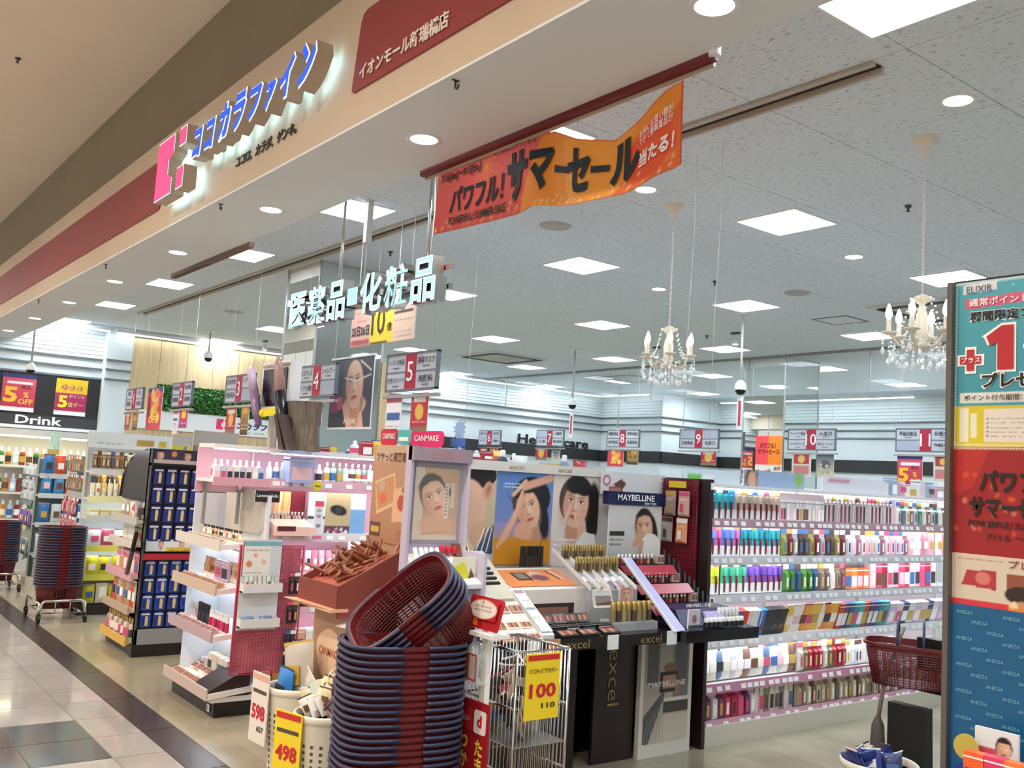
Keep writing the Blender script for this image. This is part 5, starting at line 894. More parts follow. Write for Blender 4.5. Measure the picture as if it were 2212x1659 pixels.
topper('promo_card', 'slanted blue promotion card at the corner of the end display beside the basket cart', E2, .1, .26, 1.5, .2, .16, lambda A: (A.rect(0, 0, 1, 1, '#2f6aa8'), A.blots(.1, .1, .9, .7, 12, .08, ['#8fb2d4', '#d05a3a', '#e9eef2'])), 'shelf sign')
for k, (c, x_) in enumerate((('yellow', -10.1), ('photo', -10.45), ('orange', -9.85))): topper('top_card', c+' header card on top of the end display beside the basket cart', Frame(x_, 2.52, 0), 0, 0, 1.5, .26, .17, lambda A, k=k: (A.rect(0, 0, 1, 1, ['#e6c92e', '#b08a7c', '#4a86c0'][k]), A.blots(.1, .1, .9, .6, 9, .14, [['#d23a2a', '#f2f0e0'], ['#dfe4ea', '#8a5a4a'], ['#f0a02e', '#d4482a']][k], k+2)), 'shelf header')
# ================================================================== run one: far left
E1 = Frame(-12.4, 2.24, 0); G1 = Frame(-11.56, 2.3, R90)
unit(E1, 'household_end', 'far left end display of blue and white packs facing the mall', .62, .3, 1.42, [(.3, .25), (.62, .25), (.9, .22), (1.18, .2)], '#2c5a6e', '#9aa3a4', ('#8f9496', '#b09a3a', '#2c5a6e', '#2c5a6e'), .08, '#d9d2c2', False, 1, False)
for k, (z, wd) in enumerate(((1.2, 'top row'), (1.05, 'second row'), (.92, 'third row'))): blocks(E1, [('blue_white_pack', 'cosmetic pack', shape('pack', .075, .03, .13), ['#cfe0ea', '#b9d2e2', '#e2ecf0'], 7, .084, 'blue and white hanging pack, '+wd)], z, .06, 'on the far left end display', .02)
blocks(E1, [('purple_pouch', 'pouch', POU, ['#5a3f9a', '#3f3a7a', '#7a58b0'], 6, .1, 'purple refill pouch, middle shelf')], .63, .03, 'on the far left end display', .02); blocks(E1, [('green_pouch', 'pouch', POU, ['#3f6a6a', '#2a4a5a', '#6a8a80'], 6, .1, 'dark green refill pouch, low shelf')], .31, .03, 'on the far left end display', .02)
unit(G1, 'household_gondola', 'far left gondola side with white and silver refill packs', .8, .2, 1.4, [(.35, .17), (.68, .17), (1.0, .17), (1.22, .15)], '#6f8a90', '#aeb4b4', ('#b7b9b6',), .09, '#d6d0c2', False, 1, False)
for k, (z, cols, wd) in enumerate(((1.225, ['#3a78b8', '#d8502e', '#e2e6ea', '#2f66a8'], 'uppermost shelf'), (1.005, ['#2f86c8', '#4a9ad0', '#c9382a'], 'top shelf'), (.685, ['#2a6ab0', '#cfd8de', '#3a8ac8'], 'middle shelf'), (.355, ['#e2e6ea', '#cfd6da', '#8fc0dc'], 'low shelf'), (.09, ['#b9b8b4', '#8f8a84', '#d9d6d0'], 'bottom shelf'))): blocks(G1, [('refill_pack', 'pouch', shape('pouch', .11, .06, .22), cols, 6, .125, 'blue and white refill pouch, '+wd)], z, .0, 'on the far left gondola side', .02)
topper('yellow_header', 'mustard yellow header strip above the far left end display', E1, .31, .28, 1.42, .6, .09, lambda A: (A.rect(0, 0, 1, 1, '#b59a2e'), A.scrawl(.1, .9, .4, .05, '#6a5a1c')), 'shelf header')
topper('mint_panel', 'pale mint panel at the far left edge above the end display', Frame(-12.1, 2.53, 0), 0, 0, 1.42, .5, .3, lambda A: (A.rect(0, 0, 1, 1, '#a8d2cc'), A.blots(.1, .1, .9, .8, 6, .1, ['#e4f0ee', '#7fb8b0'])), 'shelf header')

# lit drinks cooler under the drink board
t = thing('drinks_cooler', 'lit open drinks cooler under the black drink board at the far left', 'cooler', (XL+.03, 2.1, 0), R90)
MB().box(0, 1.3, -.03, -.0, 0, 1.72).build('back_panel', flat('#e9e6da'), t); MB().box(0, 1.3, -.5, -.03, 0, .3).build('base', flat('#c9c9c6'), t); MB().box(0, 1.3, -.5, -.03, 1.66, 1.74).build('canopy', flat('#d6d6d2'), t); MB().box(.02, 1.28, -.46, -.4, 1.64, 1.66).build('cooler_light', mat('cooler_led', '#ffffff', .5, emit=10, ecol='#fff6cf'), t)
for z in (.62, .95, 1.28): MB().box(0, 1.3, -.42, -.03, z-.02, z).build('shelf', WHITE, t)
DC = Frame(XL+.03, 2.1, R90)
for z, wd in ((.63, 'lower'), (.96, 'middle'), (1.29, 'upper')): row(DC, 'drink_bottle', 'bottle', wd+' drinks', 'drink bottle on the %s shelf of the cooler' % wd, shape('bottle', .07, .07, .22), .03, 1.28, -.36, z, .08, ['#3a7a3a', '#c9882a', '#b8d4e6', '#8a2a22', '#e9e4c8'])
# ================================================================== make-up counter (faces the aisle)
EX = Frame(-3.45, 2.56, R90)
t = thing('makeup_counter', 'long black make-up counter with excel lettering on its front edge', 'counter', (EX.x, EX.y, 0), R90)
MB().box(.11, 1.25, .0, .72, .7, .755).build('counter_top', mat('counter_black', '#1b1416', .25), t); MB().box(1.25, 1.84, -.06, .72, .7, .76).build('counter_top', mat('counter_black2', '#0f0c10', .2), t)
for (a, b) in ((.12, .9), (1.03, 1.33)): MB().box(a, b, .38, .4, 0, .7).build('skirt_panel', mat('skirt_brown', '#2a1a1c', .3, var=.15, scale=4), t)
MB().box(.12, 1.84, .6, .63, 0, .7).build('recess', BLACK, t); MB().box(.12, 1.84, .69, .72, .755, 1.57).build('back_panel', flat('#d9d6d2'), t)
for x in (.55, 1.05): text(t, 'excel', GOLD, (x, -.003, .727), .15, .04, None, 0, 0)
for x, c in ((.28, '#e6e9ea'), (.4, '#c98f6e'), (.78, '#e9eced'), (1.2, '#e6ebee')): MB().box(x-.035, x+.035, -.008, -.002, .69, .76).build('price_card', flat(c), t)
text(t, 'excel', GOLD, (1.17, .376, .45), .3, .085, None, 0, -.008, rot=(0, R90, 0))
# portrait boards on the back panel
def board_art(name, label, y0, y1, z0, z1, fn, n=70, x=-4.13):
    w_, h_ = y1-y0, z1-z0; o = thing(name, label, 'poster', (x, (y0+y1)/2, (z0+z1)/2), R90); board(o, w_, h_, .008); A = Art(w_, h_, n); fn(A); A.build(o, (0, -.001, 0)); return o
def art1(A):
    A.rect(0, 0, 1, 1, '#c7b79c'); A.ell(.5, .93, .5, .28, '#1a1412'); A.ell(.25, .55, .52, .6, '#e3b89c', .1, .05); A.ell(.78, .75, .12, .2, '#d69d80', -.2, .03); A.ell(.8, .76, .06, .11, '#b97c62', -.2, .04); A.ell(.05, .72, .1, .03, '#3a241c'); A.ell(.06, .64, .07, .035, '#1c1210')
    A.ell(.15, .3, .16, .08, '#b4504a', .3, .02); A.ell(.6, .2, .25, .3, '#d9a98c', 0, .1); A.poly([(.45, 0), (1, .35), (1, 0)], '#2c3a4a'); A.poly([(0, 0), (.55, 0), (.2, .3), (0, .35)], '#d9cbb4')
    for k in range(6): A.line(.55+.07*k, .02, .75+.05*k, .3, .03, ['#e4e8ea', '#3f5a78'][k % 2])
def art2(A):
    A.grad(0, 0, 1, 1, '#8f8fc4', '#4f7fc0'); A.grad(0, 0, 1, .45, '#d98a1a', '#8f8fc4'); A.rect(0, 0, 1, .28, '#d28a1c'); A.ell(.62, .72, .34, .3, '#14161e'); A.ell(.85, .5, .1, .3, '#14161e', .2, .03)
    A.face(.57, .6, .2, .35, '#e4b294', '#14161e', '#c06a60', -.1, True, .25, 1.25); A.ell(.5, .34, .16, .16, '#d9a488', 0, .06); A.line(.1, .2, .42, .62, .1, '#e0ab8c', .03); A.line(.32, .5, .45, .78, .05, '#e6b698', .02); A.line(.42, .5, .5, .75, .04, '#d9a284', .02); A.line(.48, .84, .95, .95, .11, '#dca68a', .03); A.line(.3, .75, .5, .9, .06, '#e3b294', .02)
    A.poly([(.0, 0), (1, 0), (.9, .22), (.3, .3), (.1, .2)], '#d38d20'); A.line(.2, .75, .35, .6, .012, '#14161e'); A.line(.9, .4, .82, .2, .012, '#14161e'); A.scrawl(.12, .4, .86, .02, '#cfdcf0'); A.scrawl(.12, .42, .82, .02, '#cfdcf0', seed=4)
def art3(A):
    A.rect(0, 0, 1, 1, '#d9d0c9'); A.ell(.88, .6, .16, .5, '#17100f', 0, .03); A.face(.5, .68, .27, -.15, '#e2b8a4', '#17100f', '#b8574f', -.2, True, .5, 1.4); A.line(.7, .15, .62, .5, .16, '#e0ae95', .03); A.line(.55, .45, .48, .58, .05, '#e8bda4', .02); A.line(.65, .45, .75, .7, .05, '#e4b69c', .02); A.line(.28, .5, .38, .66, .05, '#e8bda4', .02)
    A.poly([(.5, 0), (1, 0), (.95, .35), (.7, .38), (.5, .2)], '#e6e4e2'); A.rect(0, 0, .45, .3, '#d4bfc0', .6); A.scrawl(.05, .5, .28, .025, '#f4eef0'); A.scrawl(.05, .5, .22, .025, '#f4eef0', seed=6)
board_art('portrait_board', 'counter back board with a close-up cheek, ear and striped collar', 2.83, 3.075, 1.09, 1.535, art1); board_art('portrait_board', 'blue counter back board with a dark haired woman lifting her arm', 3.08, 3.475, 1.03, 1.535, art2, 90); board_art('portrait_board', 'pale counter back board with a fringed woman touching her lips', 3.48, 3.83, 1.02, 1.53, art3, 80)
hd_ = thing('counter_header', 'pale header strip with gold excel lettering above the portrait boards', 'shelf header', (-4.12, 3.33, 1.555), R90); MB().box(-.52, .52, 0, .02, -.022, .03).build('strip', flat('#d9d5cf'), hd_); text(hd_, 'excel', GOLD, (-.13, -.003, .004), .1, .026); text(hd_, 'excel', GOLD, (.22, -.003, .004), .1, .026)
# counter-top racks and goods; cp = point on the counter, u along, v from the front edge
def rack(name, label, u0, u1, v0, v1, zf, zb, col, m=None):
    w_ = u1-u0; q = EX.p((u0+u1)/2, v0, .756); o = thing(name, label, 'display rack', q, R90); d = v1-v0
    MB().hexa([(-w_/2, 0, 0), (w_/2, 0, 0), (w_/2, d, 0), (-w_/2, d, 0)], [(-w_/2, 0, zf), (w_/2, 0, zf), (w_/2, d, zb), (-w_/2, d, zb)]).build('rack', m or flat(col, .35), o); return o
o = rack('orange_tray', 'sloped orange picture tray in the middle of the make-up counter', .38, .86, .3, .55, .19, .27, '#e9e2da')
A = Art(.46, .2, 50, '#e08a52'); A.rect(.22, .35, .42, .85, '#3a3230'); A.rect(.25, .45, .39, .78, '#8a8074'); A.ell(.55, .6, .1, .13, '#e0b49c'); A.ell(.56, .5, .12, .08, '#7a4a5a'); A.line(.82, .4, .76, .9, .03, '#22201e'); A.line(.87, .4, .82, .9, .02, '#f0eeea'); A.build(o, (0, .125, .234), 'picture', tilt=-1.26)
MB().box(-.16, .16, -.003, 0, .02, .12).build('palette_window', flat('#3a2a28'), o); MB().box(-.12, .12, -.005, -.002, .04, .1).build('pans', flat('#9a6a5c'), o)
o = rack('tester_rack', 'stepped clear tester rack of gold capped sticks on the make-up counter', .80, 1.14, .2, .52, .19, .36, '#b9b4a8', ACRYL)
for k in range(6): MB().hexa([(-.17+k*.066, 0, .19), (-.166+k*.066, 0, .19), (-.166+k*.066, .32, .36), (-.17+k*.066, .32, .36)], [(-.17+k*.066, 0, .21), (-.166+k*.066, 0, .21), (-.166+k*.066, .32, .38), (-.17+k*.066, .32, .38)]).build('divider', WHITE, o)
for j, (v, z) in enumerate(((.33, 1.03), (.44, 1.085))): row(EX, 'gold_stick', 'lip gloss', 'gold capped lip glosses in the tester rack, row %d' % j, ['gold capped lip gloss in the front row of the tester rack', 'gold capped lip gloss in the back row of the tester rack'][j], shape('stick', .018, .018, .075, 3), .81, 1.13, v, z, .021, ['#7a6a4a', '#5a4a34', '#8f7a52'])
row(EX, 'shadow_stick', 'eye shadow', 'eye shadow sticks lying in the tester rack', 'coloured eye shadow stick lying on the sloped tester rack', shape('stick', .04, .02, .1, 0), .81, 1.13, .21, .965, .053, ['#8a9a8a', '#c9a08a', '#b5a8a0', '#7f7480', '#a88a92'], -1.1)
row(EX, 'lip_brush', 'lip pencil', 'dark pencils bundled on the orange tray', 'dark brown pencil in the bundle beside the blue portrait board', shape('stick', .014, .014, .11, 2), .62, .79, .56, 1.03, .0135, ['#2a1c16', '#3a2a20'])
o = rack('side_rack', 'yellow and black striped pencil rack at the left of the make-up counter', .02, .36, .25, .55, .16, .36, '#cfc9b9')
R = random.Random(3)
for k in range(7): tag(link('brow_pencil', shape('stick', .022, .022, .26, 2), None, EX.p(.06, .33+.03*k, .978+.0205*k), R90, '#c9b23c' if k % 2 else '#8f8a78', (0, R90, R90)), 'horizontal yellow brow pencil pack in the striped rack', 'brow pencil', 'brow pencils in the striped rack')
o = thing('swatch_strip', 'slanted brown swatch strip with gold edges on the make-up counter', 'swatch card', EX.p(.12, .24, .93), R90); MB().hexa([(-.04, 0, -.02), (.04, 0, -.02), (.04, .01, -.02), (-.04, .01, -.02)], [(-.08, .12, .24), (.0, .12, .24), (.0, .13, .24), (-.08, .13, .24)]).build('strip', flat('#7a4f3c'), o); MB().hexa([(.035, -.002, -.02), (.042, -.002, -.02), (.042, .01, -.02), (.035, .01, -.02)], [(-.005, .118, .24), (.002, .118, .24), (.002, .13, .24), (-.005, .13, .24)]).build('gold_edge', GOLDC, o)
o = rack('white_pamphlet_rack', 'cream sloped leaflet rack at the front left of the make-up counter', .02, .34, .05, .22, .03, .15, '#e9e0d0')
row(EX, 'eyeshadow_card', 'compact', 'cream palettes in the leaflet rack', 'cream eye shadow palette lying in the leaflet rack', shape('palette', .07, .012, .05), .02, .34, .07, .805, .08, ['#d9c4ae', '#b08a76', '#e6dccb'], -1.0); row(EX, 'eyeshadow_card', 'compact', 'cream palettes in the leaflet rack, upper row', 'cream eye shadow palette in the upper row of the leaflet rack', shape('palette', .07, .012, .05), .02, .34, .15, .865, .08, ['#a98672', '#e2d6c6', '#c9a0a0'], -.9); row(EX, 'eyeshadow_card', 'compact', 'cream palettes in the leaflet rack, front row', 'cream eye shadow palette in the front row of the leaflet rack', shape('palette', .07, .012, .05), .12, .34, .005, .762, .075, ['#c9a890', '#8f6a5c', '#e6dccb'], -1.1)
o = rack('eyeliner_card', 'tall white leaflet card leaning on the make-up counter', .345, .42, .02, .3, .02, .2, '#e8edf0'); A = Art(.07, .3, 20, '#e6edf1'); A.rect(.1, .9, .9, .98, '#b58a90'); A.rect(.1, .5, .9, .56, '#7f9fb5'); A.scrawl(.1, .9, .7, .06, '#aab6bf'); A.scrawl(.1, .9, .3, .06, '#aab6bf', seed=2); A.build(o, (0, .135, .117), 'leaflet', tilt=-1.0)
row(EX, 'eye_palette', 'compact', 'silver palettes on the make-up counter', 'silver grey eye shadow palette standing at the front of the make-up counter', shape('palette', .075, .014, .05), .46, .8, .16, .8, .08, ['#4a4a4e', '#6a6a70', '#3a3a3e'], -.6); row(EX, 'pencil_box', 'box', 'black pencil boxes on the make-up counter', 'long black pencil box lying at the front of the make-up counter', shape('box', .1, .04, .035), .45, .86, .09, .765, .105, ['#151517', '#1f1f24']); row(EX, 'card_tray', 'compact', 'black tester cards on the make-up counter', 'black tester card with a yellow mark on the counter front edge', shape('palette', .12, .01, .06), .45, .85, .01, .765, .14, ['#17171a', '#202024'], -1.2)
o = rack('mascara_rack', 'clear rack of gold capped mascaras at the front of the make-up counter', .86, 1.18, .08, .18, .04, .05, '#b0a890', ACRYL); row(EX, 'gold_mascara', 'mascara', 'gold mascaras in the clear rack', 'gold capped mascara standing in the clear front rack', shape('stick', .032, .032, .1, 3), .87, 1.17, .1, .8, .037, ['#8a7a58', '#4a4034', '#a08c62'])
row(EX, 'white_leaflet', 'leaflet', 'white leaflets on the make-up counter', 'white leaflet in the holder under the tester rack', shape('box', .13, .01, .1, 0), .83, 1.0, .19, .86, .135, ['#eceeea'], -.3); o = topper('face_card', 'small card with a face beside the white leaflets', EX, 1.05, .19, .86, .1, .1, lambda A: (A.rect(0, 0, 1, 1, '#d9a8a0'), A.face(.5, .6, .3, .1, '#e4b8a0', '#c97f74', '#c0606a')), 'card')
o = thing('lilac_standee', 'leaning lilac side panel at the right end of the make-up counter section', 'panel', EX.p(1.24, .0, .757), R90); MB().hexa([(-.03, -.02, 0), (.05, -.02, 0), (.05, .0, 0), (-.03, .0, 0)], [(-.035, .38, .34), (.02, .38, .34), (.02, .4, .34), (-.035, .4, .34)]).build('panel', mat('panel_lilac', '#b3b0dc', .35, var=.08, scale=9), o); MB().hexa([(-.034, -.022, 0), (-.028, -.022, 0), (-.028, .0, 0), (-.034, .0, 0)], [(-.039, .378, .34), (-.033, .378, .34), (-.033, .4, .34), (-.039, .4, .34)]).build('edge', WHITE, o)
# second brand section
MY = Frame(-3.45, 3.82, R90)
o = thing('navy_header', 'navy header lettered MAYBELLINE over the second make-up section', 'shelf header', (-3.98, 4.01, 1.42), R90); MB().box(-.24, .23, 0, .05, -.038, .038).build('box', mat('navy_gloss', '#141a4a', .25), o); text(o, 'MAYBELLINE', WT, (-.02, -.003, .006), .3, .035, None, 0, .012); text(o, 'NEW YORK', WT, (.1, -.003, -.026), .1, .014)
def art4(A):
    A.grad(0, 0, 1, 1, '#bdb9b6', '#d6d4d2'); A.ell(.86, .5, .07, .24, '#1c1412', .2); A.face(.67, .58, .155, .1, '#d2a184', '#1c1412', '#b0605a', -.35, True, .22, 1.16); A.ell(.8, .2, .22, .22, '#e6e2de'); A.line(.5, .3, .6, .45, .09, '#cf9c80', .02); A.line(.58, .02, .62, .32, .1, '#cf9c80', .02); A.rect(.02, .44, .3, .52, '#2a2628'); A.scrawl(.03, .3, .36, .035, '#4a4648'); A.scrawl(.03, .24, .28, .035, '#4a4648', seed=5)
board_art('portrait_board', 'grey back board with a woman resting her chin, under the navy header', 3.79, 4.22, 1.06, 1.385, art4, 80, -3.99)
o = topper('palette_card', 'white card with a round logo and an open palette above the navy header', Frame(-4.1, 3.84, R90), .18, 0, 1.44, .4, .13, lambda A: (A.rect(0, 0, 1, 1, '#dad8da'), A.ell(.1, .6, .08, .08, '#b03a5a'), A.ell(.1, .6, .05, .05, '#e6d8dc'), A.rect(.15, .05, .42, .35, '#7a4a3e'), A.rect(.18, .1, .39, .3, '#b5796a'), A.poly([(.2, .4), (.4, .7), (.5, .5), (.45, .3)], '#6a3a34')), 'card', n=50)
for k, (z, v, u0, u1) in enumerate(((1.045, .42, -.06, .36), (.95, .33, -.03, .4), (.85, .24, .0, .46))):
    o = thing('red_tier', ['top red tier of the black make-up display', 'middle red tier of the black make-up display', 'lowest red tier of the black make-up display'][k], 'display rack', MY.p(0, v, z), R90)
    MB().hexa([(u0, -.02, -.02), (u1, -.02, -.02), (u1, .12, .0), (u0, .12, .0)], [(u0, -.02, 0), (u1, -.02, 0), (u1, .12, .02), (u0, .12, .02)]).build('tier', BLACK, o); MB().hexa([(u0, -.07, -.045), (u1, -.07, -.045), (u1, -.02, 0), (u0, -.02, 0)], [(u0, -.07, -.04), (u1, -.07, -.04), (u1, -.02, .006), (u0, -.02, .006)]).build('red_edge', mat('edge_red', '#b23a48', .3), o); MB().box(u0, u1, .1, .12, -.1, .0).build('support', BLACK, o)
    row(MY, 'lipstick_tester', 'lipstick', 'lipsticks on the red tiers, tier %d' % k, ['small lipstick on the top red tier', 'small lipstick on the middle red tier', 'small lipstick on the lowest red tier'][k], shape('stick', .022, .022, .055, 1), u0+.02, u1-.1, v+.02, z+.008, .03, ['#8a3a34', '#b5625a', '#6a3030', '#c98a7a', '#4a2626'])
    tag(link('blush_compact', shape('palette', .06, .02, .05), None, MY.p(u1-.06, v+.02, z+.008), R90, '#c9b4ae'), ['square blush compact on the top red tier', 'square blush compact on the middle red tier', 'square blush compact on the lowest red tier'][k], 'compact')
    for q in range(4): tag(link('black_liner', shape('stick', .02, .02, .11, 2), None, MY.p(u1+.0+.02*q, v+.03-.02*q, z-.02-.02*q), R90, '#141418', (-.3, .25, R90)), 'black eyeliner leaning at the right end of the red tiers', 'eyeliner', 'eyeliners beside the red tiers')
o = thing('purple_box', 'dark purple sloped box on the black counter end', 'display box', MY.p(.25, .02, .761), R90); MB().hexa([(-.2, 0, 0), (.25, 0, 0), (.25, .2, 0), (-.2, .2, 0)], [(-.2, .06, .09), (.25, .06, .09), (.25, .2, .1), (-.2, .2, .1)]).build('box', mat('box_purple', '#2c2350', .3), o); MB().hexa([(-.0, -.002, .03), (.15, -.002, .03), (.15, .03, .03), (-.0, .03, .03)], [(-.0, .038, .075), (.15, .038, .075), (.15, .06, .075), (-.0, .06, .075)]).build('label', flat('#b9a9d4'), o); text(o, 'MAYBELLINE', WT, (-.0, .07, .105), .2, .018, None, .002, 0)
row(MY, 'white_stick', 'concealer', 'white concealers on the counter end', 'white topped concealer standing on the black counter end', shape('stick', .024, .024, .09, 0), .36, .54, .04, .765, .03, ['#d9dbc0', '#e6e4d0']); row(MY, 'concealer', 'concealer', 'black concealers on the counter end', 'black and white concealer on the counter front corner', shape('stick', .03, .03, .05, 0), .18, .5, -.03, .765, .036, ['#23232a', '#2f2f38'])
topper('leaning_card', 'small photo card leaning on the black counter end', MY, .09, -.02, .765, .09, .1, lambda A: (A.rect(0, 0, 1, 1, '#c9c2cc'), A.ell(.5, .5, .2, .25, '#8a6a70'), A.rect(0, 0, 1, .2, '#4a4a5a')), 'card')
# poster panel below the second section
def art5(A):
    A.grad(0, 0, 1, 1, '#bdb6ac', '#8f8880'); A.rect(.05, .55, .3, 1, '#5f5a58'); A.rect(.34, .5, .6, 1, '#a8a29a'); A.rect(.64, .35, .98, .95, '#77716f'); A.rect(.7, .55, .95, .9, '#5d5c64'); A.poly([(0, 0), (.12, 0), (.45, .42), (.45, .48), (0, .25)], '#55555a'); A.rect(.42, .26, 1, .38, '#4a443f'); A.poly([(.3, 0), (1, 0), (1, .25), (.42, .25)], '#c9c1b0')
    for k in range(7): A.line(.02+.07*k, .0, .1+.055*k, .2+.03*k, .012, '#8f8d8c')
    A.ell(.55, .68, .14, .07, '#8a6250'); A.rect(.34, .45, .74, .64, '#2c2422'); A.rect(.4, .49, .7, .61, '#b5836a'); A.poly([(.68, .42), (.8, .44), (.78, .52), (.7, .5)], '#a8785f'); A.rect(.45, .37, 1, .4, '#d9d4cc')
o = thing('street_poster', 'white framed poster panel of a city street and a palette below the second section', 'poster', (-3.79, 4.11, .375), R90); MB().box(-.21, .21, 0, .03, -.375, .325).build('panel', flat('#d9d4cc'), o); A = Art(.36, .6, 70); art5(A); A.build(o, (0, -.002, -.0)); text(o, 'MAYBELLINE', WT, (0, -.004, .02), .3, .03, None, 0, .005)
# red mesh panel with hanging packs, fixed to the divider
o = thing('red_mesh_panel', 'dark red wire mesh panel fixed to the dark divider', 'wire rack', (-4.04, 4.36, 1.15)); MB().box(-.19, .19, .02, .026, -.4, .4).build('back_sheet', mat('sheet_crimson', '#8c1a30', .3, var=.2, scale=8), o)
RW = MB()
for k in range(16): RW.tube([(-.19+k*.0253, .012, -.4), (-.19+k*.0253, .012, .4)], .0022, 4)
for k in range(27): RW.tube([(-.19, .008, -.4+k*.0308), (.19, .008, -.4+k*.0308)], .0022, 4)
q = RW.build('wire_mesh', mat('mesh_dark', '#5a0f20', .3), o); q['kind'] = 'stuff'
for k, (du, z, c) in enumerate(((.0, 1.33, '#b5a09a'), (.11, 1.33, '#d9b4a4'), (-.02, 1.17, '#c9c4c0'), (.1, 1.17, '#e0a078'))): tag(link('clear_pack', shape('pack', .085, .02, .15), None, (-4.04+du, 4.345, z), 0, c), ['upper left', 'upper right', 'lower left', 'lower right'][k]+' of the carded beauty tools hanging on the dark red mesh panel', 'cosmetic pack', 'packs on the dark red mesh panel')
tag(bx(-.07, .07, -.004, 0, -.02, .02).build('yellow_tag', flat('#e0c22a'), None, (-3.99, 4.35, 1.52)), 'yellow price tag at the top of the dark red mesh panel', 'price tag')
# ================================================================== cardboard floor stands at the end of the run
CARD = mat('cardboard_tan', '#b58d70', .7, var=.06, scale=6)
o = thing('cardboard_stand', 'tan cardboard floor stand lettered CANMAKE holding a sloped tray of brown pencils', 'display stand', (-4.22, 2.18, 0))
MB().box(-.19, .17, .02, .33, 0, .82).build('body', CARD, o); MB().box(.172, .2, .03, .33, 0, .8).build('gap_shade', flat('#2a1416'), o)  # dark strip stands in for the shade between stand and side panel
MB().prism([(.0+.13*math.cos(a)*(1+.1*math.sin(3*a)), .6+.12*math.sin(a)) for a in [k*PI/12 for k in range(24)]], .016, .02).build('pale_patch', flat('#e4c3a2'), o); text(o, 'CANMAKE', flat('#c0684e'), (.0, .014, .61), .2, .04, None, 0, .01)
TR = mat('tray_redbrown', '#7f3a30', .6); TRI = mat('tray_inner', '#a8503f', .6)
MB().hexa([(-.21, -.06, .9), (.2, -.06, .9), (.2, .3, 1.06), (-.21, .3, 1.06)], [(-.21, -.06, .915), (.2, -.06, .915), (.2, .3, 1.075), (-.21, .3, 1.075)]).build('tray_floor', TRI, o)
for s_ in (-.21, .19): MB().hexa([(s_, -.06, .8), (s_+.012, -.06, .8), (s_+.012, .3, .8), (s_, .3, .8)], [(s_, -.06, .95), (s_+.012, -.06, .95), (s_+.012, .3, 1.13), (s_, .3, 1.13)]).build('tray_side', TR, o)
MB().box(-.21, .2, -.07, -.06, .83, .95).build('tray_front', TR, o); MB().hexa([(-.22, -.1, .83), (.21, -.1, .83), (.2, .02, .83), (-.2, .02, .83)], [(-.25, -.13, .845), (.21, -.1, .845), (.2, .02, .845), (-.2, .02, .845)]).build('flap', flat('#d9a88a'), o)
A = Art(.41, .5, 80, '#c98f6a'); A.grad(0, 0, 1, 1, '#a8795a', '#b98f74'); A.rect(.05, .83, .85, 1, '#c2a688'); A.poly([(.08, .62), (.55, .72), (.62, .4), (.15, .28)], '#d9b48c'); A.poly([(.1, .6), (.53, .69), (.59, .43), (.17, .32)], '#c08a62'); A.ell(.25, .58, .07, .07, '#b9a08c'); A.ell(.3, .45, .09, .07, '#d06a40'); A.poly([(.55, .55), (.98, .62), (1, .25), (.55, .22)], '#d6a984'); A.ell(.75, .42, .1, .1, '#b0503c'); A.ell(.8, .55, .06, .04, '#8f5a40'); A.rect(.02, .06, .28, .2, '#5a3a28'); A.rect(.05, .1, .24, .16, '#c9a24a'); A.rect(.68, .05, .95, .15, '#a86a4c'); A.rect(.85, .75, 1, 1, '#8f2a2c')
MB().box(-.21, .2, .31, .32, .8, 1.63).build('back_board', CARD, o); A.build(o, (-.005, .305, 1.38)); text(o, 'ツヤっと高密着', flat('#6a3020'), (-.03, .301, 1.57), .3, .05, None, 0, .01)
R = random.Random(8)
for k in range(48):
    u, v = R.uniform(-.17, .16), R.uniform(.0, .27); z = .925+(v+.06)*.444+R.uniform(0, .02)
    tag(link('brown_pencil', shape('stick', .018, .018, R.choice((.11, .13)), 4), None, (-4.22+u, 2.18+v, z), 0, R.choice(['#8a5038', '#a4684a', '#7a4030', '#b57c5c']), (R.choice((-.9, -.5, 1.1, -1.2)), R.uniform(-.6, .6), R.uniform(-1, 1))), 'brown make-up pencil lying in the red cardboard tray', 'make-up pencil', 'brown pencils in the cardboard tray')
for (nm, x_, z_, w_, h_, c, tx) in (('red_sign', -4.37, 1.675, .17, .085, '#c41a3a', 'CANMAKE'), ('magenta_sign', -4.0, 1.665, .3, .08, '#d6186a', 'CANMAKE'), ('teal_sign', -4.22, 1.675, .14, .075, '#4fb5b8', '')):
    s_ = thing(nm, {'red_sign': 'rounded red CANMAKE sign on top of the cardboard stand', 'magenta_sign': 'magenta CANMAKE sign above the portrait stand', 'teal_sign': 'small teal sign between the red and magenta signs'}[nm], 'shelf sign', (x_, 2.53, z_)); MB().prism(rrect(-w_/2, w_/2, -h_/2, h_/2, .025), 0, .006).build('plate', flat(c), s_)
    if tx: text(s_, tx, WT, (0, -.002, .005), w_*.75, h_*.36, None, 0, .01)
    else: MB().box(-.045, .045, -.001, 0, -.02, .0).build('print', WT, s_)
    MB().box(-.008, .008, .006, .01, -h_/2-.12, 0).build('stick', WHITE, s_)
s_ = thing('sunburst_sign', 'small blue sunburst sign behind the magenta sign', 'shelf sign', (-3.85, 2.62, 1.72)); MB().prism([((.055 if k % 2 else .032)*math.cos(k*PI/12), (.055 if k % 2 else .032)*math.sin(k*PI/12)) for k in range(24)], 0, .005).build('burst', flat('#8fb4e0'), s_); MB().box(-.008, .008, .005, .01, -.2, 0).build('stick', WHITE, s_); MB().box(-.06, .06, -.004, 0, -.085, -.045).build('name_bar', flat('#3a6ab8'), s_)
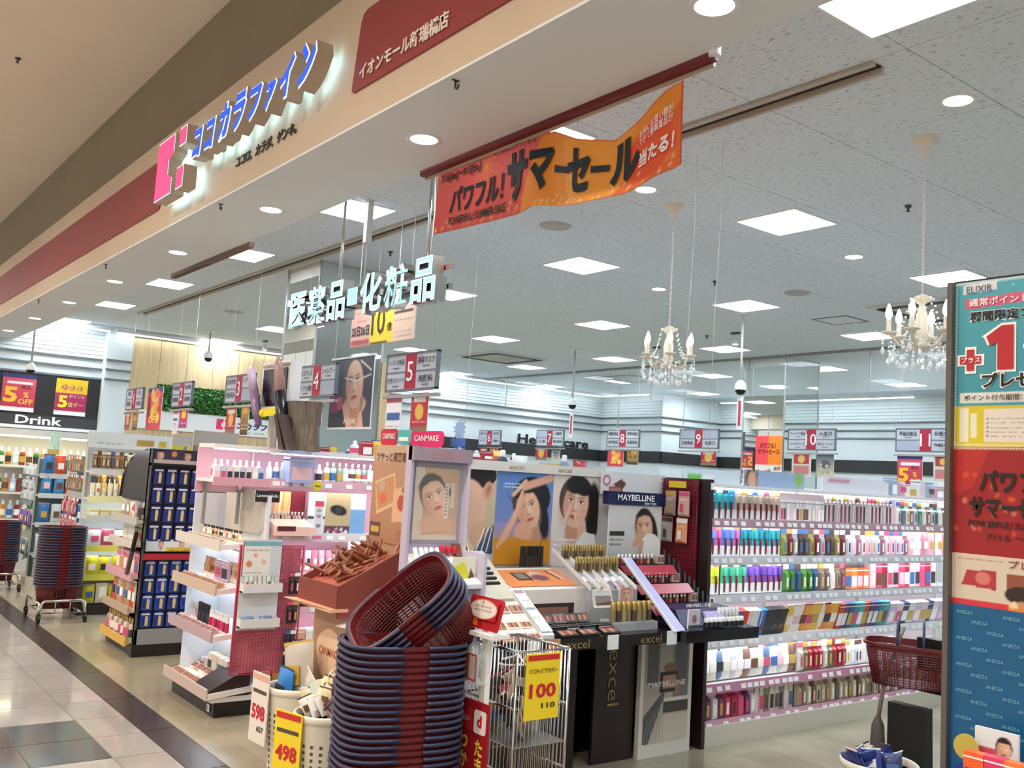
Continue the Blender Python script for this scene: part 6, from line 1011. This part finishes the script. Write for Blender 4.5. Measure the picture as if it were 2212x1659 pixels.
# lavender portrait stand (faces the aisle)
LAV = mat('stand_lavender', '#b9b2c9', .4); o = thing('portrait_stand', 'lavender floor stand with a framed smiling portrait and a tray of white tubes', 'display stand', (-3.8, 2.34, 0), R90)
MB().box(0, .3, -.12, .04, 0, .98).build('body', mat('stand_lavender2', '#c3bdd6', .35), o); MB().box(.3, .316, -.2, .04, 0, 1.14).box(.3, .316, -.02, .04, 1.14, 1.62).build('side_panel', mat('stand_lavender3', '#c9c4dc', .35), o); MB().box(-.016, 0, -.01, .04, .98, 1.62).build('side_panel', LAV, o)
MB().box(0, .3, .02, .04, .98, 1.62).build('back_board', LAV, o); MB().box(-.016, .316, -.03, .02, 1.555, 1.62).build('header', mat('header_mauve', '#9a8a98', .4), o); text(o, 'CEZANNE', flat('#c98a92'), (.15, -.033, 1.588), .14, .03, None, 0, .005)
def art6(A):
    A.rect(0, 0, 1, 1, '#b59a80'); A.rect(0, 0, .2, 1, '#cfc2b0'); A.line(.3, .97, .98, .82, .14, '#c99674', .04); A.ell(.72, .66, .12, .1, '#16100e', .4); A.face(.46, .58, .27, .42, '#dcae8c', '#16100e', '#bf4a40', .1, True, .2, 1.14); A.ell(.55, .2, .42, .2, '#d0a080', 0, .06); A.rect(0, 0, 1, .07, '#cdbfae'); A.line(.2, .08, .8, .12, .03, '#b98a6c', .02); A.rect(.68, .3, .78, .78, '#e4ddd0', .8); A.rect(.82, .45, .9, .8, '#dcd2c2', .6)
    for k in range(9): A.rect(.7, .34+.048*k, .76, .37+.048*k, '#6a5a4c', .7)
A = Art(.25, .34, 80); art6(A); A.build(o, (.15, .012, 1.355)); MB().box(.01, .29, .014, .02, 1.17, 1.545).build('picture_mount', flat('#8f8a98'), o); MB().box(.01, .29, -.02, -.017, 1.17, 1.545).build('clear_cover', FILM, o)
MB().hexa([(0, -.19, .98), (.3, -.19, .98), (.3, .02, .98), (0, .02, .98)], [(0, -.19, 1.0), (.3, -.19, 1.0), (.3, .02, 1.12), (0, .02, 1.12)]).build('tray', mat('tray_white', '#e9e7ea', .4), o)
for k in range(3): MB().lathe([(.0001, 0), (.013, .0), (.013, .03), (.009, .038), (.0001, .04)], 10, 0, (.19+.036*k, .0, 1.12)).build('red_cap', flat('#d41f3a'), o)
PSF = Frame(-3.8, 2.34, R90)
row(PSF, 'white_tube', 'tube', 'white tubes in the portrait stand', 'white lip tube leaning in the tray of the portrait stand', shape('stick', .024, .024, .11, 0), .01, .17, -.09, 1.06, .03, ['#e6e6e2', '#d9dcd6'], -.5); topper('yellow_card', 'bright yellow and white card in the tray of the portrait stand', PSF, .22, -.15, 1.02, .13, .1, lambda A: (A.rect(0, 0, 1, 1, '#eef0d8'), A.poly([(0, 0), (.8, 0), (.5, .8), (.1, .6)], '#e9e23a'), A.poly([(.7, 0), (1, .1), (.8, .5)], '#5a5040')), 'card')
o = thing('mauve_panel', 'narrow mauve cardboard side panel beside the tan stand', 'panel', (-3.96, 2.2, 0)); MB().box(-.05, .07, .0, .03, 0, .78).build('panel', mat('card_mauve', '#a8869a', .6), o); MB().hexa([(-.1, -.06, .76), (.1, -.1, .78), (.1, .03, .79), (-.08, .03, .79)], [(-.1, -.06, .765), (.1, -.1, .785), (.1, .03, .795), (-.08, .03, .795)]).build('open_flap', flat('#e6dcd4'), o)
# ================================================================== shopping baskets
BRED = mat('basket_red', '#64191e', .35); BBLU = mat('handle_slate', '#2a3252', .4)
def basket_shapes(a=.215, b=.15, h=.205):
    def ring(s, z, n=48, p=3.4):
        r = []
        for k in range(n):
            t_ = 2*PI*k/n; c, s_ = math.cos(t_), math.sin(t_); r.append((a*s*math.copysign(abs(c)**(2/p), c), b*s*math.copysign(abs(s_)**(2/p), s_), z))
        return r
    n = 48; body = MB(); zs_ = [0]+[.012*k for k in range(1, 15)]+[.175, h]; sc = lambda z: .82+.18*z/h
    for z in zs_[1:-1]: body.tube(ring(sc(z), z), .0026, 3, 0, None, True)
    lo, hi = ring(sc(0), 0), ring(sc(.175), .175)
    for k in range(n):
        for f in (0, .5):
            A_, B_ = Vector(lo[k]).lerp(Vector(lo[(k+1) % n]), f), Vector(hi[k]).lerp(Vector(hi[(k+1) % n]), f); body.tube([A_, B_], .0026, 3)
    r0, r1, r2, r3 = ring(sc(.172), .172), ring(1, h), ring(1.045, h), ring(1.045, h-.014)
    for p_, q_ in ((r0, r1), (r1, r2), (r2, r3)): body.add(p_+q_, [(k, (k+1) % n, n+(k+1) % n, n+k) for k in range(n)], 0, True)
    body.add([(x*.995, y*.995, z) for x, y, z in r0]+[(x*.99, y*.99, z) for x, y, z in r1], [(k, n+k, n+(k+1) % n, (k+1) % n) for k in range(n)], 0, True)
    fl = ring(sc(0), 0); body.add(fl, [tuple(range(n-1, -1, -1))]).add([(x, y, .004) for x, y, z in fl], [tuple(range(n))])
    handles = []
    for sg in (1, -1):
        hb = MB(); pts = []
        for k in range(-13, 14):
            t_ = k/13*(R90-.07)+(0 if sg > 0 else PI); c, s_ = math.cos(t_), math.sin(t_); pts.append((a*1.075*math.copysign(abs(c)**(2/3.4), c), b*1.09*math.copysign(abs(s_)**(2/3.4), s_)))
        hb.tube([(x, y, h-.004) for x, y in pts], .0075, 6); handles.append(hb)
    return body.mesh('basket_body', BRED), [x.mesh('handle', BBLU) for x in handles]
BB, HH = basket_shapes()
def basket(loc, rz, label, group, rot=None, sc=1):
    t = thing('shopping_basket', label, 'shopping basket', loc, rz, group, rot); t.scale = (sc, sc, 1); link('body', BB, t)
    for x in HH: link('handle', x, t)
    return t
rzb = math.radians(78)
for k in range(24):
    basket((-3.12+.0015*math.sin(k*2.1), 1.93+.0015*math.cos(k*1.7), .1+k*.0245-.03*0), rzb+.02*math.sin(k*1.3), 'dark red basket in the tall stack beside the white bins, %s from the bottom' % ORD(k+1) if k < 23 else 'topmost level basket of the tall stack, under the tilted ones', 'tall basket stack')
vd = Vector((.85, -.527, 0)); rgt = Vector((.605, .796, 0)); tilt = Matrix.Rotation(.55, 4, rgt) @ Matrix.Rotation(.6, 4, vd); base = Vector((-3.14, 1.91, 1.015))
for k in range(5):
    Mx = tilt @ Matrix.Rotation(rzb, 4, 'Z'); ax = tilt @ Vector((0, 0, 1)); p = base-ax*(.205+(4-k)*.0245)
    basket(tuple(p), 0, ['lowest of the five tilted baskets on top of the tall stack', 'second lowest of the five tilted baskets on the tall stack', 'middle one of the five tilted baskets on the tall stack', 'second highest of the five tilted baskets on the tall stack', 'topmost tilted basket with its open mouth showing on the tall stack'][k], 'tilted baskets on the tall stack', Mx.to_euler())
def basket_cart(x, y, n, lab, glab):
    t = thing('basket_cart', lab, 'basket cart', (x, y, 0)); r_ = .012
    for s_ in (-1, 1):
        MB().tube([(-.26, s_*.19, .06), (-.26, s_*.19, .17), (.24, s_*.19, .17), (.26, s_*.19, .06)], r_*.8, 8).build('side_rail', CHROME, t)
    MB().tube([(.26, -.19, .06), (.26, -.17, .17), (.26, -.15, .19), (.26, .15, .19), (.26, .17, .17), (.26, .19, .06)], r_, 8).tube([(.26, -.06, .19), (.26, -.06, .09)], .005, 6).tube([(.26, .06, .19), (.26, .06, .09)], .005, 6).build('end_loop', CHROME, t)
    MB().tube([(-.24, -.16, .085), (.24, -.16, .085), (.24, .16, .085), (-.24, .16, .085)], .008, 6, 0, None, True).build('base_frame', CHROME, t)
    for sx in (-.26, .26):
        for sy in (-.19, .19): MB().lathe([(.035, -.012), (.035, .012)], 12, 0, (0, 0, 0), Matrix.Translation((sx, sy, .036)) @ Matrix.Rotation(R90, 4, 'X')).box(sx-.012, sx+.012, sy-.018, sy+.018, .03, .075).build('castor', BLACK, t)
    for k in range(n): basket((x, y, .1+k*.0245), R90+.02*math.sin(k*2.3), glab+', %s from bottom' % ORD(k+1), 'baskets of '+lab[:40], None, .84)
basket_cart(-9.33, 2.1, 22, 'chrome wheeled cart carrying a basket stack by the threshold strip', 'dark red basket on the chrome cart by the brown packs'); basket_cart(-11.35, 1.93, 18, 'chrome wheeled cart carrying a basket stack at the far left edge', 'dark red basket in the cart stack at the far left edge')
# ================================================================== white perforated bins with goods
BINM = mat('bin_cream', '#d9d3c2', .4)
def bin_(x, y, h, r, lab):
    t = thing('plastic_bin', lab, 'bin', (x, y, 0)); n = 60; b = MB(); rr = lambda z: r*(.78+.22*z/h)
    rows_ = [0, .02]+[.05+.5*(k//2)*.055+(k % 2)*.0135+.0 for k in range(2*int((h-.11)/.0275))]+[h-.05, h-.02]
    for i in range(len(rows_)-1):
        z0_, z1_ = rows_[i], rows_[i+1]; hole = 1 < i < len(rows_)-4 and i % 2 == 0
        for k in range(n):
            if hole and k % 3 == 0: continue
            a0, a1 = 2*PI*k/n, 2*PI*(k+1)/n; b.add([(rr(z0_)*math.cos(a0), rr(z0_)*math.sin(a0), z0_), (rr(z0_)*math.cos(a1), rr(z0_)*math.sin(a1), z0_), (rr(z1_)*math.cos(a1), rr(z1_)*math.sin(a1), z1_), (rr(z1_)*math.cos(a0), rr(z1_)*math.sin(a0), z1_)], [(0, 1, 2, 3)])
    b.build('body', BINM, t); MB().lathe([(rr(0), 0), (rr(0), .01)], n).build('floor', BINM, t)
    MB().lathe([(r*.97, h-.03), (r*1.03, h-.025), (r*1.05, h), (r*1.0, h+.006), (r*.96, h), (r*.95, h-.03)], n).build('rim', mat('bin_rim', '#e2dccd', .35), t); MB().lathe([(rr(h*.1)*.93, .012), (rr(h*.9)*.93, h-.06)], n).build('liner', mat('bin_shade', '#8f8676', .7), t)  # liner tone is the bin's inner shade put into colour
    return t
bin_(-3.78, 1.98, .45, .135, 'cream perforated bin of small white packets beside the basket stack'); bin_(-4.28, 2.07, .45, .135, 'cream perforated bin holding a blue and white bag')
R = random.Random(4)
for k in range(46):
    a, rr = R.uniform(0, 6.28), .1*math.sqrt(R.random()); z = .42+.11*(1-rr/.11)+R.uniform(-.02, .02)
    tag(link('candy_packet', shape('pouch', .07, .02, .09), None, (-3.78+rr*math.cos(a), 1.98+rr*math.sin(a), z), 0, R.choice(['#eceae4', '#e4e2dc', '#f3d3c4', '#5a3a5e', '#e9e0b4', '#f4f2ee', '#c8504a', '#dfe6da']), (R.uniform(-.8, .3), R.uniform(-.6, .6), R.uniform(-1.5, 2.5))), 'small white packet heaped in the cream bin beside the basket stack', 'packet', 'packets heaped in the cream bin')
for k, (dx, dy, dz, s_, c, lab) in enumerate(((-.01, -.02, .36, 1.2, '#b9b2a6', 'large grey bag with a dark brown picture standing in the cream bin'), (-.06, -.06, .33, .8, '#2f7fd0', 'blue bag leaning at the front of the cream bin'), (.07, .01, .34, .8, '#c9c2b6', 'pale blue edged bag at the back of the cream bin'))):
    o = link('snack_bag', shape('pouch', .2, .08, .24), None, (-4.28+dx, 2.07+dy, dz), 0, c, (-.1+.1*k, -.25+.25*k, .2-.2*k)); o.scale = (s_,)*3; tag(o, lab, 'bag')
def price_sign(x, y, z, w_, h_, rz, lab, bg, bar, tx, big, small, bigc='#c3122c'):
    o = thing('price_sign', lab, 'price sign', (x, y, z), rz); MB().box(-w_/2, w_/2, 0, .005, -h_/2, h_/2).build('card', flat(bg), o); MB().box(-w_/2+.008, w_/2-.008, -.002, 0, h_*.4, h_*.48).build('bar', flat(bar), o)
    text(o, tx, INK, (0, -.003, h_*.24), w_*.84, h_*.085, None, 0, .02) if tx else MB().box(-w_*.4, w_*.4, -.002, 0, h_*.21, h_*.26).build('small_print', flat('#4a4438'), o); text(o, big, flat(bigc), (0, -.003, -h_*.06), w_*.78, h_*.22, None, 0, .03); small and text(o, small, INK, (w_*.18, -.003, -h_*.29), w_*.4, h_*.08, None, 0, .02); return o
price_sign(-3.80, 1.815, .31, .165, .3, .3, 'yellow price sign reading 498 clipped to the cream bin', '#e8cc24', '#c3281f', '', '498', ''); price_sign(-4.33, 1.91, .35, .16, .32, .08, 'white price sign reading 598 clipped to the rear cream bin', '#e2d9d0', '#d9a78f', '', '598', '657')
# ================================================================== wire dump basket and sanitizer stand
cx0, cx1, cy0, cy1, zt = -3.32, -2.975, 2.37, 2.64, .82
o = thing('wire_dump_basket', 'tall chrome wire dump basket behind the sanitizer stand', 'wire basket', ((cx0+cx1)/2, (cy0+cy1)/2, 0)); hx, hy = (cx1-cx0)/2, (cy1-cy0)/2
for z in (.1, .35, .6, zt): MB().tube([(-hx, -hy, z), (hx, -hy, z), (hx, hy, z), (-hx, hy, z)], .005 if z < .8 else .007, 6, 0, None, True).build('hoop', CHROME, o)
for (sx, sy) in ((-1, -1), (1, -1), (1, 1), (-1, 1)): MB().tube([(sx*hx, sy*hy, 0), (sx*hx, sy*hy, zt)], .007, 6).build('post', CHROME, o)
for (nm, p0, p1) in (('front', (-hx, -hy), (hx, -hy)), ('right', (hx, -hy), (hx, hy)), ('back', (hx, hy), (-hx, hy)), ('left', (-hx, hy), (-hx, -hy))):
    for k in range(1, 14):
        f = k/14; x_, y_ = p0[0]+(p1[0]-p0[0])*f, p0[1]+(p1[1]-p0[1])*f; MB().tube([(x_, y_, .1), (x_, y_, zt)], .0026, 4).build('wire', CHROME, o)
MB().box(-hx, hx, -hy, hy, .45, .455).build('inner_shelf', STEEL, o)
R = random.Random(6)
for k in range(26): tag(link('patterned_bag', shape('pouch', .1, .04, .12), None, ((cx0+cx1)/2+R.uniform(-.09, .09), (cy0+cy1)/2+R.uniform(-.06, .05), .47+R.uniform(0, .17)), 0, R.choice(['#1c1c1a', '#cfc9ac', '#22221f', '#161614', '#d9d2b4', '#8f7a3a']), (R.uniform(-.5, .5), R.uniform(-.7, .7), R.uniform(0, 3))), 'black and cream patterned little bag in the wire dump basket', 'bag', 'bags in the wire dump basket')
price_sign(-2.955, 2.49, .685, .175, .255, R90, 'yellow price sign reading 100 on the wire dump basket', '#edcf20', '#c3281f', 'パリコキッズ アクセサリー', '100', '110')
o = thing('sanitizer_stand', 'white hand sanitizer stand with red payment signs', 'sanitizer stand', (-2.95, 2.2, 0))
MB().box(-.016, .016, -.012, .012, .02, .93).build('pole', WHITE, o); MB().lathe([(.14, 0), (.14, .012), (.03, .022)], 20).build('base', WHITE, o); MB().box(-.1, .1, -.06, .03, .9, .915).build('tray', WHITE, o)
MB().prism(rrect(-.105, .105, -.06, .06, .012), .0, .005, 0, Matrix.Translation((.01, -.03, .985)) @ Matrix.Rotation(-.25, 4, 'X')).build('top_sign', flat('#b81c26'), o)
A = Art(.18, .075, 40, '#b81c26'); A.ell(.5, .5, .47, .19, '#ece2dc'); A.scrawl(.25, .75, .62, .05, '#4a3034'); A.scrawl(.22, .78, .4, .05, '#4a3034', seed=4); A.scrawl(.2, .8, .2, .05, '#4a3034', seed=7); A.ell(.46, .82, .03, .03, '#b0585c'); A.build(o, (.01, -.037, 1.0), 'sign_print', tilt=-.25); MB().prism([(-.09, -.05), (-.02, -.05), (-.03, -.03), (-.05, -.02), (-.07, -.03), (-.085, -.02)], -.003, 0, 0, Matrix.Translation((.01, -.031, .985)) @ Matrix.Rotation(-.25, 4, 'X')).build('orange_burst', flat('#e8762a'), o)
MB().box(-.12, .02, -.05, .0, .72, .735).box(-.12, .02, -.052, -.048, .735, .83).box(-.12, -.116, -.05, 0, .735, .83).build('bottle_holder', ACRYL, o); A = Art(.13, .1, 26, '#c25a44'); A.rect(.62, .1, .95, .9, '#d9c4be'); A.blots(.05, .05, .6, .4, 9, .06, ['#e8a03a', '#b83a30', '#efc08a'], 4); A.build(o, (-.05, -.056, .782), 'holder_print')
MB().lathe([(.03, .737), (.03, .85), (.012, .87), (.012, .89)], 14, 0, (-.05, -.025, 0)).build('sanitizer_bottle', mat('bottle_clear', '#b9c9cc', .1, alpha=.6), o); MB().tube([(-.05, -.025, .885), (-.05, -.025, .925), (-.05, -.06, .925)], .007, 8).build('pump', WHITE, o)
MB().box(-.125, .07, -.024, -.018, .16, .655).build('lower_sign', flat('#9c1424'), o)
MB().prism(rrect(-.112, -.035, .54, .625, .012), -.026, -.024).build('logo_tile', flat('#b02030'), o); MB().prism(rrect(-.02, .055, .54, .625, .012), -.026, -.024).build('logo_tile', flat('#efe6e2'), o); text(o, 'd払い', WT, (-.073, -.029, .585), .06, .025); text(o, 'd', REDT, (.018, -.029, .587), .028, .045, None, 0, .03)
YEL = flat('#efd832'); text(o, 'つ\nか\nえ\nま\nす', YEL, (-.073, -.027, .36), .05, .32, None, 0, .03); text(o, 'た\nま\nり\nま\nす', YEL, (.02, -.027, .36), .05, .32, None, 0, .03)
# ================================================================== poster stand at the right
PW = .315; px0 = -.157; o = thing('poster_stand', 'tall narrow poster stand with turquoise, red and blue boards at the right', 'poster stand', (-1.1, 2.4, 0))
MB().box(-.165, .17, .012, .04, 0, 2.085).build('frame', BLACK, o); MB().box(-.172, -.158, -.01, .045, 0, 2.08).build('post', mat('post_grey', '#5a5552', .5), o)
A = Art(PW, .43, 120, '#3f95a8'); A.grad(0, .29, 1, 1, '#3a8fa0', '#4fa9ba'); A.rect(0, 0, 1, .245, '#cdbb18'); A.rect(.05, .03, .12, .23, '#dcdcc4'); A.rect(.14, .05, .19, .2, '#dcdcc4'); A.rect(.25, .03, 1, .225, '#d9d2c9'); A.rect(.62, .195, .85, .215, '#4a4648')
for k in range(5): A.scrawl(.3, .97, .06+.025*k, .008, '#8a8480', seed=k); A.ell(.275, .065+.025*k, .008, .008, '#3a3a3a')
for k in range(50): A.line(k/50, .985, k/50+.012, .998, .01, '#dfeef2'); A.line(.004, k/50, .012, k/50+.01, .008, '#dfeef2'); A.line(k/50, .004, k/50+.012, .016, .01, '#ddd8b4')
A.rect(.05, .26, .97, .325, '#d9d8d4'); A.poly([(.08, .83), (.95, .86), (.95, .92), (.08, .89)], '#d35f80'); A.blots(.02, .42, .98, 1.3, 22, .012, ['#9fd0da', '#d6eef2'], 9); A.poly([(.06, .925), (.34, .935), (.34, .995), (.06, .98)], '#dfe3ea'); A.build(o, (0, .008, 1.864), 'turquoise_print')
def tx(s_, x_, z_, ww, hh, m_, off=.015, yy=.004): text(o, s_, m_, (x_, yy, z_), ww, hh, None, 0, off)
tx('ELIXIR', -.094, 2.057, .066, .018, flat('#3a4a6a'), 0); tx('通常ポイントに加えて', .005, 2.022, .25, .021, WT); tx('期間限定ココカラ', .005, 1.985, .25, .032, WT, .06, .006); tx('期間限定ココカラ', .005, 1.985, .245, .027, INK, .025); one = [(-.018, -.056), (.022, -.056), (.022, .056), (-.008, .056), (-.046, .03), (-.036, .006), (-.018, .014)]; MB().prism([(-.028+x*1.22, 1.9+z*1.12) for x, z in one], .006, .0065).build('numeral_outline', WT, o); MB().prism([(-.028+x, 1.9+z) for x, z in one], .003, .0035).build('numeral', flat('#b8232c'), o); tx('0', .075, 1.9, .12, .126, WT, .1, .006); tx('0', .075, 1.9, .108, .112, flat('#b8232c'), .085); tx('+', -.115, 1.872, .07, .07, WT, .1, .006); tx('+', -.115, 1.872, .055, .055, flat('#b8232c'), .07); tx('プラス', -.113, 1.872, .05, .015, WT, .01, .002); tx('プレゼント', .02, 1.818, .22, .046, WT, .08, .006); tx('プレゼント', .02, 1.818, .21, .038, INK, .035); tx('ポイント付与期間：2022年7月1日', 0, 1.774, .26, .016, INK, .01)
A = Art(PW, .27, 100, '#92151c'); A.poly([(.68, 0), (1, 0), (1, 1), (.95, 1), (.82, .45)], '#c96a14'); A.poly([(0, .55), (.16, .62), (.3, 1), (0, 1)], '#b82a1c', .6); A.blots(.02, .02, .95, .8, 24, .03, ['#d9542c', '#d98a6a'], 12, .5)  # red print colours darkened for the shade on the stand
for k in range(40): A.line(k/40, .985, k/40+.015, 1.0, .012, '#ddd0b4')
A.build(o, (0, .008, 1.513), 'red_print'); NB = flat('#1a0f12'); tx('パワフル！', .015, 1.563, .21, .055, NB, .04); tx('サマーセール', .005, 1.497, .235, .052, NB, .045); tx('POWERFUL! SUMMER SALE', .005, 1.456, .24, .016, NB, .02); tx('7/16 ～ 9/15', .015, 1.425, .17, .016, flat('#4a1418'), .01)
A = Art(PW, .128, 100, '#c9beae'); A.rect(0, 0, 1, .12, '#c92f3e'); A.rect(.45, 0, 1, .12, '#d9782a'); A.poly([(.08, .4), (.36, .34), (.36, .72), (.12, .68)], '#a8323a'); A.ell(.25, .55, .06, .05, '#c9736a'); A.rect(.44, .3, .72, .68, '#8a4a34'); A.ell(.55, .3, .13, .07, '#2c1c18'); A.blots(.47, .08, .63, .15, 16, .025, ['#e0c9a4', '#b98a60'], 4); A.rect(.78, .34, .98, .66, '#9c2a48'); A.scrawl(.05, .4, .88, .025, '#c06a5c'); A.build(o, (0, .008, 1.314), 'gift_print'); tx('プレゼント！', .06, 1.362, .15, .02, flat('#6a2028'), .01)  # gift print white toned down, the stand's shade painted in
MB().box(-.158, .158, .004, .01, 0, 1.25).build('blue_board', mat('anessa_blue', '#0d5583', .35, var=.06, scale=4), o); PB = flat('#6fa9c4')
for r_ in range(17):
    for c_ in range(3): text(o, 'ANESSA', PB, (-.12+c_*.115+.038*(r_ % 3), .001, 1.232-r_*.0215), .042, .009, None, 0, 0)
# display in front of the blue board
o = thing('sunscreen_stand', 'dark blue counter tray of sunscreen boxes in front of the blue board', 'display stand', (-.95, 2.2, -.05)); MB().box(-.25, .4, .0, .18, .05, .86).build('plinth', mat('plinth_blue', '#1c2466', .35), o); MB().hexa([(-.25, -.03, .86), (.4, -.03, .86), (.4, .18, .86), (-.25, .18, .86)], [(-.25, -.03, .9), (.4, -.03, .9), (.4, .18, .93), (-.25, .18, .93)]).build('tray', mat('tray_blue', '#1f2a7c', .3), o)
row(Frame(-1.13, 2.2, 0, -.05), 'sunscreen_box', 'box', 'sunscreen boxes in the blue tray', 'orange and magenta sunscreen box standing in the dark blue tray', shape('box', .045, .03, .09), 0, .3, .02, .9, .047, ['#e8622e', '#d9386a', '#ee7a3a']); row(Frame(-.95, 2.22, 0, -.05), 'pink_bottle', 'bottle', 'pink bottles in the blue tray', 'tall pink sunscreen bottle at the right end of the dark blue tray', shape('bottle', .045, .045, .17), 0, .2, .06, .92, .05, ['#d99aa8', '#e0b0bb'])
topper('face_card', 'small white card with a dark haired face above the sunscreen boxes', Frame(-1.1, 2.32, 0), 0, 0, .89, .1, .09, lambda A: (A.rect(0, 0, 1, 1, '#d9dde4'), A.rect(0, .3, .5, .5, '#c84a5a'), A.face(.68, .55, .16, 0, '#d9ab90', '#1c1614')), 'card'); tag(MB().lathe([(.03, 0), (.03, .004)], 18, 0, (0, 0, 0), Matrix.Rotation(R90, 4, 'X')).build('round_badge', flat('#b8a84a'), None, (-1.16, 2.3, .93)), 'round olive badge leaning beside the face card', 'card')
# basket, bag and umbrella on a black stand in the aisle
o = thing('bag_stand', 'black metal stand holding a basket in the aisle left of the poster stand', 'stand', (-2.45, 4.75, 0)); MB().tube([(0, 0, 0), (0, 0, 1.18)], .022, 8).build('post', BLACK, o); MB().box(-.2, .2, -.16, .16, 0, .03).build('base', BLACK, o); MB().box(-.03, .05, -.06, .02, 1.0, 1.16).build('top_box', BLACK, o); MB().box(-.2, .0, -.06, -.04, .55, .58).build('arm', BLACK, o); MB().box(-.16, -.02, -.09, -.05, .66, .82).build('clip_board', BLACK, o)
b_ = thing('shopping_basket', 'brick red shopping basket with raised dark handles on the black stand', 'shopping basket', (-2.62, 4.62, .585), .5); link('body', BB, b_); 
for s_ in (-.06, .06): MB().tube([(s_-.0, -.15, .19), (s_, -.13, .26), (s_, -.07, .31), (s_, 0, .325), (s_, .07, .31), (s_, .13, .26), (s_, .15, .19)], .007, 6).build('handle', BBLU, b_)
b_ = thing('black_bag', 'black carrier bag lettered MARK standing against the black stand', 'bag', (-2.58, 4.55, .0)); MB().hexa([(-.09, -.05, 0), (.1, -.05, 0), (.1, .05, 0), (-.09, .05, 0)], [(-.1, -.03, .5), (.1, -.03, .5), (.1, .03, .5), (-.1, .03, .5)]).build('bag', mat('bag_black', '#121113', .5), b_); text(b_, 'MARK\n&\nMARK', flat('#6a6a6a'), (.02, -.05, .17), .08, .1, None, 0, 0)
b_ = thing('umbrella', 'folded grey umbrella leaning in front of the black stand', 'umbrella', (-2.72, 4.5, 0), 0); M_ = Matrix.Rotation(.3, 4, 'Y'); MB().lathe([(.006, .0), (.03, .12), (.035, .3), (.03, .38), (.012, .42)], 10).build('canopy', mat('umbrella_grey', '#4f4a4a', .6), b_); MB().tube([(0, 0, .4), (.03, 0, .6), (.1, 0, .8), (.13, 0, .88)], .011, 8).build('shaft', mat('umbrella_shaft', '#8a7f80', .4), b_)
bin_(-2.42, 4.02, .34, .16, 'low cream bin of blue packets at the bottom right')
R = random.Random(9)
for k in range(14):
    a, rr = R.uniform(0, 6.28), .11*math.sqrt(R.random()); tag(link('blue_packet', shape('pouch', .09, .03, .11), None, (-2.42+rr*math.cos(a), 4.02+rr*math.sin(a), .27+R.uniform(0, .04)), 0, R.choice(['#22307a', '#2c3f96', '#d98a5a', '#e9e4e0', '#3a3a6a']), (R.uniform(-.6, .6), R.uniform(-.6, .6), R.uniform(0, 3))), 'blue packet in the low cream bin at the bottom right', 'packet', 'packets in the low cream bin')
# ================================================================== mascara topper with a screen
o = thing('mascara_topper', 'promotional topper with a black screen, two giant mascaras and a grey stump', 'display topper', (-5.85, 2.55, 1.388))
MB().box(-.3, .3, .03, .09, .2, .215).box(-.25, -.2, .04, .07, .2, .5).build('foot', flat('#b3aca6'), o)
st = MB(); n = 20
for i in range(2): pass
prof = [(.17, .2), (.16, .27), (.15, .36), (.16, .44), (.17, .51)]; vs = []; R = random.Random(2); bump = [R.uniform(.88, 1.1) for _ in range(n)]
for (r_, z) in prof: vs += [(.25+r_*bump[k]*math.cos(2*PI*k/n), .06+.6*r_*bump[k]*math.sin(2*PI*k/n), z) for k in range(n)]
st.add(vs, [(i*n+k, i*n+(k+1) % n, (i+1)*n+(k+1) % n, (i+1)*n+k) for i in range(4) for k in range(n)]+[tuple(range(4*n, 5*n))]); st.build('stump', mat('stump_grey', '#6f655c', .9, var=.35, scale=9, stretch=(6, 6, .8)), o)
MB().hexa([(.27, -.1, .2), (.34, -.1, .2), (.34, -.06, .2), (.27, -.06, .2)], [(.2, -.12, .42), (.24, -.12, .42), (.24, -.06, .42), (.2, -.06, .42)]).hexa([(.38, -.1, .2), (.43, -.1, .2), (.43, -.06, .2), (.38, -.06, .2)], [(.25, -.12, .42), (.29, -.12, .42), (.29, -.06, .42), (.25, -.06, .42)]).build('roots', flat('#3a241c'), o)
MB().box(-.33, .12, .0, .08, .46, .79).build('screen_box', WHITE, o); MB().box(-.29, .09, -.006, 0, .49, .74).build('screen', mat('screen_black', '#060706', .08), o); MB().box(-.3, .12, -.012, .0, .755, .77).build('top_line', flat('#b9a8a4'), o)
def giant(p0, p1, r0, r1, m0, m1, nm):
    a, b = Vector(p0), Vector(p1); q = a.lerp(b, .45); MB().tube([a, a.lerp(q, .2), q], [r0*.25, r0*.8, r1], 12).build(nm, m0, o); MB().tube([q, q.lerp(b, .6), b], [r1*1.02, r1, r1*.6], 12).build('mascara_cap', m1, o)
giant((-.43, -.05, .77), (-.17, -.06, .36), .034, .032, mat('mascara_lilac', '#b9a3c0', .3), mat('mascara_purple', '#7a5c84', .3), 'mascara_brush'); giant((.05, -.06, .8), (.28, -.08, .28), .036, .038, mat('mascara_rose', '#b08a88', .3), mat('mascara_black', '#1c1c26', .25), 'mascara_brush')
MB().box(-.14, .1, -.05, -.03, .42, .47).sphere((-.16, -.04, .44), .03).sphere((.12, -.04, .44), .025).build('yellow_flowers', flat('#e6d21e'), o)
finish_text()
